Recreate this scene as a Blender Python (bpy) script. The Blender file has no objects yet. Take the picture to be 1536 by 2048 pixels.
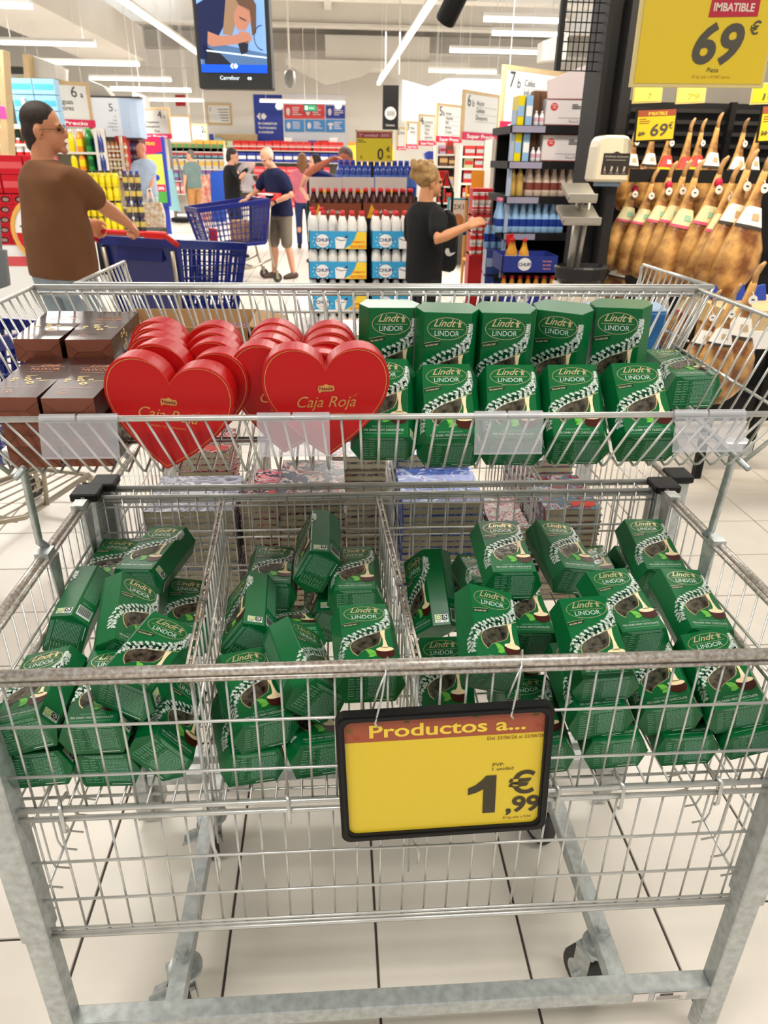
import bpy, bmesh, math, random
from mathutils import Vector, Matrix, Euler
random.seed(7)
S = bpy.context.scene
COL = S.collection
V = Vector

# ---------------------------------------------------------------- camera
FPX, W0, H0 = 1444.0, 1536.0, 2048.0
TH, YAW, ROLL = math.radians(26.1), math.radians(4.0), math.radians(.86)
FWD = V((math.sin(YAW)*math.cos(TH), math.cos(YAW)*math.cos(TH), -math.sin(TH)))
R0 = V((math.cos(YAW), -math.sin(YAW), 0)); D0 = FWD.cross(R0)
RIGHT = R0*math.cos(ROLL) - D0*math.sin(ROLL)
DOWN = R0*math.sin(ROLL) + D0*math.cos(ROLL)
CAM = V((0, 0, 1.6))
cd = bpy.data.cameras.new('camera'); cam = bpy.data.objects.new('camera', cd); COL.objects.link(cam)
cam.matrix_world = Matrix(((RIGHT.x, -DOWN.x, -FWD.x, CAM.x), (RIGHT.y, -DOWN.y, -FWD.y, CAM.y), (RIGHT.z, -DOWN.z, -FWD.z, CAM.z), (0, 0, 0, 1)))
cd.sensor_fit = 'VERTICAL'; cd.sensor_height = 24.0; cd.lens = FPX/H0*24.0
cd.clip_start = .05; cd.clip_end = 200
cd.dof.use_dof = True; cd.dof.focus_distance = 1.22; cd.dof.aperture_fstop = cd.lens/2.9
S.camera = cam

# ---------------------------------------------------------------- world, lamps, exposure
S.view_settings.view_transform = 'Standard'; S.view_settings.look = 'None'
S.view_settings.exposure = 0.08; S.view_settings.gamma = 1.0; S.view_settings.use_curve_mapping = False
wd = bpy.data.worlds.new('hall_light'); S.world = wd; wd.use_nodes = True
bg = wd.node_tree.nodes['Background']; bg.inputs[0].default_value = (1.0, .975, .94, 1); bg.inputs[1].default_value = .47
def area(name, loc, sx, sy, power, col=(1, .965, .915), rot=(0, 0, 0)):
    l = bpy.data.lights.new(name, 'AREA'); l.shape = 'RECTANGLE'; l.size = sx; l.size_y = sy; l.energy = power*.72; l.color = col
    o = bpy.data.objects.new(name, l); o.location = loc; o.rotation_euler = rot; COL.objects.link(o)
for i, (x, y, p) in enumerate([(-2.6, -.8, 150), (2.4, -.2, 150), (-2.5, 4.5, 150), (2.6, 4.8, 130), (-5, 9.5, 330), (1.5, 10, 330), (7, 9.5, 250), (-6, 16.5, 420), (0, 17, 420), (6.5, 17, 420), (-6, 24, 460), (0, 24.5, 460), (6.5, 24.5, 460)]):
    area('ceiling_lamp', (x, y, 3.85), 3.2, .5, p)

# ---------------------------------------------------------------- helpers
def lin(c): 
    c /= 255.0
    return c/12.92 if c <= .04045 else ((c+.055)/1.055)**2.4
def rgb(r, g, b): return (lin(r), lin(g), lin(b), 1)
MATS = {}
def mat(name, c, rough=.5, metal=0., emit=0., var=0., vscale=40., bump=0., bscale=200., alpha=1., coat=0., c2=None):
    if name in MATS: return MATS[name]
    m = bpy.data.materials.new(name); m.use_nodes = True; MATS[name] = m
    nt = m.node_tree; b = nt.nodes['Principled BSDF']
    col = rgb(*c) if len(c) == 3 else c
    b.inputs['Base Color'].default_value = col; b.inputs['Roughness'].default_value = rough; b.inputs['Metallic'].default_value = metal
    b.inputs['Specular IOR Level'].default_value = .32 if not metal else .5
    if coat: b.inputs['Coat Weight'].default_value = coat; b.inputs['Coat Roughness'].default_value = .12
    if emit: b.inputs['Emission Color'].default_value = col; b.inputs['Emission Strength'].default_value = emit
    if alpha < 1: b.inputs['Alpha'].default_value = alpha
    if var or c2 or bump: tc = nt.nodes.new('ShaderNodeTexCoord')
    if var or c2:
        n = nt.nodes.new('ShaderNodeTexNoise'); n.inputs['Scale'].default_value = vscale; n.inputs['Detail'].default_value = 5
        nt.links.new(tc.outputs['Object'], n.inputs['Vector'])
        r = nt.nodes.new('ShaderNodeValToRGB'); r.color_ramp.elements[0].position = .36; r.color_ramp.elements[1].position = .66
        a = rgb(*c2) if c2 else tuple(max(0, x*(1-var)) for x in col[:3])+(1,)
        r.color_ramp.elements[0].color = a; r.color_ramp.elements[1].color = col
        nt.links.new(n.outputs[0], r.inputs[0]); nt.links.new(r.outputs[0], b.inputs['Base Color'])
    if bump:
        n2 = nt.nodes.new('ShaderNodeTexNoise'); n2.inputs['Scale'].default_value = bscale; n2.inputs['Detail'].default_value = 3
        nt.links.new(tc.outputs['Object'], n2.inputs['Vector'])
        bp = nt.nodes.new('ShaderNodeBump'); bp.inputs['Strength'].default_value = bump; bp.inputs['Distance'].default_value = .002
        nt.links.new(n2.outputs[0], bp.inputs['Height']); nt.links.new(bp.outputs[0], b.inputs['Normal'])
    return m
def ray(px, py): return FWD + RIGHT*((px-768)/FPX) + DOWN*((py-1024)/FPX)
def at(px, py, Y):
    v = ray(px, py); return CAM + v*(Y/v.y)
def onz(px, py, z):
    v = ray(px, py); return CAM + v*((z-1.6)/v.z)
def tag(o, label=None, cat=None, group=None, kind=None):
    if label: o['label'] = label
    if cat: o['category'] = cat
    if group: o['group'] = group
    if kind: o['kind'] = kind
    return o
def empty(name, loc=(0, 0, 0), rot=(0, 0, 0)):
    o = bpy.data.objects.new(name, None); o.location = loc; o.rotation_euler = rot; o.empty_display_size = .05; COL.objects.link(o); return o
def thing(name, label, cat, loc=(0, 0, 0), rot=(0, 0, 0), group=None, kind=None):
    return tag(empty(name, loc, rot), label, cat, group, kind)
def link(name, mesh, parent=None, loc=None, rot=None):
    o = bpy.data.objects.new(name, mesh); COL.objects.link(o)
    if parent: o.parent = parent
    if loc is not None: o.location = loc
    if rot is not None: o.rotation_euler = rot
    return o
def copy_tree(o, parent=None):
    c = o.copy(); COL.objects.link(c)
    if parent: c.parent = parent
    for ch in list(o.children): copy_tree(ch, c)
    return c
TXT = {}
def text_geo(s, bold=0., shear=0., space=1.):
    k = (s, bold, shear, space)
    if k in TXT: return TXT[k]
    cu = bpy.data.curves.new('lettering', 'FONT'); cu.body = s; cu.size = 1; cu.offset = bold; cu.shear = shear; cu.space_character = space
    cu.align_x = 'LEFT'; cu.resolution_u = 4; cu.fill_mode = 'FRONT' if cu.dimensions == '3D' else cu.fill_mode
    o = bpy.data.objects.new('lettering', cu)
    me = bpy.data.meshes.new_from_object(o)
    vs = [(v.co.x, v.co.y) for v in me.vertices]; fs = [tuple(p.vertices) for p in me.polygons]
    bpy.data.objects.remove(o); bpy.data.meshes.remove(me); bpy.data.curves.remove(cu)
    x0 = min((v[0] for v in vs), default=0); x1 = max((v[0] for v in vs), default=0)
    y0 = min((v[1] for v in vs), default=0); y1 = max((v[1] for v in vs), default=0)
    TXT[k] = (vs, fs, x0, x1, y0, y1); return TXT[k]
class M:
    def __init__(s): s.v = []; s.f = []; s.m = []
    def add(s, vs, fs, mi=0):
        b = len(s.v); s.v += [tuple(v) for v in vs]; s.f += [tuple(i+b for i in f) for f in fs]; s.m += [mi]*len(fs)
    def box(s, x0, x1, y0, y1, z0, z1, mi=0):
        s.add([(x0,y0,z0),(x1,y0,z0),(x1,y1,z0),(x0,y1,z0),(x0,y0,z1),(x1,y0,z1),(x1,y1,z1),(x0,y1,z1)],
              [(0,3,2,1),(4,5,6,7),(0,1,5,4),(1,2,6,5),(2,3,7,6),(3,0,4,7)], mi)
    def obox(s, c, u, v, w, mi=0):
        c, u, v, w = V(c), V(u), V(v), V(w)
        s.add([c-u-v-w, c+u-v-w, c+u+v-w, c-u+v-w, c-u-v+w, c+u-v+w, c+u+v+w, c-u+v+w],
              [(0,3,2,1),(4,5,6,7),(0,1,5,4),(1,2,6,5),(2,3,7,6),(3,0,4,7)], mi)
    def bar(s, a, b, wx, wz, mi=0, up=(0,0,1)):
        a, b = V(a), V(b); d = (b-a); l = d.length/2; d.normalize(); u = V(up)
        if abs(d.dot(u)) > .95: u = V((0,1,0))
        sx = d.cross(u).normalized(); sz = sx.cross(d)
        s.obox((a+b)/2, sx*(wx/2), d*l, sz*(wz/2), mi)
    def tube(s, pts, r, n=6, mi=0, closed=False, caps=True):
        pts = [V(p) for p in pts]; N = len(pts); rr = r if isinstance(r, (list, tuple)) else [r]*N
        prev = None; b = len(s.v)
        for i, p in enumerate(pts):
            if closed: d = pts[(i+1) % N]-pts[i-1]
            elif i == 0: d = pts[1]-p
            elif i == N-1: d = p-pts[i-1]
            else: d = (pts[i+1]-p).normalized()+(p-pts[i-1]).normalized()
            if d.length < 1e-9: d = V((0,0,1))
            d.normalize()
            u = prev-d*prev.dot(d) if prev is not None else (V((0,0,1)) if abs(d.z) < .9 else V((1,0,0)))
            if prev is None: u = u-d*u.dot(d)
            if u.length < 1e-6: u = d.orthogonal()
            u.normalize(); prev = u; w = d.cross(u)
            for k in range(n):
                a = 2*math.pi*k/n; s.v.append(tuple(p+u*(math.cos(a)*rr[i])+w*(math.sin(a)*rr[i])))
        for i in range(N if closed else N-1):
            for k in range(n):
                j = (i+1) % N
                s.f.append((b+i*n+k, b+i*n+(k+1) % n, b+j*n+(k+1) % n, b+j*n+k)); s.m.append(mi)
        if caps and not closed:
            s.f.append(tuple(b+k for k in reversed(range(n)))); s.m.append(mi)
            s.f.append(tuple(b+(N-1)*n+k for k in range(n))); s.m.append(mi)
    def lathe(s, prof, n=12, c=(0,0,0), mi=0, ax=None, sx=1., sy=1., mis=None):
        b = len(s.v); c = V(c)
        for (r, z) in prof:
            for k in range(n):
                a = 2*math.pi*k/n
                p = V((math.cos(a)*r*sx, math.sin(a)*r*sy, z))
                if ax: p = ax @ p
                s.v.append(tuple(c+p))
        for i in range(len(prof)-1):
            for k in range(n):
                s.f.append((b+i*n+k, b+i*n+(k+1) % n, b+(i+1)*n+(k+1) % n, b+(i+1)*n+k)); s.m.append(mis[i] if mis else mi)
        s.f.append(tuple(b+k for k in reversed(range(n)))); s.m.append(mis[0] if mis else mi)
        e = b+(len(prof)-1)*n
        s.f.append(tuple(e+k for k in range(n))); s.m.append(mis[-1] if mis else mi)
    def ball(s, c, rx, ry, rz, n=12, m=8, mi=0, rot=None):
        prof = [(max(1e-4, math.sin(math.pi*i/m)), -math.cos(math.pi*i/m)) for i in range(m+1)]
        A = Matrix.Diagonal((rx, ry, rz)); A = (rot @ A) if rot is not None else A
        s.lathe(prof, n, c, mi, A)
    def prism(s, poly, o, u, v, w, mi=0, side=None, back=True):
        o, u, v, w = V(o), V(u), V(v), V(w); n = len(poly)
        a = [o+u*p[0]+v*p[1] for p in poly]; s.add(a+[p+w for p in a], [], 0)
        b = len(s.v)-2*n
        s.f.append(tuple(b+i for i in range(n))); s.m.append(mi)
        if back: s.f.append(tuple(b+n+i for i in reversed(range(n)))); s.m.append(mi)
        for i in range(n):
            j = (i+1) % n; s.f.append((b+j, b+i, b+n+i, b+n+j)); s.m.append(mi if side is None else side)
    def poly(s, poly, o, u, v, mi=0):
        o, u, v = V(o), V(u), V(v); n = len(poly)
        s.add([o+u*p[0]+v*p[1] for p in poly], [tuple(range(n))], mi)
    def rect(s, x0, x1, y0, y1, o, u, v, mi=0): s.poly([(x0,y0),(x1,y0),(x1,y1),(x0,y1)], o, u, v, mi)
    def ring(s, cx, cy, rx, ry, t, o, u, v, mi=0, n=40):
        o, u, v = V(o), V(u), V(v); vs = []; fs = []
        for i in range(n):
            a = 2*math.pi*i/n
            vs.append(o+u*(cx+math.cos(a)*rx)+v*(cy+math.sin(a)*ry)); vs.append(o+u*(cx+math.cos(a)*(rx-t))+v*(cy+math.sin(a)*(ry-t)))
        for i in range(n):
            j = (i+1) % n; fs.append((2*i, 2*j, 2*j+1, 2*i+1))
        s.add(vs, fs, mi)
    def disc(s, cx, cy, rx, ry, o, u, v, mi=0, n=20):
        s.poly([(cx+math.cos(2*math.pi*i/n)*rx, cy+math.sin(2*math.pi*i/n)*ry) for i in range(n)], o, u, v, mi)
    def text(s, t, x, y, size, o, u, v, mi=0, align='C', bold=0., shear=0., width=None, xs=1., rot=0., space=1.):
        vs, fs, x0, x1, y0, y1 = text_geo(t, bold, shear, space)
        o, u, v = V(o), V(u), V(v); k = size; kx = size*xs
        if width: kx = width/max(1e-6, x1-x0)
        off = {'C': -(x0+x1)/2, 'L': -x0, 'R': -x1}[align]
        cr, sr = math.cos(rot), math.sin(rot); out = []
        for a, b in vs:
            px, py = (a+off)*kx, b*k
            out.append(o+u*(x+px*cr-py*sr)+v*(y+px*sr+py*cr))
        s.add(out, fs, mi)
    def mesh(s, name, mats, smooth=False, bevel=0.):
        me = bpy.data.meshes.new(name); me.from_pydata(s.v, [], s.f); me.update()
        for m_ in mats: me.materials.append(m_)
        me.polygons.foreach_set('material_index', s.m)
        if bevel:
            bm = bmesh.new(); bm.from_mesh(me); bmesh.ops.remove_doubles(bm, verts=bm.verts, dist=1e-5)
            bmesh.ops.bevel(bm, geom=bm.edges[:], offset=bevel, segments=1, affect='EDGES'); bm.to_mesh(me); bm.free()
        if smooth: me.polygons.foreach_set('use_smooth', [True]*len(me.polygons))
        return me
    def build(s, name, mats, parent=None, smooth=False, bevel=0., loc=None, rot=None):
        if not isinstance(mats, (list, tuple)): mats = [mats]
        return link(name, s.mesh(name, mats, smooth, bevel), parent, loc, rot)
def boxpart(name, parent, mt, x0, x1, y0, y1, z0, z1, bevel=0.):
    m = M(); m.box(x0, x1, y0, y1, z0, z1); return m.build(name, mt, parent, bevel=bevel)
def shade_auto(o, ang=40):
    o.data.polygons.foreach_set('use_smooth', [True]*len(o.data.polygons))
    try: o.data.set_sharp_from_angle(angle=math.radians(ang))
    except Exception: pass
    return o
X_, Y_, Z_ = V((1,0,0)), V((0,1,0)), V((0,0,1))

# ---------------------------------------------------------------- materials
steel = mat('galvanised_steel', (196, 201, 199), .36, .55, var=.26, vscale=60, bump=.08, bscale=300)
wire = mat('zinc_wire', (214, 213, 207), .30, .65, var=.15, vscale=30)
wornrail = mat('worn_zinc_rail', (214, 211, 204), .34, .6, c2=(168, 154, 140), vscale=160)
blackp = mat('black_plastic', (18, 17, 17), .55)
rubber = mat('grey_rubber', (66, 64, 62), .7)
green = mat('green_carton', (0, 98, 48), .36, coat=.12)
gold = mat('gold_foil', (214, 178, 104), .25, .9)
white = mat('white_paint', (238, 236, 230), .5)
silver = mat('silver_ink', (214, 226, 214), .3, .35)
# ================================================================ setting
grout = mat('dark_grout', (70, 62, 56), .9)
tilem = mat('cream_tile', (230, 222, 209), .28, var=.05, vscale=6)
fl = M(); fl.box(-18, 18, -2.5, 31, -.05, -.003); floor = fl.build('floor', grout); tag(floor, kind='structure')
TS, TX, TY = .3335, .0705, 1.0925
def tilegeo(m, x0, y0, full=True):
    g, c = .0026, .0016; x1, y1 = x0+TS-g, y0+TS-g; x0 += g; y0 += g
    if full:
        m.add([(x0,y0,-.003),(x1,y0,-.003),(x1,y1,-.003),(x0,y1,-.003),(x0+c,y0+c,0),(x1-c,y0+c,0),(x1-c,y1-c,0),(x0+c,y1-c,0)],
              [(4,5,6,7),(0,1,5,4),(1,2,6,5),(2,3,7,6),(3,0,4,7)])
    else: m.add([(x0,y0,0),(x1,y0,0),(x1,y1,0),(x0,y1,0)], [(0,1,2,3)])
tm = M(); tilegeo(tm, 0, 0); tmesh = tm.mesh('tile', [tilem])
cells = []
for i in range(-53, 53):
    for j in range(-9, 89):
        x, y = TX+i*TS, TY+j*TS
        p = V((x+TS/2, y+TS/2, 0))-CAM; z = p.dot(FWD); vis = False
        if z > .3:
            a, b = 768+FPX*p.dot(RIGHT)/z, 1024+FPX*p.dot(DOWN)/z
            vis = -180 < a < 1716 and 200 < b < 2250
        cells.append((0 if vis else 1, p.length, x, y))
cells.sort()
rest = M()
for k, (nv, d, x, y) in enumerate(cells):
    if k < 300: link('tile', tmesh, floor, (x, y, 0))
    else: tilegeo(rest, x, y, d < 9)
tag(rest.build('tiles', tilem, floor), kind='stuff')

wallw = mat('white_wall', (226, 222, 214), .7)
plaster = mat('ceiling_white', (214, 210, 203), .75, var=.06, vscale=.6)
ledm = mat('led_tube', (255, 250, 240), .4, emit=3.0)
skym = mat('skylight_panel', (245, 250, 255), .4, emit=2.2)
wb = M(); wb.box(-18, 18, 30.6, 30.8, 0, 7); tag(wb.build('wall_back', wallw), kind='structure')
ce = M(); ce.box(-18, 18, -2.5, 31, 6.2, 6.3); tag(ce.build('ceiling', plaster), kind='structure')
# roof beams and purlins
def trim(n, f):
    m = M(); f(m); tag(m.build('trim_%d' % n, plaster), kind='structure')
trim(1, lambda m: m.box(-7.4, -5.6, 3, 26, 4.15, 5.0))       # long boxed duct on the left
for k, yy in enumerate((9, 13.5, 18, 22.5, 27)): trim(2+k, lambda m: (m.box(-18, 18, yy, yy+.35, 5.35, 6.2), m.box(-18, 18, yy-.1, yy+.45, 5.27, 5.35)))
for k, xx in enumerate((-4.2, -.2, 3.6, 7.4, 11.2)): trim(7+k, lambda m: m.box(xx, xx+.22, -2, 30.6, 5.7, 6.2))
for k, (yy, zz) in enumerate(((29.2, 4.3), (30.3, 5.0))): trim(12+k, lambda m: m.box(-18, 18, yy, yy+.4, zz, zz+.5))
# skylights
for k, (x, y, w, d) in enumerate([(-9.5, 15, 2.6, 2.4), (-6.9, 20, 2.4, 2.2), (3, 19.8, 4.2, 1.6), (6.5, 12, 2.2, 1.5), (-8, 25.5, 3.4, 2.2), (6.5, 24.5, 5, 1.8), (-1.5, 11, 1.5, 1.5)]):
    m = M(); m.box(x, x+w, y, y+d, 6.15, 6.2); o = m.build('window_%d' % (k+1), skym); tag(o, kind='structure')
# bright skylit strip high on the back wall
m = M(); m.box(2.6, 11.5, 30.5, 30.6, 2.9, 4.25); tag(m.build('window_8', mat('bright_window', (252, 253, 255), .4, emit=1.4)), kind='structure')
# junction box shape of a duct mouth on the back wall
du = thing('air_duct', 'big pale ventilation duct mouth hanging under the roof above the far wall', 'duct', (0, 0, 0))
m = M(); m.box(-.2, 3.2, 27.7, 28.8, 4.25, 5.15); m.build('duct_body', plaster, du)
m = M(); m.prism([(-1.5, 4.3), (-.2, 3.75), (1.0, 4.02), (1.5, 4.3), (2.0, 4.02), (3.2, 3.75), (4.5, 4.3), (4.5, 4.45), (-1.5, 4.45)], (0, 27.6, 0), X_, Z_, Y_*.1); m.build('duct_mouth', plaster, du)
# linear lamps across the hall
LAMPS = [((968,40),(1130,40),13.3), ((985,68),(1135,68),15), ((900,103),(1082,103),17), ((858,143),(992,143),20.5), ((0,12),(62,10),12), ((0,87),(190,87),16), ((60,127),(278,127),19.3), ((180,160),(342,157),22), ((222,181),(382,180),25.7), ((290,201),(407,200),28),((520,203),(690,205),28.5)]
WHERE = ['highest on the right', 'second highest on the right', 'third from the top on the right', 'lowest of the four on the right', 'in the top left corner', 'second from the top at the left edge', 'above the wooden aisle panels at left', 'fourth from the top left of the screen', 'just above the red exit square', 'farthest, low beside the hanging screen', 'thin one in front of the blue wall posters']
for (a, b, Y), wh in zip(LAMPS, WHERE):
    pa, pb = at(*a, Y), at(*b, Y); z = (pa.z+pb.z)/2
    t = thing('linear_lamp', 'white linear ceiling lamp running crosswise, '+wh, 'lamp', (0,0,0), group='crosswise linear lamps')
    m = M(); m.box(pa.x, pb.x, Y-.05, Y+.05, z-.03, z+.03); m.build('diffuser', ledm, t)
    m = M(); m.box(pa.x, pb.x, Y-.06, Y+.06, z+.03, z+.08); m.build('lamp_housing', white, t)
    for x in (pa.x+.2, pb.x-.2): m = M(); m.tube([(x, Y, z+.08), (x, Y, 6.2)], .006, 4); m.build('hanger', white, t)
def longlamp(lab, p0, p1, mt):
    t = thing('linear_lamp', lab, 'lamp', (0,0,0))
    m = M(); m.bar(p0, p1, .09, .06); m.build('diffuser', mt, t)
    m = M(); m.bar(V(p0)+V((0,0,.055)), V(p1)+V((0,0,.055)), .11, .05); m.build('lamp_housing', white, t)
    for k in (.1, .5, .9): m = M(); m.tube([V(p0).lerp(V(p1), k), V((V(p0).lerp(V(p1), k).x, V(p0).lerp(V(p1), k).y, 6.2))], .006, 4); m.build('hanger', white, t)
a = onz(240, 0, 3.9); longlamp('long white lamp line running lengthwise beside the boxed duct at left', (a.x, a.y-2, 3.9), (a.x+.2, 24.5, 3.9), ledm)
a = onz(866, 0, 3.9); b = at(757, 168, 26); longlamp('long white lamp line running lengthwise in the middle of the hall', (a.x, a.y-1, 3.9), (b.x, 26, b.z), ledm)
# track spotlight, ceiling camera, hanging bits
sp = thing('spotlight', 'black track spotlight hanging at the top edge right of centre', 'spotlight', tuple(at(908, 5, 6)))
rm = Euler((math.radians(40), 0, math.radians(35))).to_matrix()
m = M(); m.lathe([(.07, -.13), (.072, -.12), (.072, .1), (.05, .13)], 14, (0,0,0), 0, rm); shade_auto(m.build('lamp_body', blackp, sp))
m = M(); m.box(.02, .16, -.02, .02, .02, .2); m.tube([(.1,0,.2),(.1,0,.6)], .012, 6); m.build('lamp_arm', blackp, sp)
m = M(); m.lathe([(.06, -.135), (.06, -.131)], 14, (0,0,0), 0, rm); m.build('lens', mat('lamp_lens', (240,235,220), .2), sp)
p = at(580, 160, 24); cm = thing('security_camera', 'small dome camera on a thin pole from the roof above the blue posters', 'camera', tuple(p))
m = M(); m.lathe([(.05,.25),(.13,.2),(.16,.05),(.14,-.1),(.06,-.2)], 12); shade_auto(m.build('dome', mat('grey_dome', (120,120,118), .3), cm))
m = M(); m.tube([(0,0,.2),(0,0,6.2-p.z)], .025, 6); m.build('pole', white, cm)
# ================================================================ display trolleys
XL, XR, YF, YB = -.520, .700, .817, 1.400
def wires(m, axis_pts, r, n=6): m.tube(axis_pts, r, n)
def caster(root, x, y, side, ztop=.145, brake=False):
    c = empty('caster', (x, y, 0)); c.parent = root
    w = M(); rm = Euler((0, math.radians(90), math.radians(25*side))).to_matrix()
    w.lathe([(.030,-.016),(.046,-.016),(.050,-.010),(.050,.010),(.046,.016),(.030,.016)], 24, (-.02*side,0,.05), 0, rm)
    shade_auto(w.build('wheel', rubber, c))
    h = M(); h.lathe([(.031,-.017),(.031,.017)], 20, (-.02*side,0,.05), 0, rm); h.lathe([(.008,-.03),(.008,.03)], 8, (-.02*side,0,.05), 0, rm)
    h.build('hub', steel, c)
    f = M(); u = rm @ Z_; q = V((-.02*side, 0, 0)); wv = Z_.cross(u).normalized()
    for sg in (-1, 1):
        f.obox(q+u*.024*sg+V((.008*side, 0, .085)), u*.0015, wv*.020, Z_*.042)
    f.lathe([(.034,.128),(.034,.136),(.024,.138),(.024,.145)], 16, (0,0,0)); f.obox(q+V((.010*side,0,.127)), u*.026, wv*.024, Z_*.002)
    shade_auto(f.build('fork', steel, c))
    if brake:
        b = M(); b.obox((-.045*side, -.035, .105), u*.020, V((0,.9,-.4))*.035, V((0,.4,.9))*.002); b.obox((-.045*side,-.045,.112), u*.02, V((0,.5,.8))*.012, V((0,.8,-.5))*.002)
        b.obox((-.045*side, -.025, .104), u*.010, V((0,.9,-.4))*.014, V((0,.4,.9))*.004)
        b.build('brake_pedal', steel, c)
    return c
def bolt(m, x, y, z, r=.016):
    m.lathe([(r,z),(r,z+.004)], 16, (x,y,0)); m.lathe([(r*.72,z+.004),(r*.72,z+.014),(r*.6,z+.016)], 6, (x,y,0))

tA = thing('display_trolley', 'galvanised wire display trolley in front filled with green chocolate cartons', 'display trolley')
# legs: wide upper sleeve and slimmer lower tube; the rear pair carry black caps
def leg(x, y, front):
    s = 1 if x > 0 else -1; m = M(); t = .0022
    xo, xi = x, x-s*.045; a, b = min(xo, xi), max(xo, xi)
    m.box(a, b, y, y+.045, .42, .955 if not front else .90)
    m.box(a+.0035, b-.0035, y+.0035, y+.0415, .02, .42)
    return m.build('leg', steel, tA, bevel=.0025)
for (x, y, fr) in ((-.537, .795, 1), (.741, .795, 1), (-.545, 1.385, 0), (.735, 1.385, 0)):
    o = leg(x, y, fr)
    if not fr:
        s = 1 if x > 0 else -1; xc = x-s*.022
        boxpart('leg_cap', tA, blackp, xc-.028, xc+.028, y-.006, y+.051, .955, .973, .003)
for y in (.800, 1.39):
    o = boxpart('cross_bar', tA, steel, -.50, .70, y, y+.036, .143, .179, .002)
for x0 in (-.340, .510):
    o = boxpart('rail', tA, steel, x0, x0+.035, .836, 1.39, .143, .1775, .002)
    for y in (.925, 1.30):
        m = M(); bolt(m, x0+.0175, y, .1775); m.build('bolt', steel, o)
for (x, y, s, b) in ((-.322, .925, 1, True), (.527, .925, 1, False), (-.322, 1.30, 1, True), (.527, 1.30, 1, False)): caster(tA, x, y, s, brake=b)
# paper sticker on the cross bar
m = M(); o_, u_, v_ = V((.548, .7992, .149)), X_, Z_
m.rect(0, .030, 0, .024, o_, u_, v_, 0); m.rect(.042, .105, 0, .024, o_, u_, v_, 0)
for i in range(22): m.rect(.052+i*.0012, .0526+i*.0012+(.0004 if i % 3 else 0), .015, .022, o_-Y_*.0004, u_, v_, 1)
for i in range(4): m.rect(.046, .1-.006*(i % 2), .003+i*.003, .0042+i*.003, o_-Y_*.0004, u_, v_, 2)
m.build('inventory_sticker', [mat('pinkish_paper', (226, 216, 208), .6), mat('print_black', (40, 38, 36), .6), mat('print_grey', (150, 140, 136), .6)], tA)
# front basket wall
def grid_panel(name, root, p00, ux, uz, nx, wx0, dx, zs, r=.0019, rh=.0024, top=None, bot=None):
    """vertical wires spaced dx along ux, horizontal wires at zs"""
    m = M(); L = ux.length; ud = ux.normalized()
    for i in range(nx):
        d = wx0+i*dx
        if d < L: m.tube([p00+ud*d, p00+ud*d+uz], r, 5)
    for z in zs: m.tube([p00+uz.normalized()*z+ud*0 - uz.cross(ux).normalized()*.004, p00+uz.normalized()*z+ux - uz.cross(ux).normalized()*.004], rh, 6)
    return tag(m.build(name, wire, root, smooth=True), kind='stuff')
def rail(root, a, b, r=.006, name='rim_rail', mt=None, gap=.0):
    m = M(); m.tube([a, b], r, 8)
    return m.build(name, mt or wornrail, root, smooth=True)
grid_panel('front_mesh', tA, V((-.545, YF, .700)), V((1.265, 0, 0)), V((0, 0, .26)), 40, .0035, .0380, (.005, .075, .170))
m = M(); m.tube([(-.55, YF-.004, .962), (.72, YF-.004, .962)], .0085, 10); m.tube([(-.55, YF-.006, .949), (.72, YF-.006, .949)], .0045, 8); m.build('rim_rail', wornrail, tA, smooth=True)
m = M()
for z, y in ((.708, YF-.006), (.698, YF+.006), (.689, YF-.006), (.680, YF+.003)): m.tube([(-.53, y, z), (.715, y, z)], .0042, 6)
m.build('lower_rail', wire, tA, smooth=True)
# hinged flap below
grid_panel('front_flap', tA, V((-.500, YF, .420)), V((1.185, 0, 0)), V((0, 0, .268)), 31, .025, .0382, (.003, .012, .083, .172))
m = M(); m.tube([(-.505, YF-.005, .414), (.685, YF-.005, .414)], .0042, 6); m.build('lower_rail', wire, tA, smooth=True)
for x in (-.43, -.088, .335, .44, .60):   # wire hooks that hold the flap
    m = M(); m.tube([(x, YF+.03, .705), (x, YF, .715), (x+.004, YF-.010, .712), (x+.004, YF-.012, .670), (x+.004, YF-.006, .662)], .0032, 6); m.build('flap_hook', wire, tA, smooth=True)
# rear wall
grid_panel('back_mesh', tA, V((-.50, YB, .700)), V((1.19, 0, 0)), V((0, 0, .255)), 32, .01, .0380, (.09, .175, .235))
for dz, dy in ((.957, 0), (.948, .004)): rail(tA, (-.50, YB+dy, dz), (.69, YB+dy, dz), .0042, mt=wire)
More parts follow.
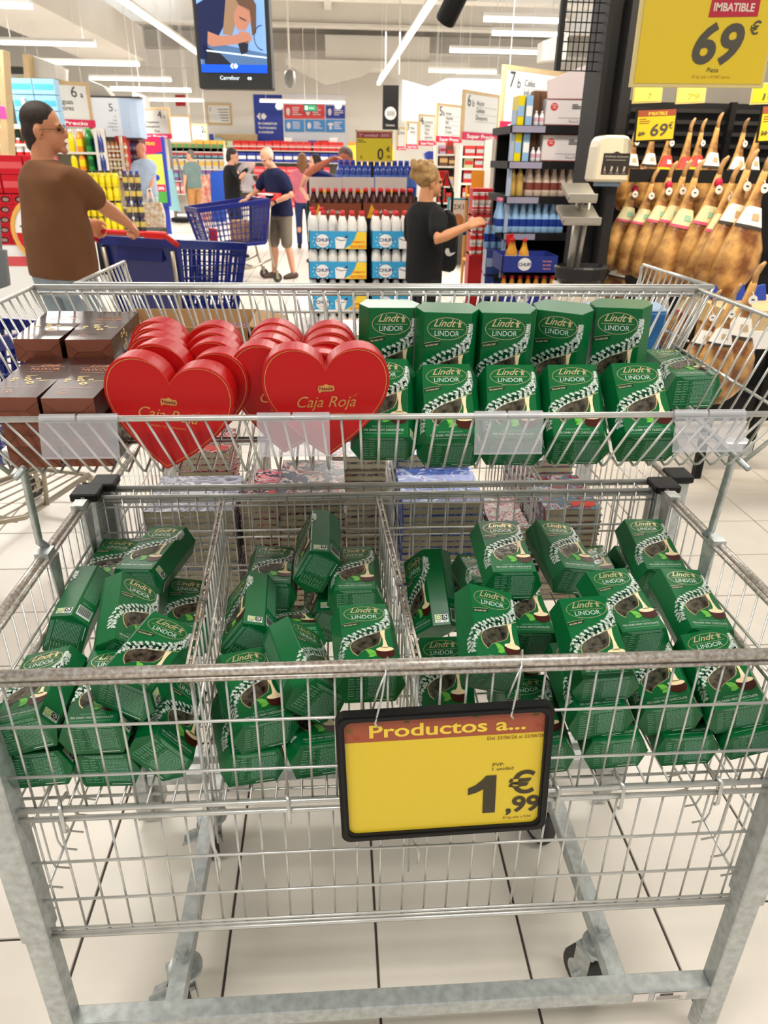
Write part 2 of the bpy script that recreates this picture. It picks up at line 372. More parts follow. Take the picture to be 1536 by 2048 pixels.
# side walls
def side_wall(x, root, s):
    m = M(); n = 15
    for i in range(n):
        y = YF+.02+i*.0385
        m.tube([(x, y, .955), (x, y, .475), (x-s*.006, y, .455), (x-s*.03, y, .45)], .0019, 5)
    for z in (.45, .60, .78, .87): m.tube([(x-s*.004, YF+.01, z), (x-s*.004, YB, z)], .0026, 6)
    tag(m.build('side_mesh', wire, root, smooth=True), kind='stuff')
    m = M(); m.tube([(x+s*.004, YF-.01, .962), (x+s*.002, YB-.01, .962)], .0065, 8); m.tube([(x-s*.008, YF-.01, .958), (x-s*.008, YB-.01, .958)], .0045, 8)
    m.tube([(x, YF, .84), (x, YB, .84)], .007, 8)
    m.build('rim_rail', wornrail, root, smooth=True)
    for y in (1.15, 1.345):       # pressed steel tabs
        m = M(); m.prism([(-.022, .0), (.022, 0), (.012, -.12), (-.008, -.12)], (x-s*.012, y, .955), Y_, Z_, X_*.003); m.lathe([(.004,-.002),(.004,.002)], 8, (x-s*.014, y+.002, .85), 0, Euler((0, math.radians(90), 0)).to_matrix())
        m.box(x-.012, x+.012, y-.016, y+.016, .958, .971)
        m.build('bracket', steel, root)
side_wall(XL, tA, -1); side_wall(XR+.005, tA, 1)
# floor grid
m = M()
for i in range(31): m.tube([(XL+.02+i*.0395, YF+.005, .700), (XL+.02+i*.0395, YB-.005, .700)], .0021, 5)
for i in range(6): m.tube([(XL, YF+.03+i*.105, .696), (XR, YF+.03+i*.105, .696)], .0026, 6)
tag(m.build('floor_mesh', wire, tA, smooth=True), kind='stuff')
# dividers
for (xf, xb) in ((-.212, -.243), (.110, .085)):
    a, b = V((xf, YF+.01, .955)), V((xb, YB-.01, .955)); m = M(); n = V((b.y-a.y, a.x-b.x, 0)).normalized()
    for sg in (-1, 1): m.tube([a+n*.0042*sg, b+n*.0042*sg], .0027, 6)
    for i in range(12): p = a.lerp(b, (i+.5)/12); m.obox(p, n*.006, (b-a).normalized()*.004, Z_*.0012)
    m.build('divider_rail', mat('rusty_divider', (168, 160, 148), .4, .8, c2=(120, 112, 102), vscale=50), tA, smooth=True)
    m = M()
    for i in range(15):
        p = a.lerp(b, (i+.3)/15); q = V((p.x, p.y, .705 if 3 < i else .50+.045*i)); m.tube([p, q], .0019, 5)
    for z in (.79, .87): m.tube([V((a.x, a.y, z))+n*.004, V((b.x, b.y, z))+n*.004], .0022, 5)
    m.tube([(a.x, a.y, .955), (a.x, a.y, .60), (a.x+.012, a.y-.018, .585), (a.x+.012, a.y-.02, .56)], .0026, 6)
    tag(m.build('divider', wire, tA, smooth=True), kind='stuff')

# ---- second trolley, back to back behind
tB = thing('display_trolley', 'galvanised wire display trolley behind the front one holding stacks of comic books', 'display trolley')
B0, B1, BXL, BXR = 1.445, 2.03, -.487, .745
for (x, y) in ((-.522, 1.437), (.748, 1.437), (-.522, 2.02), (.748, 2.02)):
    boxpart('leg', tB, steel, x, x+.04, y, y+.045, .02, .955, .0025); boxpart('leg_cap', tB, blackp, x-.006, x+.046, y-.006, y+.051, .955, .973, .003)
for y in (1.45, 2.02): boxpart('cross_bar', tB, steel, -.50, .74, y, y+.036, .143, .179, .002)
for x0 in (-.30, .53): boxpart('rail', tB, steel, x0, x0+.035, 1.486, 2.02, .143, .1775, .002)
for (x, y, s) in ((-.28, 1.56, 1), (.545, 1.56, 1), (-.28, 1.95, 1), (.545, 1.95, 1)): caster(tB, x, y, s)
for yy, nm in ((B0, 'front_mesh'), (B1, 'back_mesh')):
    grid_panel(nm, tB, V((BXL, yy, .700)), V((1.23, 0, 0)), V((0, 0, .255)), 33, .01, .0380, (.05, .135, .225))
    for dz, dy in ((.959, 0), (.950, .004)): rail(tB, (BXL, yy+dy, dz), (BXR, yy+dy, dz), .0042, mt=wire)
for x in (BXL, BXR):
    m = M()
    for i in range(15): m.tube([(x, B0+.02+i*.0385, .955), (x, B0+.02+i*.0385, .45)], .0019, 5)
    for z in (.45, .60, .78, .87): m.tube([(x+.003, B0, z), (x+.003, B1, z)], .0026, 6)
    tag(m.build('side_mesh', wire, tB, smooth=True), kind='stuff')
    rail(tB, (x, B0, .960), (x, B1, .960), .0065)
m = M()
for i in range(31): m.tube([(BXL+.02+i*.0395, B0, .58), (BXL+.02+i*.0395, B1, .58)], .0021, 5)
for i in range(6): m.tube([(BXL, B0+.03+i*.105, .576), (BXR, B0+.03+i*.105, .576)], .0026, 6)
tag(m.build('floor_mesh', wire, tB, smooth=True), kind='stuff')
for x in (-.20, .12, .45):
    m = M(); [m.tube([(x+d, B0, .955), (x+d, B1, .955)], .0027, 6) for d in (-.005, .005)]
    for i in range(15): m.tube([(x, B0+.02+i*.0385, .955), (x, B0+.02+i*.0385, .585)], .0019, 5)
    tag(m.build('divider', wire, tB, smooth=True), kind='stuff')

# ---- upper baskets on hooked legs
def zfloor(y): return 1.168+(y-1.03)*.155
def upper_basket(label, y0, y1, xl, xr, flip=False, tub=True):
    t = thing('wire_basket', label, 'wire basket')
    Yb = lambda y: y
    zr, zf = 1.380, 1.263
    ins = .058
    m = M(); n = int((xr-xl)/.0273); fy = (y0, y1) if not flip else (y1, y0)
    ff, bb = fy; dr = 1 if not flip else -1
    zfl = lambda k: 1.168+.057*k
    for i in range(1, n):
        k = i/n; x = xl+(xr-xl)*k; xb = xl+ins+(xr-xl-2*ins)*k
        m.tube([(x, ff, zf), (xb+(x-xb)*.06, ff+.028*dr, zfl(0)+.004), (xb, ff+.034*dr, zfl(0)), (xb, bb-.012*dr, zfl(1)-.002), (x, bb, zr)], .0021, 6)
    for kk in (.3, .62): m.tube([(xl+ins, ff+(bb-ff)*kk, zfl(kk)-.004), (xr-ins, ff+(bb-ff)*kk, zfl(kk)-.004)], .0026, 6)
    tag(m.build('basket_mesh', wire, t, smooth=True), kind='stuff')
    for x, xb in ((xl, xl+ins), (xr, xr-ins)):
        m = M(); nn = 13
        for i in range(nn):
            k = (i+.4)/nn; y = ff+(bb-ff)*k
            m.tube([(x, y, zr), (xb, ff+.034*dr+(bb-ff-.046*dr)*k, zfl(k))], .0021, 6)
        tag(m.build('side_mesh', wire, t, smooth=True), kind='stuff')
        m = M(); m.tube([(x, bb, zr), (x, ff+.01*dr, zr-.003), (x, ff, zr-.012), (x, ff, zf), (xb, ff+.034*dr, zfl(0)), (xb, bb-.01*dr, zfl(1)), (x, bb, zr)], .0042, 8)
        m.tube([(x+(xb-x)*.5, ff, zf), (x+(xb-x)*.5, bb, zf+.01)], .0030, 6)
        m.build('side_frame', wire, t, smooth=True)
    m = M(); m.tube([(xl, ff, zf), (xr, ff, zf)], .0048, 8); m.build('front_rail', wire, t, smooth=True)
    m = M(); m.tube([(xl, bb, zr), (xr, bb, zr)], .0048, 8); m.tube([(xl, bb+.004, zr-.012), (xr, bb+.004, zr-.012)], .003, 6); m.build('back_rail', wire, t, smooth=True)
    return t
uA = upper_basket('long wire basket above the front trolley with heart boxes and cartons', 1.0, 1.405, -.552, .702)
uB = upper_basket('long wire basket behind the first one, over the comic books', 1.435, 1.80, -.487, .747, True)
for (t, xs, y, s0) in ((uA, (-.532, .700), 1.165, .0), (uB, (-.50, .752), 1.60, 0.)):
    for x, s in zip(xs, (-1, 1)):
        zb = 1.168+.057*((y-1.0)/.4 if t is uA else .5)
        m = M(); m.tube([(x-s*.030, y-.06, zb-.015), (x-s*.024, y-.052, 1.13), (x-s*.004, y-.008, 1.0), (x-s*.002, y-.004, .982), (x-s*.012, y, .968)], .007, 8)
        m.build('support_leg', steel, t, smooth=True)
        m = M(); m.box(x-s*.030-.026, x-s*.030+.026, y-.072, y-.048, zb-.034, zb-.010); m.build('bracket', steel, t, bevel=.002)
        m = M(); m.tube([(x-s*.06, y-.16, zb-.02), (x-s*.06, y+.20, zb+.02)], .005, 6); m.build('support_bar', steel, t, smooth=True)
    m = M(); m.tube([(xs[0]+.05, y, 1.17), (xs[1]-.05, y, 1.17)], .004, 6); m.build('support_bar', steel, t, smooth=True)
# clear ticket holders clipped on the front rail
clear = mat('clear_plastic', (206, 206, 210), .15, alpha=.26)
for (x0, x1, lab) in ((75, 233, 'clear plastic ticket holder clipped over the brown boxes'), (513, 659, 'clear plastic ticket holder clipped in front of the foremost red hearts'), (950, 1087, 'clear plastic ticket holder clipped over the middle green cartons'), (1350, 1492, 'clear plastic ticket holder clipped at the empty right end of the basket')):
    a, b = at(x0, 832, .993), at(x1, 832, .993); t = thing('ticket_holder', lab, 'ticket holder', (a.x, 0, 0), group='ticket holders on the basket rail'); w = b.x-a.x
    m = M(); m.prism([(0,0),(w,0),(w,-.052),(0,-.052)], (0, .990, 1.262), X_, V((0, .20, 1)).normalized(), Y_*.0012); m.prism([(0,-.0495),(w,-.0495),(w,-.052),(0,-.052)], (0, .988, 1.262), X_, V((0, .20, 1)).normalized(), Y_*.002); m.build('ticket_sleeve', clear, t)
    for (u, v_) in ((.0, .46), (.49, 1.)):
        m = M(); m.tube([(w*u, 1.0, 1.264), (w*v_, 1.0, 1.264)], .0068, 10, caps=False); m.build('clip', mat('clip_plastic', (206, 206, 210), .15, alpha=.5), t, smooth=True)
# ================================================================ green cartons
FW, MW, DP, HH = .076, .104, .064, .157
hexa = [(-FW/2, 0), (FW/2, 0), (MW/2, DP/2), (FW/2, DP), (-FW/2, DP), (-MW/2, DP/2)]
m = M(); m.prism(hexa, (0,0,0), X_, Y_, Z_*HH); carton_me = m.mesh('carton', [green], bevel=.0009)
pr_gold = mat('print_gold', (226, 208, 160), .30, .6)
pr_white = mat('print_white', (222, 234, 224), .35, .25)
pr_text = mat('print_pale_green', (128, 180, 150), .5)
pr_cream = mat('print_cream', (246, 224, 178), .4); pr_brown = mat('print_brown', (66, 22, 14), .3); pr_mint = mat('print_mint', (108, 186, 70), .4)
pr_dark = mat('print_dark_green', (2, 62, 36), .35); pr_black = mat('print_black', (40, 38, 36), .6); pr_lime = mat('print_lime', (176, 196, 92), .5); pr_mint2 = mat('print_mint_dark', (70, 150, 52), .4)
FACE = [(-FW/2, 0), (-MW/2, DP/2), (-FW/2, DP)]
def wrap(x, z, e):
    """point on the carton's skin: front panel, going round onto the slanted side faces"""
    s = 1 if x > 0 else -1; a = abs(x)
    if a <= FW/2: return V((x, -e, z))
    d = a-FW/2; L = math.hypot(MW/2-FW/2, DP/2); ux, uy = (MW/2-FW/2)/L, (DP/2)/L
    return V((s*(FW/2+ux*d + uy*e), uy*d - ux*e, z))
rnd = random.Random(3)
fp = M(); O1, O2, O3, O4 = V((0,-.0003,0)), V((0,-.0005,0)), V((0,-.0007,0)), V((0,-.0009,0))
fp.ring(0, .131, .0325, .0185, .0008, O1, X_, Z_, 0)
fp.text('Lindt', -.004, .1345, .0175, O1, X_, Z_, 0, 'C', bold=.012, shear=.45, xs=.95)
fp.rect(-.027, .027, .1300, .1306, O1, X_, Z_, 0)
fp.text('LINDOR', 0, .1190, .0125, O1, X_, Z_, 1, 'C', width=.040)
for (x, z, rx, rz) in ((.0195,.1385,.0022,.0040), (.0195,.1435,.0012,.0022), (.0165,.141,.0018,.0010), (.0222,.141,.0016,.0012), (.0182,.135,.0010,.0018), (.0212,.135,.0010,.0018)): fp.disc(x, z, rx, rz, O1, X_, Z_, 0, 8)
fp.poly([(-.0365,.098),(-.026,.1005),(-.010,.1035),(-.010,.1105),(-.026,.1080),(-.0365,.1055)], O1, X_, Z_, 5)
fp.text('70% DARK MINT', -.0235, .1020, .0042, O2, X_, Z_, 2, 'C', width=.022, rot=.18)
for a in (((-.0365,.1055),(-.026,.1080),(-.026,.1087),(-.0365,.1062)), ((-.026,.1080),(-.010,.1105),(-.010,.1112),(-.026,.1087))): fp.poly(a, O2, X_, Z_, 0)
# window rim, cream pour, chocolate half, mint leaves
WIN = [(-.027,.055),(-.0235,.062),(-.016,.0685),(-.005,.0745),(.008,.0795),(.021,.085),(.0205,.074),(.0185,.064),(.0145,.056),(.004,.050),(-.006,.0455),(-.013,.040),(-.0175,.033),(-.0235,.039),(-.0265,.047)]
cx = sum(p[0] for p in WIN)/len(WIN); cz = sum(p[1] for p in WIN)/len(WIN)
fp.poly([(cx+(x-cx)*1.07, cz+(z-cz)*1.07) for x, z in WIN], O1, X_, Z_, 0)
fp.poly([(-.016,.0700),(-.005,.0760),(.008,.0812),(.022,.0865),(.038,.0945),(.038,.0957),(.022,.0877),(.008,.0824),(-.005,.0772),(-.016,.0712)], O2, X_, Z_, 0)
fp.poly([(.0195,.0850),(.0290,.0893),(.0275,.080),(.0270,.068),(.0285,.054),(.0305,.047),(.0185,.047),(.0220,.054),(.0232,.066),(.0220,.077)], O3, X_, Z_, 2)
fp.disc(.0240, .0370, .0145, .0125, O2, X_, Z_, 3, 24); fp.disc(.0240, .0445, .0133, .0050, O3, X_, Z_, 2, 24)
for (x, z, L_, an, c) in ((.002,.040,.011,2.6,4), (.004,.034,.010,2.9,9), (.0035,.0315,.008,3.6,4)):
    pts = [(-.5,0),(-.25,.22),(.1,.26),(.5,0),(.1,-.26),(-.25,-.22)]
    fp.poly([(x+(a*math.cos(an)-b*math.sin(an))*L_*1.7, z+(a*math.sin(an)+b*math.cos(an))*L_*1.7) for a, b in pts], O3 if c == 4 else O2, X_, Z_, c)
fp.text('IRRESISTIBLY SMOOTH', 0, .0185, .0042, O1, X_, Z_, 6, 'C', width=.036)
fp.text('70% DARK MINT CHOCOLATE', 0, .0115, .0058, O1, X_, Z_, 1, 'C', width=.062)
fp.rect(-.030, .030, .0070, .0078, O1, X_, Z_, 6)
# band of leaves sweeping over the panel and round both edges
SP = [(-.0455,.022),(-.0475,.036),(-.045,.049),(-.0375,.061),(-.026,.0715),(-.012,.080),(.004,.0875),(.019,.096),(.031,.105),(.038,.116),(.0405,.128),(.0400,.138)]
def spine(t):
    k = t*(len(SP)-1); i = min(int(k), len(SP)-2); f_ = k-i; a, b = SP[i], SP[i+1]
    return a[0]+(b[0]-a[0])*f_, a[1]+(b[1]-a[1])*f_, math.atan2(b[1]-a[1], b[0]-a[0])
def leaf(x, z, an, L_, w_, mi, e=.0007):
    pts = [(0,0),(.25,.42),(.55,.44),(1,0),(.55,-.44),(.25,-.42)]
    fp.add([wrap(x+(a*L_)*math.cos(an)-(b*w_)*math.sin(an), z+(a*L_)*math.sin(an)+(b*w_)*math.cos(an), e) for a, b in pts], [(0,1,2,3,4,5)], mi)
for i in range(34):      # darker ground under the leaves
    x, z, an = spine(i/34); wd_ = .0095*math.sin(math.pi*min(1, .22+.72*i/34))
    if abs(x) < FW/2-.004: leaf(x-.004*math.cos(an), z-.004*math.sin(an)-.002, an, .010, wd_*1.5, 5, .0004)
for i in range(42):      # sprigs: five to six leaves fanning out of a short stem
    t = (i+.5)/42; x, z, an = spine(t); wd_ = .0085*math.sin(math.pi*min(1, .18+.74*t)); d = wd_*(.62 if i % 2 else -.62)*rnd.uniform(.6, 1.2)
    x += -math.sin(an)*d; z += math.cos(an)*d; an += (.55 if i % 2 else -.55)+rnd.uniform(-.3, .3)
    for q in range(6):
        f_ = (q-2.5)*.52+rnd.uniform(-.15, .15); leaf(x+math.cos(an+f_)*.0006, z+math.sin(an+f_)*.0006, an+f_, rnd.uniform(.0046, .0070)*(1-.06*abs(q-2.5)), rnd.uniform(.0018, .0023), 1, .0007+.00004*q)
for t in (.05,.12,.30,.40,.50,.60,.66,.78,.85,.70):
    x, z, an = spine(t); d = rnd.uniform(-.003,.003); x += -math.sin(an)*d; z += math.cos(an)*d
    for r_, mi, e in ((.0031, 1, .0011), (.0022, 5, .0013), (.0015, 1, .0015)):
        fp.add([wrap(x+math.cos(k*math.pi/5)*r_, z+math.sin(k*math.pi/5)*r_, e) for k in range(10)], [tuple(range(10))], mi)
front_me = fp.mesh('front_print', [pr_gold, pr_white, pr_cream, pr_brown, pr_mint, pr_dark, pr_text, pr_black, pr_lime, pr_mint2])
# see-through window with wrapped truffles pressed behind it
foil = mat('window_foil', (104, 98, 82), .14, .3, c2=(14, 10, 8), vscale=70, bump=.35, bscale=90)
wn = M(); wn.poly(WIN, (0, -.0008, 0), X_, Z_, 0); window_me = wn.mesh('window', [foil])
fb = bpy.data.materials['window_foil'].node_tree.nodes['Principled BSDF']; fb.inputs['Coat Weight'].default_value = .6
# bottom and side prints
bp = M(); ob, ub, vb = V((0, 0, -.0003)), X_, Y_*-1
for i in range(8): bp.rect(-.034, -.008, -.0105-i*.0063, -.0102-i*.0063, ob, ub, vb, 0)
for x in (-.034, -.0215, -.008, .036): bp.rect(x, x+.0004, -.0546, -.0102, ob, ub, vb, 0)
for i in range(18):
    x = -.0055+ (rnd.random()*.01 if i % 4 == 0 else 0); y = -.0115-i*.0024
    while x < .034:
        L_ = rnd.uniform(.002, .006); bp.rect(x, min(.0345, x+L_), y, y+.0012, ob, ub, vb, 0); x += L_+.0008
    if i % 2 == 0: bp.rect(-.033, -.033+rnd.uniform(.006, .010), y, y+.0011, ob, ub, vb, 0); bp.rect(-.0205, -.0205+rnd.uniform(.004, .009), y, y+.0011, ob, ub, vb, 0)
for i in range(3):
    x = -.028+.004*i
    while x < .030: L_ = rnd.uniform(.002, .005); bp.rect(x, x+L_, -.0035-i*.002, -.0023-i*.002, ob, ub, vb, 0); x += L_+.0008
bp.rect(.004, .034, -.0592, -.0578, ob, ub, vb, 1); bp.rect(-.034, .036, -.0550, -.0546, ob, ub, vb, 0)
L_ = math.hypot(MW/2-FW/2, DP/2); ur = V(((MW-FW)/2/L_, DP/2/L_, 0)); nr = V((ur.y, -ur.x, 0))
o_ = V((FW/2, 0, 0))+nr*.0004     # right front face: two white certification tags
bp.rect(.006, .031, .006, .0215, o_, ur, Z_, 1); bp.rect(.0072, .0180, .0105, .0205, o_+nr*.0003, ur, Z_, 3); bp.rect(.0190, .0298, .0105, .0205, o_+nr*.0003, ur, Z_, 2)
bp.ring(.0126, .0155, .0036, .0034, .0014, o_+nr*.0006, ur, Z_, 1, 16); bp.ring(.0244, .0155, .0036, .0034, .0012, o_+nr*.0006, ur, Z_, 1, 16); bp.disc(.0258, .0166, .0016, .0016, o_+nr*.0006, ur, Z_, 1, 10)
for i in range(2):
    bp.rect(.008, .0165, .0072+i*.0014, .0079+i*.0014, o_+nr*.0003, ur, Z_, 4); bp.rect(.020, .0285, .0072+i*.0014, .0079+i*.0014, o_+nr*.0003, ur, Z_, 4)
for sg in (1, -1):     # rear slanted faces: small print, weight and barcode
    ur2 = V((-(MW-FW)/2/L_*sg, DP/2/L_, 0)); n2 = V((ur2.y*sg, -ur2.x*sg, 0)); o2 = V((MW/2*sg, DP/2, 0))+n2*.0004
    for i in range(26):
        z = .150-i*.0038 if sg > 0 else .142-i*.0045; x = .004
        while x < .029: q = rnd.uniform(.002, .005); bp.rect(x, min(.031, x+q), z, z+.0014, o2, ur2, Z_, 0); x += q+.0008
    if sg > 0:
        bp.text('200 g e', .017, .040, .0062, o2, ur2, Z_, 0, 'C', rot=0); bp.rect(.004, .031, .008, .034, o2, ur2, Z_, 1)
        for i in range(30): bp.rect(.0055+i*.0008, .0059+i*.0008+(.0003 if i % 4 == 1 else 0), .0125, .0325, o2+n2*.0003, ur2, Z_, 2)
bottom_me = bp.mesh('label_print', [pr_text, pr_white, pr_black, pr_lime, mat('print_grey', (150,140,136), .6)])
POSE = {'L1': (-1.517, 0.102, -0.263, -0.384, 1.189, 0.907), 'L2': (-1.543, 0.086, 0.060, -0.460, 1.220, 0.865), 'L3': (-1.330, -0.916, -0.925, -0.499, 1.044, 0.868), 'L4': (-1.299, 0.425, 0.762, -0.339, 0.996, 0.870), 'L5': (-1.452, 0.066, 0.329, -0.286, 1.138, 0.800), 'L6': (-1.481, 0.451, 0.045, -0.310, 0.844, 0.919), 'L7': (-1.514, -0.198, -0.191, -0.472, 0.830, 0.868), 'L8': (-1.459, -0.011, -0.013, -0.367, 0.831, 0.855), 'L9': (-1.441, 0.690, 0.725, -0.251, 0.837, 0.799), 'L10': (-1.648, -0.052, -0.100, -0.462, 0.842, 0.794), 'L11': (-1.603, 0.012, -0.064, -0.362, 0.844, 0.784), 'M1': (-1.350, -0.803, -0.860, -0.072, 1.190, 0.905), 'M2': (-1.610, 0.064, 0.090, -0.132, 1.197, 0.865), 'M3': (-1.552, -0.010, -0.016, 0.028, 1.134, 0.885), 'M4': (-1.373, -0.725, -0.714, -0.187, 1.033, 0.857), 'M5': (-1.171, -0.770, -0.957, -0.060, 1.198, 0.769), 'M6': (-1.503, 0.367, 0.879, -0.016, 0.874, 0.872), 'M7': (-1.494, -0.018, 0.071, 0.045, 0.839, 0.932), 'M8': (-1.637, -0.008, 0.040, 0.052, 1.149, 0.785), 'M9': (-1.420, -0.205, 0.336, -0.111, 0.844, 0.839), 'M10': (-1.567, -0.103, 0.304, -0.133, 0.843, 0.777), 'M11': (-1.619, -0.112, 0.366, -0.027, 0.849, 0.786), 'M12': (-1.906, -0.075, 0.284, -0.074, 1.086, 0.841), 'R1': (-0.760, -0.546, -1.014, 0.157, 1.137, 0.784), 'R2': (-1.437, 0.002, 0.017, 0.305, 1.064, 0.958), 'R3': (-1.414, 0.063, 0.272, 0.464, 1.164, 0.900), 'R4': (-1.712, -0.020, -0.271, 0.520, 1.224, 0.850), 'R5': (-1.374, 0.028, -0.028, 0.630, 1.163, 0.897), 'R6': (-1.348, 0.033, 0.100, 0.333, 1.006, 0.869), 'R7': (-1.238, 0.234, 0.223, 0.240, 0.856, 0.915), 'R8': (-1.227, -0.015, -0.125, 0.171, 0.909, 0.777), 'R9': (-1.485, 0.145, -0.069, 0.311, 0.985, 0.768), 'R10': (-1.288, -0.053, -0.085, 0.395, 0.828, 0.915), 'R11': (-1.423, -0.081, 0.053, 0.492, 0.938, 0.919), 'R12': (-1.391, 0.069, 0.049, 0.637, 0.984, 0.884), 'R13': (-1.411, -0.129, -0.254, 0.510, 0.846, 0.838), 'R14': (-1.362, -0.177, -0.272, 0.612, 0.829, 0.851), 'R15': (-1.482, -0.088, -0.062, 0.396, 0.831, 0.852), 'R16': (-1.522, -0.058, -0.110, 0.427, 0.829, 0.792), 'R17': (-1.521, -0.035, -0.125, 0.552, 0.843, 0.778), 'R18': (-1.373, -0.223, -0.216, 0.650, 0.829, 0.796), 'R19': (-1.525, -0.081, -0.167, 0.308, 0.828, 0.786), 'R20': (-1.739, 0.172, -0.030, 0.255, 1.202, 0.802), 'R21': (-1.718, 0.039, 0.122, 0.299, 1.175, 0.865), 'R22': (-1.506, -0.187, -0.243, 0.432, 0.982, 0.772), 'R23': (-1.551, 0.107, 0.032, 0.646, 1.226, 0.822), 'U0': (-0.974, 0.023, -0.063, 0.070, 1.019, 1.218), 'U1': (-0.990, -0.003, -0.085, 0.171, 1.016, 1.216), 'U2': (-1.005, 0.039, -0.143, 0.268, 1.022, 1.215), 'U3': (-1.019, 0.037, -0.165, 0.369, 1.021, 1.217), 'U4': (-1.026, 0.012, -0.119, 0.483, 1.022, 1.220), 'U5': (-1.504, -0.017, -0.040, 0.644, 1.229, 1.259), 'T0': (0.047, 0.011, 0.044, 0.091, 1.220, 1.222), 'T1': (0.083, 0.002, -0.113, 0.181, 1.186, 1.222), 'T2': (0.118, -0.011, -0.142, 0.280, 1.197, 1.221), 'T3': (0.131, 0.006, -0.453, 0.378, 1.231, 1.217), 'T4': (0.075, -0.057, -0.427, 0.485, 1.217, 1.224)}

CL = {
'L1': 'green carton lying window up at the rear of the left compartment, tags on flank',
'L2': 'green carton lying flat in the rear left corner, half under its neighbour and glaring',
'L3': 'green carton turned to show its barcode and weight, against the left wire side',
'L4': 'green carton leaning turned, broad bright left flank, middle of the left compartment',
'L5': 'green carton upright behind the first divider rail, top right of the left compartment',
'L6': 'green carton topmost at the front of the left compartment, touching the divider',
'L7': 'green carton tipped at the front left corner, white tags on its right flank',
'L8': 'green carton between the front left corner carton and the topmost left one',
'L9': 'green carton twisted sideways low at the front, left of the first divider',
'L10': 'green carton lying lowest in the front left corner, bottom panel out',
'L11': 'green carton lying lowest second from the left wire corner, bottom panel out',
'M1': 'green carton standing highest at the rear of the middle compartment, flank with tags',
'M2': 'green carton at the rear left of the middle compartment, left of the highest one',
'M3': 'green carton at the rear right of the middle compartment, before the second divider',
'M4': 'green carton turned on the left of the middle compartment, dark flank with tags',
'M5': 'green carton turned in the centre of the middle compartment, below the highest one',
'M6': 'green carton tipped forward showing back print, front centre of the middle compartment',
'M7': 'green carton face up behind the front rail, directly above the price sign\'s left hook',
'M8': 'green carton mostly hidden behind the one above the price sign hook, only its oval showing',
'M9': 'green carton at the front left of the middle compartment, gold lit window behind the wires',
'M10': 'green carton lying lowest at the front left of the middle compartment, bottom out',
'M11': 'green carton lying lowest beside the price sign\'s left edge, bottom askew',
'M12': 'green carton buried in the middle compartment, only a dark top corner showing',
'R1': 'green carton turned beside the second divider, cream pour and white tags visible',
'R2': 'green carton face up at the rear of the right compartment, nearest the divider',
'R3': 'green carton leaning twisted at the rear of the right compartment, between two face up ones',
'R4': 'green carton deep at the rear of the right compartment, half its oval showing',
'R5': 'green carton face up in the rear right corner beside the wire side',
'R6': 'green carton face up in the middle of the right compartment behind the turned front one',
'R7': 'green carton tilted to the right behind the price sign\'s right hook, bright left edge',
'R8': 'green carton upright low behind the price sign next to the second divider',
'R9': 'green carton low behind the sign\'s right hook, only leaves and cream pour showing',
'R10': 'green carton propped on top right of the price sign, glaring window, whole bottom panel out',
'R11': 'green carton face up in the centre of the right compartment above the propped one',
'R12': 'green carton by the right wire side with a white glare over its gold oval',
'R13': 'green carton at the front, second from the right wire corner, window behind the wires',
'R14': 'green carton in the front right corner, rightmost of the front row',
'R15': 'green carton under the propped one, only its bottom panel showing',
'R16': 'green carton lying lowest, first one right of the price sign, whole bottom panel showing',
'R17': 'green carton lying lowest, second one right of the price sign',
'R18': 'green carton lying lowest in the front right corner under the rightmost one',
'R19': 'green carton lying lowest, half hidden by the price sign\'s right edge',
'R20': 'green carton buried behind the tilted one at the second divider, only a top strip showing',
'R21': 'green carton half covered at the rear left of the right compartment',
'R22': 'green carton wedged left of the propped one, only its dark leafy flank showing',
'R23': 'green carton deep in the rear right corner, only a dark top corner showing',
'U0': 'green carton in the upper front row, half behind the foremost red heart',
'U1': 'green carton in the upper front row, second from the red hearts',
'U2': 'green carton in the upper front row behind the clear ticket holder',
'U3': 'green carton in the upper front row, just right of the middle ticket holder',
'U4': 'green carton leaning left in the upper front row, last before the empty space',
'U5': 'green carton lying flat at the right end of the upper basket, bottom panel outwards',
'T0': 'green carton upright in the upper back row, first beside the red hearts',
'T1': 'green carton upright in the upper back row, second from the red hearts',
'T2': 'green carton upright in the upper back row, middle of five',
'T3': 'green carton upright but turned in the upper back row, fourth from the red hearts',
'T4': 'green carton in the upper back row in front of the blue packs, bright top',
}
def pose(o, p):
    r = V(p[:3]); a = r.length
    o.rotation_euler = Matrix.Rotation(a, 3, r.normalized()).to_euler() if a > 1e-6 else (0,0,0); o.location = p[3:]
c0 = thing('chocolate_carton', 'x', 'carton'); link('carton', carton_me, c0); link('front_print', front_me, c0); link('window', window_me, c0); link('label_print', bottom_me, c0)
for i, (k, p) in enumerate(POSE.items()):
    o = c0 if i == 0 else copy_tree(c0)
    p = (*p[:4], p[4]+(.018 if k == 'U0' else 0), p[5]); pose(o, p); tag(o, CL[k], 'carton', {'L': 'cartons in the left compartment', 'M': 'cartons in the middle compartment', 'R': 'cartons in the right compartment', 'U': 'cartons in the front row of the upper basket', 'T': 'cartons in the back row of the upper basket'}[k[0]])

# ================================================================ red heart boxes
redm = mat('red_lacquer', (182, 10, 12), .42, coat=.1); pr_goldr = mat('print_gold_on_red', (214, 160, 90), .35, .5)
def heart(n=26):
    pts = []
    for i in range(n):
        t = 2*math.pi*i/n-math.pi/2*0
        x = 16*math.sin(t)**3; y = 13*math.cos(t)-5*math.cos(2*t)-2*math.cos(3*t)-math.cos(4*t)
        pts.append((x, y))
    return pts
HW, HT = .185, .043
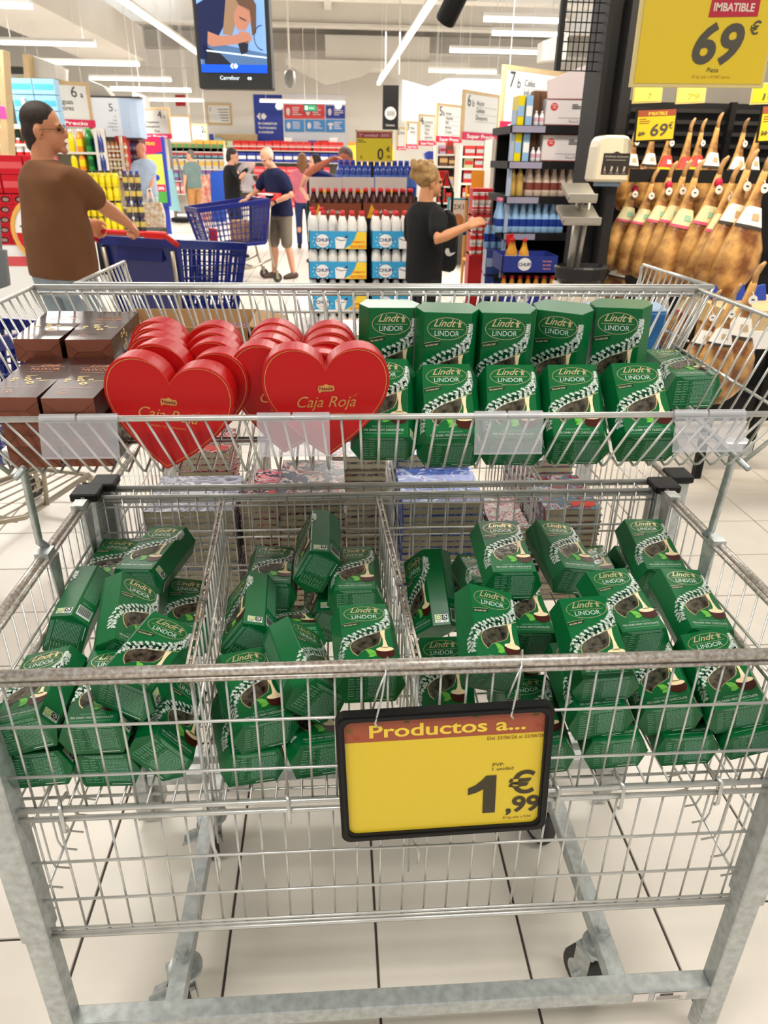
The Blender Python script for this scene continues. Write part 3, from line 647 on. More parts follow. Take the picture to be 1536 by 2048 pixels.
# a plump heart: two arcs for the lobes and curved flanks down to the tip
def heart_outline(w):
    k = w/2; pts = []
    r = .515*k; cx = .485*k; cy = .68*k
    def bez(a, b, c, d, n): return [tuple((1-t)**3*a[j]+3*(1-t)**2*t*b[j]+3*(1-t)*t*t*c[j]+t**3*d[j] for j in (0,1)) for t in [i/n for i in range(n)]]
    rt = bez((0, -.92*k), (.30*k, -.72*k), (1.0*k, -.15*k), (1.0*k, .36*k), 12) + bez((1.0*k, .36*k), (1.0*k, .72*k), (.78*k, .90*k), (.52*k, .90*k), 8) + bez((.52*k, .90*k), (.30*k, .90*k), (.08*k, .78*k), (0, .56*k), 7) + [(0, .56*k)]
    lt = [(-x, y) for x, y in reversed(rt[1:-1])]
    return rt+lt
ho = heart_outline(HW)
def scaled(pts, s, t): 
    cy = .1*HW/2
    return [(x*s, cy+(y-cy)*s+t) for x, y in pts]
m = M(); m.prism(ho, (0, 0, .085), X_, Z_, Y_*HT*.62); heart_me = m.mesh('lid', [redm], bevel=.0012)
m = M(); m.prism(scaled(ho, .985, 0), (0, HT*.55, .085), X_, Z_, Y_*HT*.45); tray_me = m.mesh('base', [redm], bevel=.001)
hp = M(); A, B_ = scaled(ho, .955, .001), scaled(ho, .945, .001); n = len(ho)
hp.add([(x, -.0004, .085+z) for x, z in A]+[(x, -.0004, .085+z) for x, z in B_], [(i, (i+1) % n, n+(i+1) % n, n+i) for i in range(n)], 0)
oh = V((0, -.0004, .085))
hp.poly([(-.012,.022),(-.011,.028),(-.004,.0285),(0,.031),(.004,.0285),(.011,.028),(.012,.022),(.009,.0195),(-.007,.0195),(-.010,.0165)], oh, X_, Z_, 0)
hp.text('Nestlé', 0, .0215, .0075, oh-Y_*.0002, X_, Z_, 1, 'C', bold=.02)
hp.text('Caja Roja', 0, -.0045, .024, oh, X_, Z_, 0, 'C', shear=.35, width=.086); hp.poly([(.034,.010),(.044,.013),(.046,.0165),(.0435,.0135)], oh, X_, Z_, 0)
hp.text('DELICIOSO Y MUY SUAVE ALMENDRO', 0, -.0165, .0035, oh, X_, Z_, 0, 'C', width=.052)
heartp_me = hp.mesh('lid_print', [pr_goldr, mat('print_deep_red', (120, 10, 12), .5)])
# tip pixel column, y (tip), lift of the tip, tilt, roll, yaw
HEARTS = [
 (327, 1.030, .002, .05, .15, -.05, 'foremost red heart box of the left row, tilted with its left lobe high'),
 (372, 1.084, .002, .03, .12, -.08, 'second red heart box of the left row, right lobe above the foremost'),
 (375, 1.130, .000, .02, .07, -.08, 'third red heart box of the left row from the front rail'),
 (380, 1.176, -.002, .02, .06, -.08, 'fourth red heart box of the left row from the front rail'),
 (385, 1.222, -.004, .02, .04, -.08, 'rearmost red heart box of the left row'),
 (656, 1.030, .020, .06, -.01, .03, 'foremost red heart box beside the green cartons, gold script fully visible'),
 (568, 1.080, .002, .03, .12, -.02, 'second red heart box of the right row, shifted left of the foremost'),
 (594, 1.126, .000, .02, .06, -.02, 'third red heart box of the right row from the front rail'),
 (604, 1.172, -.002, .02, .04, .0, 'fourth red heart box of the right row from the front rail'),
 (608, 1.218, -.004, .02, .03, .0, 'rearmost red heart box of the right row'),
]
h0 = thing('heart_box', 'x', 'chocolate box'); link('lid', heart_me, h0); link('base', tray_me, h0); link('lid_print', heartp_me, h0)
for i, (hx, y, dz, ti, ro, ya, lab) in enumerate(HEARTS):
    x = at(hx, 880, y).x; z = 1.170+(y-1.03)*.10+dz
    o = h0 if i == 0 else copy_tree(h0)
    R = Matrix.Rotation(ya, 3, 'Z') @ Matrix.Rotation(ti, 3, 'X') @ Matrix.Rotation(ro, 3, 'Y')
    o.rotation_euler = R.to_euler(); o.location = (x, y, z)
    tag(o, lab, 'chocolate box', 'red hearts in the upper basket')

# ================================================================ brown chocolate boxes
choc = mat('brown_carton', (62, 34, 30), .25, .25, coat=.4); copper = mat('copper_end', (134, 78, 58), .34, .45, var=.12, vscale=30)
pr_copper = mat('print_copper', (196, 132, 92), .35, .6); nut = mat('print_nut', (236, 208, 140), .4)
def brown_box():
    t = thing('chocolate_box', 'x', 'chocolate box'); w0, w1, L_, h0_, h1_ = .0365, .0430, .185, .037, .042
    m = M(); m.add([(-w0,0,0),(w0,0,0),(w1,L_,0),(-w1,L_,0),(-w0,0,h0_),(w0,0,h0_),(w1,L_,h1_),(-w1,L_,h1_)], [(0,3,2,1),(4,5,6,7),(1,2,6,5),(2,3,7,6),(3,0,4,7)]); m.build('sleeve', choc, t)
    m = M(); m.add([(-w0,0,0),(w0,0,0),(w0,0,h0_),(-w0,0,h0_),(-.018,-.0012,.0175),(.018,-.0012,.0175)], [(0,1,5,4),(2,3,4,5),(1,2,5),(3,0,4)]); m.build('end_flap', copper, t)
    e = M(); 
    e.tube([(-w0,-.0006,.0),(-.018,-.0014,.0175),(-w0,-.0006,h0_-.006)], .0003, 4); e.tube([(w0,-.0006,.0),(.018,-.0014,.0175),(w0,-.0006,h0_-.006)], .0003, 4); e.tube([(-.018,-.0014,.0175),(.018,-.0014,.0175)], .0003, 4); e.build('fold_line', mat('fold_shadow', (74, 40, 30), .5), t)
    p = M(); o_, u_ = V((0, 0, h0_+.0004)), X_; v_ = V((0, L_, h1_-h0_)).normalized()
    p.text('Lindt', .006, .140, .014, o_, u_, v_, 0, 'C', shear=.4, bold=.01); p.text('NUXOR', .004, .122, .015, o_, u_, v_, 0, 'C', width=.044); p.rect(-.024, .03, .1365, .1375, o_, u_, v_, 0)
    p.text('CHOCOLATE CON AVELLANAS', .002, .111, .005, o_, u_, v_, 0, 'C', width=.036)
    for (x, y, r) in ((-.024,.080,.0048),(-.008,.086,.0042),(-.004,.076,.0055),(.010,.080,.004),(.004,.062,.006),(-.025,.071,.003)): p.ring(x, y, r, r*.9, r*.55, o_, u_, v_, 1, 12)
    for (x, y) in ((.014,.070),(-.014,.092)): p.poly([(x,y),(x+.016,y+.003),(x+.017,y+.0045),(x+.002,y+.003)], o_, u_, v_, 1)
    p.ring(-.014, .024, .0068, .0068, .0009, o_, u_, v_, 0, 16); p.text('e', -.014, .021, .008, o_, u_, v_, 0); p.rect(-.028, .024, .043, .0437, o_, u_, v_, 0)
    os_, us = V((w0+.0004, 0, 0)), V((w1-w0, L_, 0)).normalized()
    for (x, y, r) in ((.060,.030,.005),(.075,.033,.0055),(.088,.024,.004),(.078,.014,.0055),(.066,.008,.0045)): p.ring(x, y, r, r, r*.5, os_, us, Z_, 1, 12)
    p.build('print', [pr_copper, nut], t)
    return t
b0 = brown_box()
BR = [(-.486, 1.21, 1.292, .0, 'brown chocolate box on top of the stack, left of the two at the back'), (-.402, 1.205, 1.292, .03, 'brown chocolate box on top of the stack, right of the two, beside the red hearts'),
      (-.460, 1.018, 1.253, -.02, 'brown chocolate box of the lower front pair at the frame edge, hazelnuts printed on top'), (-.380, 1.012, 1.253, -.01, 'brown chocolate box of the lower front pair, next to the red hearts'),
      (-.446, 1.022, 1.214, -.03, 'brown chocolate box behind the ticket holder, left, second from the basket floor'), (-.374, 1.022, 1.214, .0, 'brown chocolate box behind the ticket holder, right, second from the basket floor'),
      (-.452, 1.036, 1.175, .02, 'brown chocolate box lowest on the basket floor, left'), (-.375, 1.038, 1.175, -.01, 'brown chocolate box lowest on the basket floor, right'),
      (-.478, 1.212, 1.252, .01, 'brown chocolate box under the upper back pair, left, almost hidden'), (-.390, 1.212, 1.252, .02, 'brown chocolate box under the upper back pair, right, almost hidden')]
for i, (x, y, z, r, lab) in enumerate(BR):
    o = b0 if i == 0 else copy_tree(b0); o.location = (x, y, z); o.rotation_euler = (math.radians(1.5), 0, r); tag(o, lab, 'chocolate box', 'brown boxes stacked in the upper basket')

# ================================================================ comic books
def cover_mat(name, cols, scale):
    m = bpy.data.materials.new(name); m.use_nodes = True; nt = m.node_tree; b = nt.nodes['Principled BSDF']; b.inputs['Roughness'].default_value = .22
    tc = nt.nodes.new('ShaderNodeTexCoord'); n = nt.nodes.new('ShaderNodeTexNoise'); n.inputs['Scale'].default_value = scale; n.inputs['Detail'].default_value = 4; n.inputs['Distortion'].default_value = 1.6
    nt.links.new(tc.outputs['Object'], n.inputs['Vector']); r = nt.nodes.new('ShaderNodeValToRGB'); r.color_ramp.interpolation = 'CONSTANT'
    while len(r.color_ramp.elements) < len(cols): r.color_ramp.elements.new(.5)
    for i, (c, e) in enumerate(zip(cols, r.color_ramp.elements)): e.position = .30+.42*i/len(cols) if i else 0; e.color = rgb(*c)
    nt.links.new(n.outputs[0], r.inputs[0]); nt.links.new(r.outputs[0], b.inputs['Base Color']); return m
cov = {'silver': cover_mat('cover_silver', [(120,124,140),(196,200,214),(150,154,170),(222,224,232),(170,172,190)], 14),
 'dark': cover_mat('cover_dark', [(46,46,54),(92,80,84),(60,74,84),(190,170,160),(120,40,36),(70,70,80)], 22),
 'blue': cover_mat('cover_blue', [(44,66,150),(84,120,200),(64,90,176),(170,190,226),(96,84,160)], 20),
 'pale': cover_mat('cover_pale', [(176,196,184),(210,214,204),(160,64,76),(226,200,198),(120,60,84),(200,206,196)], 26),
 'maroon': cover_mat('cover_maroon', [(90,30,44),(150,60,70),(70,120,140),(190,170,180),(120,40,50)], 24),
 'pink': cover_mat('cover_pink', [(214,70,96),(240,150,150),(70,40,50),(226,196,190),(200,60,80)], 24),
 'purple': cover_mat('cover_purple', [(70,66,130),(200,120,130),(110,90,150),(224,180,170),(60,60,110)], 24),
 'orange': cover_mat('cover_orange', [(110,60,50),(214,120,70),(226,190,160),(70,60,80),(180,90,60)], 24)}
pages = mat('book_pages', (190, 178, 150), .8, var=.12, vscale=90); redink = mat('red_title_ink', (206, 52, 34), .3)
BK = {}
def book(kind, w=.118, d=.178, t=.0165, title=True):
    k = (kind, w, d)
    if k not in BK:
        m = M(); m.box(-w/2, w/2, 0, d, t-.001, t); m.box(-w/2, w/2, 0, d, 0, .001); m.box(-w/2, -w/2+.0012, 0, d, 0, t); cm_ = m.mesh('cover', [cov[kind]])
        m = M(); m.box(-w/2+.001, w/2-.003, .002, d-.002, .001, t-.001); pm = m.mesh('pages', [pages]); tm_ = None
        if title:
            m = M(); rr = random.Random(kind); pts = []
            for i in range(13): a = i/12; pts.append((w*(.02+.42*a), d*.16+ (.012+.012*rr.random())))
            for i in range(13): a = 1-i/12; pts.append((w*(.02+.42*a), d*.16-(.008+.014*rr.random())))
            m.poly(pts, (0,0,t+.0004), X_, Y_, 0); tm_ = m.mesh('title_splash', [redink])
        BK[k] = (cm_, pm, tm_)
    o = thing('comic_book', 'x', 'book'); a, b, c = BK[k]; link('cover', a, o); link('pages', b, o)
    if c: link('title_splash', c, o)
    return o
rb = random.Random(5)
def pile(kind, x, y, ztop, n, lab, w=.118, d=.178, title=True, rot=0., rest_=True):
    for i in range(n):
        o = book(kind, w, d, title=title and i == 0); o.location = (x+(rb.uniform(-.003, .003) if i else 0), y+(rb.uniform(-.003,.003) if i else 0), ztop-.0165-i*.0168); o.rotation_euler = (0, 0, rot+(rb.uniform(-.03,.03) if i else 0))
        tag(o, ('%s comic book topping the pile %s' % (DESC[kind], lab)) if i == 0 else ('comic book in the pile %s' % lab), 'book', 'pile of books '+lab)
DESC = {'silver': 'silver', 'dark': 'dark grey', 'blue': 'bright blue', 'pale': 'pale red green', 'maroon': 'maroon', 'pink': 'pink', 'purple': 'purple', 'orange': 'orange brown'}
pile('silver', -.335, 1.475, .885, 17, 'behind the left rear mesh', .20, .20, False)
pile('pink', -.165, 1.50, .90, 10, 'beside the silver pile at the divider')
pile('dark', -.060, 1.475, .925, 20, 'left of centre in the second trolley', .150, .2)
pile('dark', .055, 1.68, .930, 18, 'left of centre, far side of second trolley', .14, .2)
pile('blue', .240, 1.470, .900, 18, 'right of centre in the second trolley', .19, .20)
pile('blue', .245, 1.70, .925, 16, 'right of centre, far side of second trolley', .19, .20)
pile('pale', .398, 1.462, .835, 13, 'near the second trolley\'s third divider', .090, .2, False)
pile('maroon', .545, 1.475, .875, 15, 'in the right end of the second trolley', .135, .2)
pile('maroon', .545, 1.70, .905, 15, 'far right corner of second trolley', .13, .2, False)
pile('pink', -.34, 1.72, .93, 12, 'far left corner of second trolley', .13, .18)
pile('purple', -.175, 1.56, 1.256, 3, 'in the rear wire basket behind the hearts', .13, .18)
pile('orange', .045, 1.57, 1.256, 3, 'in the rear basket beside the green cartons', .13, .18)
# cardboard tray, extra ticket holder and blue packs in the rear basket
cb = mat('cardboard', (176, 138, 92), .75, var=.08, vscale=20)
ct = thing('cardboard_tray', 'plain cardboard tray in the rear wire basket behind the left hearts', 'tray', (-.315, 1.50, 1.202))
m = M(); m.box(-.14, .14, 0, .004, 0, .085); m.box(-.14, .14, .196, .2, 0, .085); m.box(-.14, -.136, 0, .2, 0, .085); m.box(.136, .14, 0, .2, 0, .085); m.box(-.14, .14, 0, .2, 0, .003); m.build('tray_wall', cb, ct)
m = M(); m.obox((.17, .1, .078), V((.032, 0, -.006)), V((0, .09, 0)), V((0, 0, .0015))); m.build('flap', cb, ct)
bl = mat('blue_pack', (26, 112, 178), .25, coat=.4, var=.15, vscale=14); blw = mat('pale_pack_top', (168, 194, 224), .3)
for i, (x, lab) in enumerate(((.565, 'blue plastic wrapped pack standing behind the bright topped green carton'), (.650, 'blue plastic wrapped pack at the right end of the rear wire basket'))):
    t = thing('blue_pack', lab, 'pack', (x, 1.50, 1.20), (.10, 0, .05), group='blue packs in the rear basket')
    m = M(); m.box(-.041, .041, 0, .06, 0, .122); m.build('wrapper', bl, t, bevel=.006); m = M(); m.box(-.040, .040, .002, .058, .118, .128); m.build('pack_top', blw, t, bevel=.004)
    if i == 0:
        m = M(); m.rect(-.036, -.008, .050, .085, (0, -.0006, 0), X_, Z_, 0); m.text('20', -.022, .074, .020, (0, -.0012, 0), X_, Z_, 1, 'C', rot=math.pi); m.build('print', [mat('print_blue_grey', (60, 90, 120), .4), mat('print_pale_blue', (150, 180, 200), .4)], t)
t = thing('ticket_holder', 'clear plastic ticket holder clipped on the far rail of the rear basket', 'ticket holder', tuple(at(645, 644, 1.80)))
m = M(); m.box(-.055, .055, -.002, .002, -.045, .012); m.build('ticket_sleeve', clear, t)

# ================================================================ price sign
yel = mat('yellow_paper', (224, 194, 48), .35, coat=.25); brn = mat('brown_band', (160, 78, 50), .4, coat=.25); ink = mat('dark_ink', (66, 58, 40), .5); yl2 = mat('yellow_letters', (238, 206, 72), .45); inkr = mat('red_brown_ink', (134, 66, 36), .5); grn = mat('green_doodle', (96, 128, 50), .5); redd = mat('red_doodle', (200, 72, 40), .5)
def round_rect(x0, x1, y0, y1, r, n=6):
    p = []
    for (cx, cy, a0) in ((x1-r, y1-r, 0), (x0+r, y1-r, 90), (x0+r, y0+r, 180), (x1-r, y0+r, 270)):
        for i in range(n+1): a = math.radians(a0+90*i/n); p.append((cx+math.cos(a)*r, cy+math.sin(a)*r))
    return p
sg = thing('price_sign', 'yellow price sign in a black frame hooked on the front rail of the trolley', 'sign', (.1495, .776, .788), (math.radians(-3), math.radians(-1.9), 0))
w, h = .156, .118
def frame_ring(m, a, b, y0, y1, mi=0):
    n = len(a); vs = [(x, y0, z) for x, z in a]+[(x, y0, z) for x, z in b]+[(x, y1, z) for x, z in a]+[(x, y1, z) for x, z in b]
    fs = []
    for i in range(n):
        j = (i+1) % n; fs += [(i, j, n+j, n+i), (2*n+j, 2*n+i, 3*n+i, 3*n+j), (j, i, 2*n+i, 2*n+j), (n+i, n+j, 3*n+j, 3*n+i)]
    m.add(vs, fs, mi)
m = M(); frame_ring(m, round_rect(-w, w, -h, h, .014), round_rect(-w+.012, w-.012, -h+.012, h-.012, .012), -.004, .008)
frame_ring(m, round_rect(-w+.004, w-.004, -h+.004, h-.004, .012), round_rect(-w+.009, w-.009, -h+.009, h-.009, .012), -.0065, -.004)
frame_ring(m, round_rect(-w+.002, w-.002, -h+.002, h-.002, .012), round_rect(-w+.007, w-.007, -h+.007, h-.007, .012), .008, .012); m.build('frame', blackp, sg)
m = M(); pp = round_rect(-.146, .146, -.108, .108, .012); m.prism(pp, (0, .001, 0), X_, Z_, Y_*.003, 0)
top = [p for p in pp if p[1] > .067]; top = [(.146,.067)]+[p for p in top]+[(-.146,.067)]
m.poly(top, (0, .0006, 0), X_, Z_, 1); m.build('price_sheet', [yel, brn], sg)
m = M(); o_ = V((0, .0002, 0))
m.text('Productos a...', .004, .0745, .031, o_, X_, Z_, 0, 'C', bold=.02, width=.225)
m.text('Del 22/06/26 al 22/06/26', .1445, .058, .0085, o_, X_, Z_, 1, 'R', width=.083)
m.text('PVP:', .071, .0085, .0085, o_, X_, Z_, 2, 'L', xs=1.15); m.text('1 unidad', .071, .0005, .0085, o_, X_, Z_, 2, 'L', xs=1.15)
m.poly([(.0585,-.0815),(.0775,-.0815),(.0775,-.0085),(.062,-.0085),(.056,-.0165),(.046,-.026),(.0355,-.031),(.0355,-.044),(.048,-.040),(.0585,-.034)], o_, X_, Z_, 2); m.text('€', .116, -.046, .058, o_, X_, Z_, 2, 'C', bold=.02, xs=1.08)
m.text(',99', .120, -.082, .042, o_, X_, Z_, 2, 'C', bold=.03, width=.052); m.text('El kg sale a 9,95', .112, -.0955, .0062, o_, X_, Z_, 1, 'C', xs=1.1)
for (x, z, s_) in ((-.136,.088,.006), (.130,.099,.0055), (-.055,.099,.004), (.045,.102,.005)):
    for k in range(3): a = k*math.pi/3+.3; m.bar(o_+V((x+math.cos(a)*s_, 0, z+math.sin(a)*s_)), o_+V((x-math.cos(a)*s_, 0, z-math.sin(a)*s_)), .0006, .0004, 3)
for (x, z) in ((-.132,.082), (.130,.086)):
    q = [(0,0),(.004,-.010),(.007,-.004),(.011,-.013)]
    for a, b in zip(q, q[1:]): m.bar(o_+V((x+a[0], 0, z+a[1])), o_+V((x+b[0], 0, z+b[1])), .0006, .0004, 4)
m.build('lettering', [yl2, inkr, ink, grn, redd], sg)
for x in (-.112+.02, .100):    # bent wire hooks from the rail
    m = M(); m.tube([(x+.016, .050, .168), (x+.014, .034, .186), (x+.010, .018, .172), (x+.004, .010, .140), (x-.004, -.003, .118), (x-.008, -.008, .106), (x-.004, -.007, .100)], .0016, 6)
    m.tube([(x+.010, .018, .172), (x-.002, .012, .145), (x-.010, .012, .116)], .0016, 6); m.build('hook', wire, sg, smooth=True)
# ================================================================ people
skinA = mat('skin_tan', (206, 142, 104), .5); skinB = mat('skin_pale', (222, 164, 134), .5)
def fuse(m, name, mt, parent, vox, smooth=6):
    me = m.mesh(name, [mt]); o = link(name, me, parent)
    r = o.modifiers.new('fuse', 'REMESH'); r.mode = 'VOXEL'; r.voxel_size = vox; r.use_smooth_shade = True
    s = o.modifiers.new('soften', 'SMOOTH'); s.factor = .5; s.iterations = smooth
    return o
def limb(m, pts, rad, n=10):
    """closed rounded tapering tube"""
    P_ = [V(p) for p in pts]; a = (P_[0]-P_[1]).normalized(); b = (P_[-1]-P_[-2]).normalized()
    pp = [P_[0]+a*rad[0]*.8, P_[0]+a*rad[0]*.5]+P_+[P_[-1]+b*rad[-1]*.5, P_[-1]+b*rad[-1]*.8]; rr = [rad[0]*.35, rad[0]*.8]+list(rad)+[rad[-1]*.8, rad[-1]*.35]
    m.tube(pp, rr, n)
def rings(m, rs, n=18, rot=None):
    """stacked ellipses (x, y, z, rx, ry)"""
    b = len(m.v)
    for (x, y, z, rx, ry) in rs:
        for k in range(n):
            a = 2*math.pi*k/n; c, s_ = math.cos(a), math.sin(a)
            m.v.append((x+rx*math.copysign(abs(c)**.85, c), y+ry*math.copysign(abs(s_)**.9, s_), z))
    for i in range(len(rs)-1):
        for k in range(n): m.f.append((b+i*n+k, b+i*n+(k+1) % n, b+(i+1)*n+(k+1) % n, b+(i+1)*n+k)); m.m.append(0)
    m.f.append(tuple(b+k for k in reversed(range(n)))); m.m.append(0); e = b+(len(rs)-1)*n; m.f.append(tuple(e+k for k in range(n))); m.m.append(0)
def ik(s, t, l1, l2, hint):
    s, t = V(s), V(t); d = t-s; L = min(d.length, (l1+l2)*.998); d.normalize()
    a = (l1*l1-l2*l2+L*L)/(2*L); h = math.sqrt(max(0, l1*l1-a*a)); hn = V(hint); hn = (hn-d*hn.dot(d)).normalized()
    return s+d*a+hn*h, s+d*L
def hand(m, wrist, dirv, palm, curl, side):
    """palm and five separate bent fingers"""
    d = V(dirv).normalized(); p = V(palm); p = (p-d*p.dot(d)).normalized(); w = d.cross(p)*side; W = V(wrist)
    k = W+d*.088
    for o_ in (-.026, -.009, .009, .026): limb(m, [W+w*o_*.6, W+d*.045+w*o_*.95, k+w*o_], [.017, .016, .013], 8)
    for i, (o_, L) in enumerate(((-.031, .062), (-.0105, .078), (.0105, .084), (.031, .074))):
        pts = [k+w*o_-d*.01]; dd = d; q = pts[0]
        for j, f_ in enumerate((.45, .31, .24)):
            an = curl*(.75 if j == 0 else 1.0); dd = (dd*math.cos(an)+p*math.sin(an)).normalized(); pn = p
            p2 = (p*math.cos(an)-d*0).normalized()
            q = q+dd*L*f_*1.1; pts.append(q); p_ = dd.cross(w).normalized()*(1 if side*1 > 0 else 1)
            p = (p-dd*p.dot(dd)).normalized() if (p-dd*p.dot(dd)).length > 1e-3 else -d
        limb(m, pts, [.0105, .0098, .0088, .0075], 7); p = V(palm); p = (p-d*p.dot(d)).normalized()
    t0 = W+d*.03+w*.034; limb(m, [t0, t0+d*.028+w*.020+p*.012, t0+d*.054+w*.020+p*.030], [.014, .012, .0095], 7)
def person(label, loc, face, H, look=0., nod=0., skin=None, top=None, bottom=None, hair=None, hairc=(60,40,30), sleeves='short', shorts=False, lhand=None, rhand=None, stride=.0, lean=0., bald=False, girth=1., vox=.012, shoe=(40,36,34), extra=None, hem=.0, lh_dir=None, rh_dir=None, curl=.55, foot_out=.0, tank=False, raised=False):
    """local frame: +Y is where the body faces, +X its right-hand side seen from behind"""
    k = H/1.75; t = thing('person', label, 'person', loc, (0, 0, face)); t.scale = (k, k, k); skin = skin or skinA
    inv = (Matrix.Translation(loc) @ Matrix.Rotation(face, 4, 'Z') @ Matrix.Scale(k, 4)).inverted()
    g = girth; ly = lambda z: lean*(max(0, z-.92))
    S_ = {}
    for s in (-1, 1): S_[s] = V((s*.176*(.6+.4*g), ly(1.42), 1.425))
    hands = {}
    for s, tgt in ((-1, lhand), (1, rhand)):
        wt = inv @ V(tgt) if tgt is not None else V((s*.255*(.6+.4*g), .06+ly(.9)*.3, .84))
        e, w = ik(S_[s], wt, .30, .265, (s*.5, -.5, -.55)); hands[s] = (S_[s], e, w)
    # legs
    LG = {}
    for s in (-1, 1):
        st = stride*s; LG[s] = [V((s*.095*g**.5, 0, .93)), V((s*.105+s*foot_out*.5, st*.45+.035, .50)), V((s*.105+s*foot_out, st, .085))]
    b = M()
    for s in (-1, 1):
        a, e, w = hands[s]; mid = e.lerp(w, .3)
        limb(b, [a.lerp(e, .1), a.lerp(e, .5), e, mid, w], [.047, .047, .041, .042, .027], 12)
        dirv = (w-e).normalized(); dv = (lh_dir if s < 0 else rh_dir) or dirv
        hand(b, w, dv, V((-s*.6, .2, -.6)) if (lhand if s < 0 else rhand) is not None else V((-s, 0, 0)), curl, s)
        h, kn, an = LG[s]
        limb(b, [h, kn.lerp(h, .5), kn, kn.lerp(an, .35)+V((0, -.018, 0)), an], [.080, .072, .054, .056, .036], 12)
        limb(b, [an+V((0,-.03,-.045)), an+V((s*.01,.07,-.05)), an+V((s*.02,.15,-.06))], [.036, .036, .026], 10)
    rings(b, [(0, ly(.9), .9, .14*g, .10*g), (0, ly(1.1), 1.1, .135*g, .10*g), (0, ly(1.3), 1.3, .16, .105), (0, ly(1.43), 1.43, .145, .085), (0, ly(1.5), 1.49, .06, .06)])
    nb = V((0, ly(1.5)-.01, 1.46)); hc = V((0, ly(1.64)+.025+nod*.10, 1.635-nod*.03))
    limb(b, [nb, hc+V((0,-.02,-.06))], [.060, .056], 12)
    HR = Matrix.Rotation(look, 3, 'Z') @ Matrix.Rotation(-nod, 3, 'X')
    def hp(x, y, z): return hc+HR @ V((x, y, z))
    b.ball(hp(0, -.008, .030), .076, .094, .088, 16, 12, 0, HR); b.ball(hp(0, .028, -.045), .058, .066, .074, 14, 10, 0, HR)
    b.ball(hp(0, .085, -.100), .024, .020, .018, 10, 8, 0, HR); b.ball(hp(0, .100, -.022), .012, .020, .026, 10, 8, 0, HR); b.ball(hp(0, .106, -.034), .016, .013, .011, 10, 8, 0, HR)
    b.ball(hp(0, .078, .012), .052, .022, .012, 12, 8, 0, HR); b.ball(hp(0, .092, -.068), .022, .012, .010, 10, 8, 0, HR)
    for s in (-1, 1): b.ball(hp(s*.078, -.012, -.018), .010, .022, .034, 10, 8, 0, HR)
    fuse(b, 'body', skin, t, vox*.62 if vox < .016 else vox*.8, 4)
    for s in (-1, 1):
        m = M(); m.ball(hp(s*.032, .084, -.006), .013, .009, .0065, 10, 6, 0, HR); m.build('eye', mat('eye_dark', (44, 34, 30), .3), t, smooth=True)
        m = M(); m.ball(hp(s*.033, .092, .016), .022, .006, .0045, 10, 6, 0, HR); m.build('eyebrow', mat('brow_'+str(hairc), hairc, .8), t, smooth=True)
    m = M(); m.ball(hp(0, .101, -.066), .022, .006, .004, 10, 6, 0, HR); m.build('mouth', mat('lips', (160, 88, 76), .5), t, smooth=True)
    # clothes
    c = M(); zh = .86+hem; dz = 1.36 if not tank else 1.33
    rings(c, [(0, ly(zh), zh, .182*g, .128*g), (0, ly(1.0)+.02*(g-1), 1.0, .178*g, .130*g), (0, ly(1.15)+.02*(g-1), 1.15, .172*g, .128*g), (0, ly(1.3), 1.30, .184*(.5+.5*g), .126), (0, ly(1.4), 1.40, .190*(.6+.4*g), .114), (0, ly(1.45), 1.46, .150, .092), (0, ly(1.48)-.006, 1.492, .075, .070)] if not tank else [(0, ly(zh), zh, .175*g, .125*g), (0, 0, 1.0, .165*g, .122*g), (0, 0, 1.15, .158*g, .122*g), (0, 0, 1.30, .165, .122), (0, 0, 1.38, .12, .10)])
    if not tank:
        for s in (-1, 1):
            a, e, w = hands[s]; q = .74 if sleeves == 'short' else 1.0; end = a.lerp(e, q)
            limb(c, [a.lerp(e, .04)+V((-s*.02, 0, 0)), a.lerp(e, .28), end] if sleeves == 'short' else [a+V((-s*.04,0,0)), a, e, e.lerp(w, .92)], [.058, .078, .068*(.8+.2*g)] if sleeves == 'short' else [.066, .064, .052, .042], 14)
    else:
        for s in (-1, 1): limb(c, [(s*.10, .07, 1.36), (s*.095, .0, 1.475), (s*.10, -.08, 1.36)], [.022, .018, .022], 8)
    fuse(c, 'shirt' if not tank else 'tank_top', top, t, vox, 12)
    p = M(); zb = .10 if not shorts else .42
    rings(p, [(0, 0, .82, .150*g, .110*g), (0, 0, .93, .172*g, .122*g), (0, ly(1.0), 1.00, .166*g, .120*g)])
    for s in (-1, 1):
        h, kn, an = LG[s]
        if shorts: limb(p, [h+V((0,0,-.04)), h.lerp(kn, .55), h.lerp(kn, 1.02)], [.098*g**.5, .094, .086], 14)
        else: limb(p, [h+V((0,0,-.04)), h.lerp(kn, .5), kn, kn.lerp(an, .5), an+V((0, 0, .01))], [.096*g**.5, .086, .070, .066, .058], 14)
    fuse(p, 'shorts' if shorts else 'trousers', bottom, t, vox)
    if vox < .03:
        for s in (-1, 1):
            an = LG[s][2]; q = M(); limb(q, [an+V((0,-.045,-.040)), an+V((s*.01,.06,-.045)), an+V((s*.02,.155,-.058))], [.043, .046, .032], 12)
            q.v = [(x, y, max(z, .002)) for x, y, z in q.v]; q.build('shoe', mat('shoe'+str(shoe), shoe, .6), t, smooth=True)
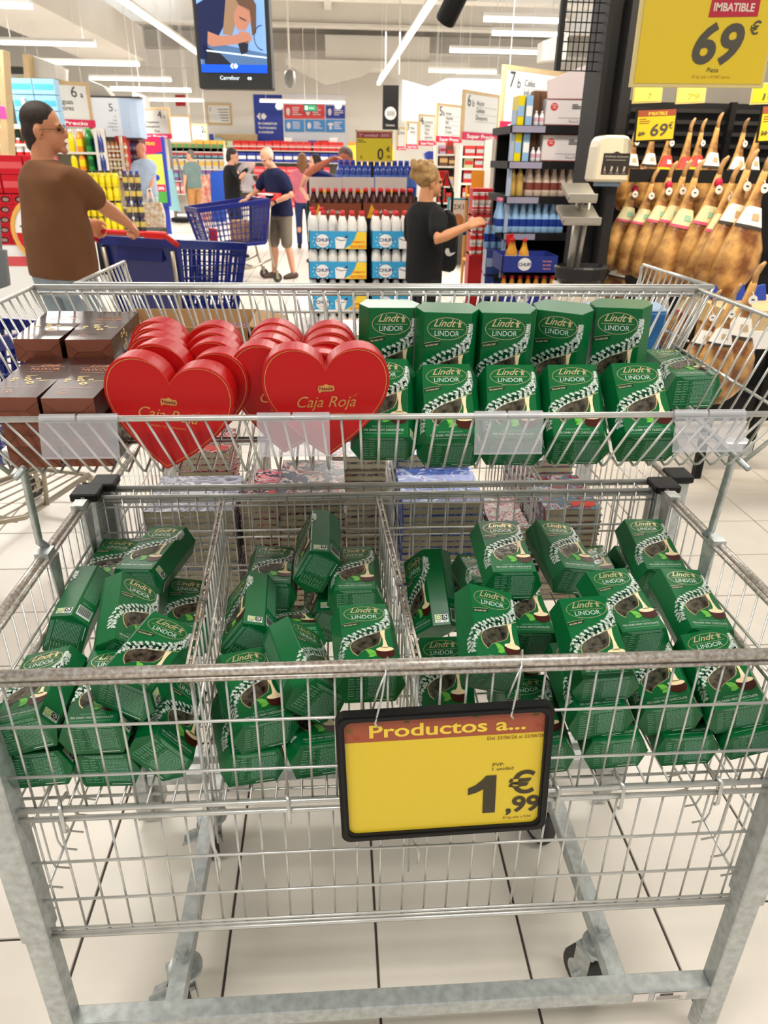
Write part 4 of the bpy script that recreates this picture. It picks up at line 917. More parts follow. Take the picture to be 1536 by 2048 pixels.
    if hair:
        hm = mat('hair'+str(hairc), hairc, .65, var=.35, vscale=60, bump=.3, bscale=250); m = M()
        if hair == 'crop': m.ball(hp(0, -.016, .042), .0805, .094, .086, 18, 12, 0, HR); m.ball(hp(0, -.040, -.015), .0795, .070, .092, 16, 10, 0, HR); m.ball(hp(0, -.045, -.07), .062, .055, .05, 14, 8, 0, HR)
        elif hair == 'fringe': m.ball(hp(0, -.035, .012), .083, .082, .085, 18, 12, 0, HR); m.ball(hp(0, -.05, .04), .07, .07, .062, 16, 10, 0, HR)
        elif hair == 'bun':
            r_ = random.Random(2); m.ball(hp(0, -.03, .045), .092, .105, .095, 18, 12, 0, HR)
            for i in range(26): a_ = r_.uniform(0, 6.28); u_ = r_.uniform(-.4, 1); m.ball(hp(math.cos(a_)*.085*math.sqrt(1-u_*u_*.5), -.05+math.sin(a_)*.09, .05+u_*.085), .032, .03, .028, 8, 6, 0, HR)
        elif hair == 'long':
            m.ball(hp(0, -.022, .040), .086, .096, .090, 18, 12, 0, HR)
            limb(m, [hp(0, -.065, .0), hp(0, -.085, -.12), hp(0, -.085, -.27)], [.075, .080, .045], 12)
            for s in (-1, 1): limb(m, [hp(s*.075, .0, .02), hp(s*.085, .01, -.10), hp(s*.075, .015, -.20)], [.024, .030, .02], 8)
        fuse(m, 'hair', hm, t, max(.009, vox*.7), 3)
    if extra: extra(t, hp, HR, hands)
    return t
def specs(t, hp, HR, hands):
    m = M()
    for s in (-1, 1):
        m.tube([hp(s*.033+math.cos(a*math.pi/6)*.022, .100, -.006+math.sin(a*math.pi/6)*.017) for a in range(12)], .0013, 5, closed=True)
        m.tube([hp(s*.055, .098, -.004), hp(s*.082, .02, -.004), hp(s*.084, -.02, -.012)], .0015, 5)
    m.tube([hp(-.011, .102, -.004), hp(.011, .102, -.004)], .0013, 5); m.build('glasses', mat('glasses_frame', (60, 52, 50), .3, .5), t, smooth=True)
def watch(side):
    def f(t, hp, HR, hands):
        a, e, w = hands[side]; m = M(); d = (w-e).normalized(); p = w-d*.02; m.tube([p-d*.014, p+d*.014], .034, 12); m.build('wristwatch', blackp, t, smooth=True)
    return f
cloth = lambda n, c, v=.12: mat(n, c, .85, var=v, vscale=9, bump=.25, bscale=26)
D_ = math.radians
# nearest man, seen from behind, at his trolley
pm = at(128, 545, 4.5); h1 = at(284, 476, 5.0); h2 = at(205, 468, 5.25)
person('man in a brown T-shirt and glasses, seen from behind, holding a trolley', (pm.x, 4.5, 0), D_(-40), 1.84, look=D_(-46), skin=mat('skin_brown', (204, 138, 100), .5), top=cloth('brown_cotton', (112, 72, 42)), bottom=cloth('pale_jeans', (150, 164, 172), .3), hair='crop', hairc=(52, 40, 34), rhand=(h1.x, h1.y, h1.z+.02), lhand=(h2.x, h2.y, h2.z), girth=1.22, vox=.011, extra=specs, hem=.05, rh_dir=None, curl=.9)
po = onz(568, 556, 0); oz = po.y
h1 = at(548, 405, oz-.25); h2 = at(487, 402, oz-.05)
person('elderly man in a navy polo shirt and grey shorts pushing a blue trolley', (po.x, oz, 0), D_(125), 1.72, look=D_(15), nod=.5, skin=skinB, top=cloth('navy_cotton', (22, 28, 66)), bottom=cloth('grey_shorts', (122, 112, 98)), hair='fringe', hairc=(206, 200, 194), shorts=True, lhand=h1, rhand=h2, stride=.10, lean=.16, girth=1.22, vox=.013, shoe=(78, 60, 52), curl=1.0, extra=watch(-1))
pb = at(850, 470, 5.55); hb = at(936, 452, 5.25)
def bag(t, hp, HR, hands): pass
person('woman with blond tied up hair in black T-shirt and black trousers walking away', (pb.x, 5.55, 0), D_(-62), 1.56, look=D_(-8), skin=mat('skin_tanned', (206, 144, 104), .5), top=cloth('black_cotton', (18, 17, 18)), bottom=cloth('black_trousers', (26, 25, 27)), hair='bun', hairc=(176, 138, 88), rhand=hb, stride=-.22, girth=1.0, vox=.012, curl=.35)
bb = at(893, 474, 5.66); hbag = thing('handbag', 'black handbag with a white crescent mark hanging at the blond woman\'s side', 'bag', tuple(bb))
m = M(); m.prism([(-.07,-.23),(.05,-.25),(.085,-.2),(.08,.05),(.05,.16),(-.01,.20),(-.06,.15),(-.09,-.05)], (0,-.05,0), X_, Z_, Y_*.11); m.build('bag_body', mat('black_leather', (16,16,17), .45), hbag, bevel=.018)
m = M(); m.tube([(-.03,0,.15),(-.06,.0,.30),(-.02,.0,.43),(.03,0,.30),(.03,0,.15)], .010, 8); m.build('strap', blackp, hbag, smooth=True)
m = M(); m.prism([(-.03,-.10),(-.015,-.125),(.01,-.13),(.035,-.115),(.05,-.10),(.03,-.105),(.012,-.108),(.004,-.095),(.0,-.075),(-.022,-.075)], (.015,-.054,0), X_, Z_, Y_*.004); m.build('crescent_mark', white, hbag)
p = at(303, 450, 15.3); person('bald man in a pale blue T-shirt looking at the shelves, bag in hand', (p.x, 15.3, 0), D_(40), 1.80, look=D_(30), nod=.25, skin=mat('skin_pink', (216, 150, 122), .5), top=cloth('pale_blue_cotton', (168, 184, 208)), bottom=cloth('pale_grey_trousers', (186, 196, 210)), rhand=at(298, 392, 15.1), girth=1.1, vox=.018, curl=.7, shoe=(70,60,56), extra=watch(1))
p = at(304, 428, 14.95); tb = thing('tote_bag', 'white patterned carrier bag held by the bald man', 'bag', tuple(p))
m = M(); m.prism([(-.19,-.25),(.22,-.27),(.24,.0),(.20,.20),(-.18,.20),(-.21,0)], (0,-.08,0), X_, Z_, Y_*.14); m.build('bag_body', mat('printed_bag', (230,226,216), .6, c2=(190,150,110), vscale=14), tb, bevel=.02)
m = M(); m.tube([(-.05,0,.2),(-.03,0,.42),(.03,0,.44),(.06,0,.2)], .016, 8); m.build('strap', white, tb, smooth=True)
p = at(393, 428, 20.5); person('grey haired man in a grey green T-shirt and sand coloured shorts', (p.x, 20.5, 0), D_(52), 1.72, look=D_(30), skin=skinB, top=cloth('grey_green_cotton', (112, 134, 130)), bottom=cloth('sand_shorts', (190, 138, 84)), hair='crop', hairc=(120, 112, 108), shorts=True, girth=1.25, vox=.02, shoe=(200,180,160))
p = at(466, 400, 13.5); person('man in a black pullover opening a clear plastic bag', (p.x, 13.5, 0), D_(-60), 1.72, look=D_(-20), nod=.2, skin=skinB, top=cloth('black_knit', (24, 24, 27)), bottom=cloth('dark_jeans', (30, 34, 50)), hair='crop', hairc=(60, 54, 52), sleeves='long', rhand=at(498, 335, 13.2), lhand=at(490, 338, 13.6), vox=.016)
pl = thing('plastic_bag', 'crumpled clear plastic bag held up by the man in black', 'bag', tuple(at(494, 352, 13.2)))
m = M(); rr_ = random.Random(4); rings(m, [(rr_.uniform(-.03,.03), 0, -.25+.05*i, .10+rr_.uniform(-.03,.04), .05) for i in range(10)], 14); m.build('bag_film', mat('bag_film', (220,210,214), .2, alpha=.4), pl, smooth=True)
p = at(607, 400, 15); person('person in a pink blouse and jeans with long brown hair behind the elderly man', (p.x, 15, 0), D_(170-170), 1.66, skin=skinB, top=cloth('pink_cotton', (220, 120, 140)), bottom=cloth('blue_jeans', (44, 56, 100)), hair='long', hairc=(140, 96, 60), vox=.02)
p = at(632, 400, 13); person('dark haired woman in a black sleeveless top beside the drink display', (p.x, 13, 0), D_(160), 1.64, look=D_(-50), skin=skinB, top=cloth('black_vest', (24, 22, 24)), bottom=cloth('dark_green_trousers', (26, 48, 40)), hair='long', hairc=(48, 32, 30), tank=True, rhand=at(610, 390, 13), vox=.018)
p = at(694, 400, 8.2); person('man in a blue shirt raising his arm behind the water packs', (p.x, 8.2, 0), D_(165), 1.70, nod=.3, skin=mat('skin_red', (196, 112, 84), .5), top=cloth('blue_cotton', (28, 40, 110)), bottom=cloth('dark_trousers', (40, 40, 50)), hair='crop', hairc=(120, 96, 84), rhand=at(657, 322, 8.0), vox=.015)

# ================================================================ shopping trolleys
navy = mat('navy_plastic', (26, 36, 112), .32, coat=.3); redp = mat('red_plastic', (206, 34, 30), .35); zincf = mat('trolley_frame', (170, 160, 140), .35, .7); ctile = mat('child_seat_panel', (236, 232, 224), .4)
def trolley(label, loc, face, k=1.1, fill=None):
    t = thing('shopping_trolley', label, 'shopping trolley', loc, (0, 0, face)); t.scale = (k, k, k)
    # basket corners: rear wide, front narrow
    R_ = [(-.29, .08, 1.00), (.29, .08, 1.00), (.25, .14, .50), (-.25, .14, .50)]; F_ = [(-.23, .98, .90), (.23, .98, .90), (.19, .86, .46), (-.19, .86, .46)]
    def lattice(name, a, b, c, d, nu, nv, w=.014, th=.008):
        a, b, c, d = map(V, (a, b, c, d)); m = M()
        for i in range(nu+1): u = i/nu; m.bar(a.lerp(b, u), d.lerp(c, u), w, th)
        for j in range(nv+1): v = j/nv; m.bar(a.lerp(d, v), b.lerp(c, v), w, th)
        tag(m.build(name, navy, t), kind='stuff')
    lattice('basket_side', R_[0], F_[0], F_[3], R_[3], 14, 7); lattice('basket_side', R_[1], F_[1], F_[2], R_[2], 14, 7)
    lattice('basket_front', F_[0], F_[1], F_[2], F_[3], 8, 7); lattice('basket_floor', R_[3], R_[2], F_[2], F_[3], 8, 12)
    m = M(); a, b, c, d = map(V, R_); n_ = V((0, .006, 0)); m.add([a, b, c, d, a+n_, b+n_, c+n_, d+n_], [(0,3,2,1),(4,5,6,7),(0,1,5,4),(1,2,6,5),(2,3,7,6),(3,0,4,7)])
    m.obox((0, .085, .93), V((.17,0,0)), V((0,.008,0)), V((0,.01,.05))); m.build('rear_panel', navy, t)
    m = M()
    for a, b in ((R_[0], F_[0]), (R_[1], F_[1]), (F_[0], F_[1]), (R_[0], R_[1])): m.bar(V(a)+V((0,0,-.01)), V(b)+V((0,0,-.01)), .026, .055)
    for a, b in ((R_[3], F_[3]), (R_[2], F_[2]), (F_[3], F_[2])): m.bar(a, b, .022, .04)
    for a, b in ((R_[0], R_[3]), (R_[1], R_[2]), (F_[0], F_[3]), (F_[1], F_[2])): m.bar(a, b, .03, .03)
    m.build('basket_rim', navy, t, bevel=.003)
    m = M(); m.tube([(-.30, .06, .99), (-.30, -.04, 1.045), (-.26, -.06, 1.055), (.26, -.06, 1.055), (.30, -.04, 1.045), (.30, .06, .99)], .017, 10); m.build('handle', redp, t, smooth=True)
    for s in (-1, 1):
        m = M(); m.obox((s*.235, -.055, 1.052), V((.07,0,0)), V((0,.028,0)), V((0,0,.020))); m.build('handle_grip', redp, t, bevel=.008)
    m = M(); m.obox((0, -.01, 1.05), V((.17,0,0)), V((0,.055,.0)), V((0,.0,.008))); m.build('coin_panel', ctile, t, bevel=.004)
    m = M()
    for s in (-1, 1):
        m.tube([(s*.26, .06, .95), (s*.25, .10, .55), (s*.24, .06, .30), (s*.22, .02, .16)], .014, 8); m.tube([(s*.24, .06, .30), (s*.23, .35, .20), (s*.16, .92, .16)], .013, 8); m.tube([(s*.23,.5,.19),(s*.22,.55,.47)], .011, 6)
    m.tube([(-.16, .92, .16), (.16, .92, .16)], .012, 8); m.tube([(-.23, .30, .21), (.23, .30, .21)], .012, 8)
    for i in range(5): m.tube([(-.15+.075*i, .30, .21), (-.12+.06*i, .90, .165)], .005, 6)
    m.build('chassis', zincf, t, smooth=True)
    rm = Euler((0, math.radians(90), 0)).to_matrix()
    for (x, y) in ((-.22, .02), (.22, .02), (-.16, .92), (.16, .92)):
        m = M(); m.lathe([(.03,-.014),(.058,-.014),(.062,0),(.058,.014),(.03,.014)], 18, (x, y-.03, .062), 0, rm); w_ = shade_auto(m.build('wheel', rubber, t))
        m = M(); m.lathe([(.022,-.018),(.022,.018)], 10, (x, y-.03, .062), 0, rm); m.build('hub', zincf, w_)
        m = M(); m.obox((x-.02, y-.02, .10), V((.002,0,0)), V((0,.016,0)), V((0,0,.05))); m.obox((x+.02, y-.02, .10), V((.002,0,0)), V((0,.016,0)), V((0,0,.05))); m.obox((x, y-.015, .15), V((.022,0,0)), V((0,.02,0)), V((0,0,.006))); m.build('fork', zincf, w_)
    return t
c1 = at(258, 470, 5.2); trolley('blue shopping trolley with red handle held by the man in brown', (c1.x, c1.y, 0), D_(-24), 1.08)
c2 = at(532, 400, oz-.22); trolley('blue shopping trolley pushed by the elderly man, groceries inside', (c2.x, c2.y, 0), D_(118), 1.08)
trolley('blue shopping trolley parked at the left edge beside the wire basket', (-1.66, 2.60, 0), D_(-17), .98)
# groceries inside the elderly man's trolley
T2 = Matrix.Translation((c2.x, c2.y, 0)) @ Matrix.Rotation(D_(118), 4, 'Z') @ Matrix.Scale(1.08, 4)
def in2(x, y, z): return tuple(T2 @ V((x, y, z)))
gb = thing('grocery_bag', 'brown bag of groceries inside the elderly man\'s trolley', 'bag', in2(.08, .35, .50), (0, 0, D_(30)))
m = M(); m.box(-.12, .12, -.08, .08, 0, .26); m.build('bag_body', mat('tan_bag', (186, 150, 116), .6, c2=(140,100,80), vscale=18), gb, bevel=.02); m = M(); m.box(-.10,.10,-.06,.06,.25,.275); m.build('bag_fold', cb, gb, bevel=.008)
for i, (x, y) in enumerate(((-.02,.72),(.04,.72),(.10,.72))):
    o = thing('red_carton', 'red drink cartons at the front of the elderly man\'s trolley', 'carton', in2(x, y, .48), (0,0,D_(118)), group='red cartons in the trolley'); m = M(); m.box(-.03,.03,-.03,.03,0,.2); m.build('carton_body', redp, o, bevel=.004); m = M(); m.box(-.012,.012,-.012,.012,.2,.215); m.build('cap', white, o)
# ================================================================ store fittings behind
wood = mat('pale_wood', (206, 178, 134), .6, var=.1, vscale=8); board = mat('sign_board', (222, 222, 218), .5); boardg = mat('sign_board_grey', (196, 192, 184), .55); raspb = mat('raspberry_band', (206, 36, 84), .45); txtg = mat('sign_lettering', (58, 58, 60), .6); txtw = mat('white_lettering', (248, 244, 240), .5); black = mat('black_metal', (12, 11, 11), .6); shelfw = mat('shelf_white', (214, 208, 198), .5); redst = mat('red_upright', (176, 24, 30), .5); bluew = mat('store_blue', (44, 64, 160), .45); litw = mat('lit_panel', (206, 210, 214), .6, emit=.45)
def frm(x0, y0, x1, y1, Y, Yr=None):
    O = at(x0, y1, Y); R = at(x1, (y0+y1)/2, Yr or Y); u = V((R.x-O.x, R.y-O.y, 0)); W = u.length; H = at(x0, y0, Y).z-O.z
    return O, u.normalized(), W, H
def panel(name, label, cat, box, Y, Yr=None, frame=wood, face=board, th=.05, edge=.05, draw=None, mats=None, group=None, top=None):
    O, u, W, H = frm(*box, Y, Yr); n = V((u.y, -u.x, 0)); t = thing(name, label, cat, tuple(O), group=group); ang = math.atan2(u.y, u.x); t.rotation_euler = (0, 0, ang)
    if edge:
        m = M()
        for a in ((0, W, 0, edge), (0, W, H-edge, H)): m.box(a[0], a[1], 0, th, a[2], a[3])
        for a in ((0, edge), (W-edge, W)): m.box(a[0], a[1], 0, th, edge, H-edge)
        m.build('frame', frame, t)
    m = M(); m.box(edge, W-edge, .004, th, edge, H-edge); m.build('board', face, t)
    if draw:
        m = M(); draw(m, V((0, .001 if edge else -.001, 0)) if True else 0, W, H); 
        if m.f: m.build('lettering', mats or [txtg, raspb, txtw], t)
    return t
def lines(m, o, x, y, n, dy, w, hgt, mi=0, align='R', seed=1):
    r = random.Random(seed)
    for i in range(n):
        L = w*r.uniform(.55, 1); x0 = x-L if align == 'R' else x
        m.rect(x0, x0+L, y-i*dy, y-i*dy+hgt, o, X_, Z_, mi)
def hangers(t, f):
    for k in (.1, .9): m = M(); m.tube([(f[2]*k, .025, f[3]-.02), (f[2]*k, .025, 6.2-f[0].z)], .004, 4); m.build('hanger', white, t)
def aisle(label, box, Y, Yr, num, sub, words, left=True, band='Super Precio', face=board):
    def d(m, o, W, H):
        bh = H*.16; q = V((0, -.004, 0)); big = H*.34
        m.rect(-.02*W, W*1.02, 0, bh, o+q*2, X_, Z_, 1); m.text(band, W*.5, bh*.25, bh*.72, o+q*3, X_, Z_, 2, 'C', bold=.02, width=W*.78)
        if left: m.text(num, W*.74, H*.66, big, o+q, X_, Z_, 0, 'C'); m.text(sub, W*.86, H*.66, big*.55, o+q, X_, Z_, 0, 'C')
        else: m.text(num, W*.14, H*.68, big, o+q, X_, Z_, 0, 'C'); m.text(sub, W*.25, H*.68, big*.6, o+q, X_, Z_, 0, 'C')
        for i, wd_ in enumerate(words):
            if left: m.text(wd_, W*.70, H*.50-i*H*.14, H*(.155 if len(words) < 3 else .105), o+q, X_, Z_, 0, 'R')
            else: k5 = .12 if len(words) > 4 else .148; m.text(wd_, W*.34, H*.72-i*H*k5, H*(.10 if len(words) > 4 else .135), o+q, X_, Z_, 0, 'L'); m.rect(W*.32, W*.92, H*.68-i*H*k5, H*.684-i*H*k5, o+q, X_, Z_, 0)
    t = panel('aisle_sign', label, 'sign', box, Y, Yr, draw=d, face=face, edge=.055, group=None); hangers(t, frm(*box, Y, Yr))
    return t
aisle('white aisle sign 6a, Aguas Sabores, in pale wood behind the brown shirt man', (64, 156, 182, 250), 13.2, 13.8, '6', 'a', ['Aguas', 'Sabores'])
aisle('grey aisle sign 4a above the red and green football poster', (271, 215, 340, 277), 18.5, 18.2, '4', 'a', ['Tratamiento', 'Internacional', 'Pasta', 'Pan y congelado'], face=boardg)
aisle('distant white aisle sign 2a with a raspberry strip', (381, 247, 416, 298), 25, 25, '2', 'a', ['Pastas', 'Harinas', 'Salsas'])
aisle('nearest right aisle sign 7b, Cafés Infusiones, behind the white cartons', (1000, 128, 1122, 263), 11, 11.8, '7', 'b', ['Cafés', 'Infusiones', 'Capsulas café', 'Mermeladas'], False)
aisle('right aisle sign 6b, Azúcar Galletas Desayunos', (924, 178, 998, 279), 14.3, 15.4, '6', 'b', ['Azúcar', 'Galletas', 'Desayunos'], False)
aisle('right aisle sign 5b left of sign 6b, five lines of words', (872, 205, 924, 284), 18.6, 19.4, '5', 'b', ['Aceites', 'Vegetales', 'Miel', 'Barritas', 'Cereales'], False)
aisle('right aisle sign 4b, third smallest of the row', (837, 227, 872, 291), 22.7, 23.2, '4', 'b', ['Conservas', 'Bebidas', 'Caldos', 'Platos', 'Legumbres'], False)
aisle('right aisle sign 3, second smallest of the row', (812, 242, 836, 297), 26.5, 27, '3', '', ['Pasta', 'Arroz'], False)
aisle('smallest right aisle sign beside the black hanging banner', (794, 254, 812, 300), 29, 29.3, '2', '', ['Salsas'], False)
# wooden post and slanted white header of aisle 6a, header of 4a and of 7b
def slab(name, label, cat, poly, Y, th, mt, part='board', group=None):
    pts = [at(x, y, Y) for x, y in poly]; o = V((sum(p.x for p in pts)/len(pts), Y, min(p.z for p in pts))); t = thing(name, label, cat, tuple(o), group=group)
    m = M(); m.prism([(p.x-o.x, p.z-o.z) for p in pts], (0,0,0), X_, Z_, Y_*th); m.build(part, mt, t, bevel=.004); return t
slab('sign_post', 'tall pale wooden post left of aisle sign 6a', 'post', [(44,108),(56,108),(92,515),(78,515)], 13.1, .3, wood)
slab('sign_header', 'slanted grey white header block on top of aisle sign 6a', 'sign', [(56,108),(108,128),(112,157),(62,155)], 13.3, .5, boardg)
slab('sign_header', 'grey white header block between aisle signs 6a and 5a', 'sign', [(172,158),(206,172),(224,195),(180,194)], 15.6, .4, boardg)
sh4 = slab('sign_header', 'small grey header block over aisle sign 4a', 'sign', [(264,182),(290,192),(292,218),(266,214)], 17.6, .4, boardg); m = M(); m.tube([(0,.2,.3),(0,.2,6.2-sh4.location.z)], .006, 4); m.build('hanger', white, sh4)
slab('sign_header', 'big pale header board rising behind aisle sign 7b', 'sign', [(1086,82),(1135,64),(1135,118),(1084,122)], 11.6, .3, boardg)
slab('sign_post', 'pale wooden upright at the left picture edge with a pink tag', 'post', [(0,100),(6,100),(20,330),(0,330)], 10, .2, wood)
slab('price_tag', 'bright pink price tag on the wooden upright at the left edge', 'tag', [(0,211),(9,213),(13,238),(0,238)], 9.9, .02, mat('pink_tag', (240, 84, 170), .5))
# grey totem with dark slots and lime disc
tt = slab('aisle_totem', 'grey totem with dark rounded slots and a lime disc behind sign 6a', 'totem', [(14,138),(130,138),(130,190),(22,190)], 16, .2, boardg)
m = M(); o_ = V((0, -.004, 0)); m.poly(round_rect(-.66,-.18,.34,.46,.06), o_, X_, Z_, 0); m.poly(round_rect(.1,.18,.34,.46,.035), o_, X_, Z_, 0); m.disc(-.29, .11, .17, .19, o_-Y_*.002, X_, Z_, 1); m.ring(-.29,.11,.09,.09,.02,o_-Y_*.004,X_,Z_,2,4); m.build('print', [mat('slot_grey', (70,68,68), .6), mat('lime_disc', (196,190,40), .5), txtw], tt)
# lit sign 5a, curved at its right
O, u, W, H = frm(192, 195, 240, 273, 15.5); ls = thing('lit_sign', 'backlit white aisle sign 5a with a curved right half', 'sign', tuple(O))
m = M(); m.box(0, W, 0, .2, 0, H); m.build('lit_front', litw, ls)
m = M(); pts = [(W+.02, 0), (W+.18, .03), (W+.30, .10), (W+.40, .22)]; m.prism(pts+[(W+.38,.3),(W+.02,.2)], (0,0,-.02), X_, Y_, Z_*(H+.02)); m.build('lit_curve', mat('lit_panel_blue', (170,186,206), .6, emit=.45), ls)
m = M(); m.box(-.10, 0, -.02, .22, -.02, H+.02); m.build('red_edge', redst, ls); dtr = mat('dark_trim', (70,66,66), .5); boxpart('top_trim', ls, dtr, -.1, W+.4, .0, .25, H, H+.03); boxpart('lower_trim', ls, dtr, -.1, W+.35, .0, .25, -.04, -.01)
m = M(); o_ = V((0,-.003,0)); m.text('5', W*.70, H*.66, H*.28, o_, X_, Z_, 0); m.text('a', W*.86, H*.66, H*.10, o_, X_, Z_, 0)
for i, w_ in enumerate(('Té', 'Lata', 'Gasificado', 'Energéticos', 'Zumos')): m.text(w_, W*.86, H*.50-i*H*.085, H*.06, o_, X_, Z_, 0, 'R')
oc = V((W+.06, .0, 0)); uc = V((.9,.35,0)).normalized(); [m.text(w_, .12, H*.80-i*H*.09, H*.055, oc-Y_*.01, uc, Z_, 0) for i, w_ in enumerate(('a', 'b', 'Té', '', 'Uva', 'Cola', 'Agua', 'Sal')) if w_]; m.build('lettering', [txtg], ls)
ls2 = panel('lit_sign', 'blank glowing white sign panel right of aisle sign 4a', 'sign', (338, 230, 383, 287), 21.5, face=litw, frame=wood, edge=.04); hangers(ls2, frm(338, 230, 383, 287, 21.5))
panel('framed_list', 'framed white list with the figure 1 on the far wall', 'sign', (415, 206, 463, 249), 30.55, draw=lambda m, o, W, H: (m.text('1', W*.16, H*.62, H*.28, o-Y_*.004, X_, Z_, 0), [m.rect(W*.45+.03*i, W*.88, H*.70-i*H*.13, H*.73-i*H*.13, o-Y_*.004, X_, Z_, 0) for i in range(5)]), edge=.07)
slab('wall_square', 'small red square sign high on the far wall', 'sign', [(350,190),(370,190),(371,212),(352,212)], 30.57, .03, redst)
# far wall posters
def wt(label, box, face, draw, mats): return panel('wall_poster', label, 'poster', box, 30.57, face=face, edge=0, th=.03, draw=draw, mats=mats)
def emblem(m, o, x, y, s, mi):    # two arrow heads flanking a rounded C
    m.poly([(x-1.1*s,y),(x-.45*s,y+.7*s),(x-.25*s,y+.55*s),(x-.5*s,y),(x-.25*s,y-.55*s),(x-.45*s,y-.7*s)], o, X_, Z_, mi); m.poly([(x+1.1*s,y),(x+.45*s,y+.7*s),(x+.25*s,y+.45*s),(x+.05*s,y+.5*s),(x-.15*s,y+.25*s),(x-.15*s,y-.25*s),(x+.05*s,y-.5*s),(x+.25*s,y-.45*s),(x+.45*s,y-.7*s)], o, X_, Z_, mi)
wt('tall blue banner with white lettering on the far wall', (512, 189, 566, 291), bluew, lambda m, o, W, H: (emblem(m, o-Y_*.004, W*.26, H*.58, W*.16, 0), [m.text(s_, W*.12, H*(.42-.085*i), H*.058, o-Y_*.004, X_, Z_, 0, 'L', bold=.03) for i, s_ in enumerate(('EN CARREFOUR', 'TE AYUDAMOS', 'A AHORRAR'))]), [txtw])
pb1, pb2 = mat('poster_red', (222, 74, 74), .5), mat('poster_light_blue', (74, 142, 206), .5)
wt('white display board behind the small posters on the far wall', (567, 187, 690, 291), mat('poster_white', (226, 226, 232), .5), None, None)
for (b, f_, lab) in (((569,209,607,237), pb1, 'left red square poster on the white board'), ((608,209,649,237), pb1, 'right red square poster partly behind the green exit sign'), ((652,211,690,237), bluew, 'dark blue square poster at the top right of the white board'), ((570,239,608,263), pb2, 'light blue poster lower left on the white board'), ((611,239,650,263), pb2, 'light blue poster lower middle on the white board'), ((652,239,690,264), pb2, 'light blue poster lower right on the white board with a T-shirt shape')):
    O, u, W, H = frm(*b, 30.54); t = thing('wall_poster', lab, 'poster', tuple(O)); m = M(); m.box(0, W, 0, .03, 0, H); m.build('board', f_, t); m = M(); o_ = V((0,-.004,0)); lines(m, o_, W*.42, H*.75, 4, H*.16, W*.5, H*.07, 0, 'L', len(lab))
    if 'T-shirt' in lab: m.poly([(W*.08,H*.62),(W*.2,H*.75),(W*.32,H*.75),(W*.42,H*.62),(W*.36,H*.54),(W*.31,H*.58),(W*.31,H*.2),(W*.18,H*.2),(W*.18,H*.58),(W*.13,H*.52)], o_, X_, Z_, 0)
    else: m.disc(W*.2, H*.5, W*.1, H*.28, o_, X_, Z_, 0, 14)
    m.build('print', [mat('poster_pale', (236,226,232), .5)], t)
ex = panel('exit_sign', 'green hanging exit sign in front of the red posters', 'sign', (607, 208, 634, 223), 27, face=mat('exit_green', (20, 130, 84), .4, emit=.25), frame=mat('exit_frame', (50,60,54), .5), edge=.03, draw=lambda m, o, W, H: (m.rect(W*.12, W*.3, H*.25, H*.75, o-Y_*.003, X_, Z_, 2), m.text('SALIDA', W*.58, H*.38, H*.26, o-Y_*.003, X_, Z_, 2)), mats=None)
for x in (.05, .45): m = M(); m.tube([(x,.02,.26),(x,.02,3.0)], .008, 5); m.build('hanger', white, ex)
slab('ceiling_globe', 'small round hanging lamp before the blue banner', 'lamp', [(552,207),(558,203),(564,207),(566,213),(562,219),(554,219),(550,213)], 27.5, .3, mat('globe', (236,236,232), .3))
slab('ceiling_globe', 'small round hanging lamp before the dark blue poster', 'lamp', [(671,206),(677,203),(683,207),(684,213),(680,218),(673,218),(669,212)], 27.5, .3, mat('globe', (236,236,232), .3))
# hanging black banner
hb_ = panel('hanging_banner', 'black vertical banner with a white round symbol hanging over the aisle', 'banner', (765, 170, 797, 259), 17, face=mat('banner_black', (36,35,34), .6), edge=0, th=.04, draw=lambda m, o, W, H: (m.disc(W*.5, H*.37, W*.37, W*.37, o-Y_*.002, X_, Z_, 2, 24), [m.rect(W*(.30+.1*i), W*(.34+.1*i), H*.31, H*.43, o-Y_*.004, X_, Z_, 0) for i in range(5)], m.text('Lácteos', W*.5, H*.08, H*.075, o-Y_*.002, X_, Z_, 2)))
for x in (.05, .33): m = M(); m.tube([(x,.02,1.0),(x,.02,4.0)], .006, 4); m.build('hanger', white, hb_)
# big yellow promotion sign over the water packs
tcol = mat('plum_band', (140, 62, 64), .5); oliv = mat('promo_yellow', (206, 186, 44), .45)
O, u, W, H = frm(712, 260, 785, 323, 6.9); ps = thing('promotion_sign', 'yellow promotion sign reading 0€ on a pole over the water packs', 'sign', tuple(O))
m = M(); m.box(0, W, 0, .02, 0, H); m.build('board', oliv, ps); m = M(); [m.box(*b) for b in ((0,W,-.004,.024,H-.012,H),(0,W,-.004,.024,0,.008),(0,.008,-.004,.024,0,H),(W-.008,W,-.004,.024,0,H))]; m.build('frame', wood, ps)
m = M(); o_ = V((0,-.003,0)); m.rect(.01, W-.01, H*.76, H*.95, o_, X_, Z_, 0); m.text('2ª unidad -50%', W*.5, H*.80, H*.13, o_-Y_*.002, X_, Z_, 1, 'C', bold=.01, width=W*.84); m.text('0', W*.67, H*.08, H*.50, o_, X_, Z_, 2, 'C', bold=.015, xs=.9); m.text('€', W*.88, H*.33, H*.22, o_, X_, Z_, 2, 'C', bold=.01); m.text(',90', W*.89, H*.12, H*.13, o_, X_, Z_, 2); m.text('0,', W*.15, H*.10, H*.14, o_, X_, Z_, 2); lines(m, o_, W*.05, H*.68, 2, H*.06, W*.24, H*.02, 2, 'L'); m.build('lettering', [tcol, mat('band_letters', (214,170,170), .5), ink], ps)
m = M(); m.tube([(W*.45, .012, 0), (W*.45, .012, -O.z+.0)], .012, 8); m.build('pole', black, ps)
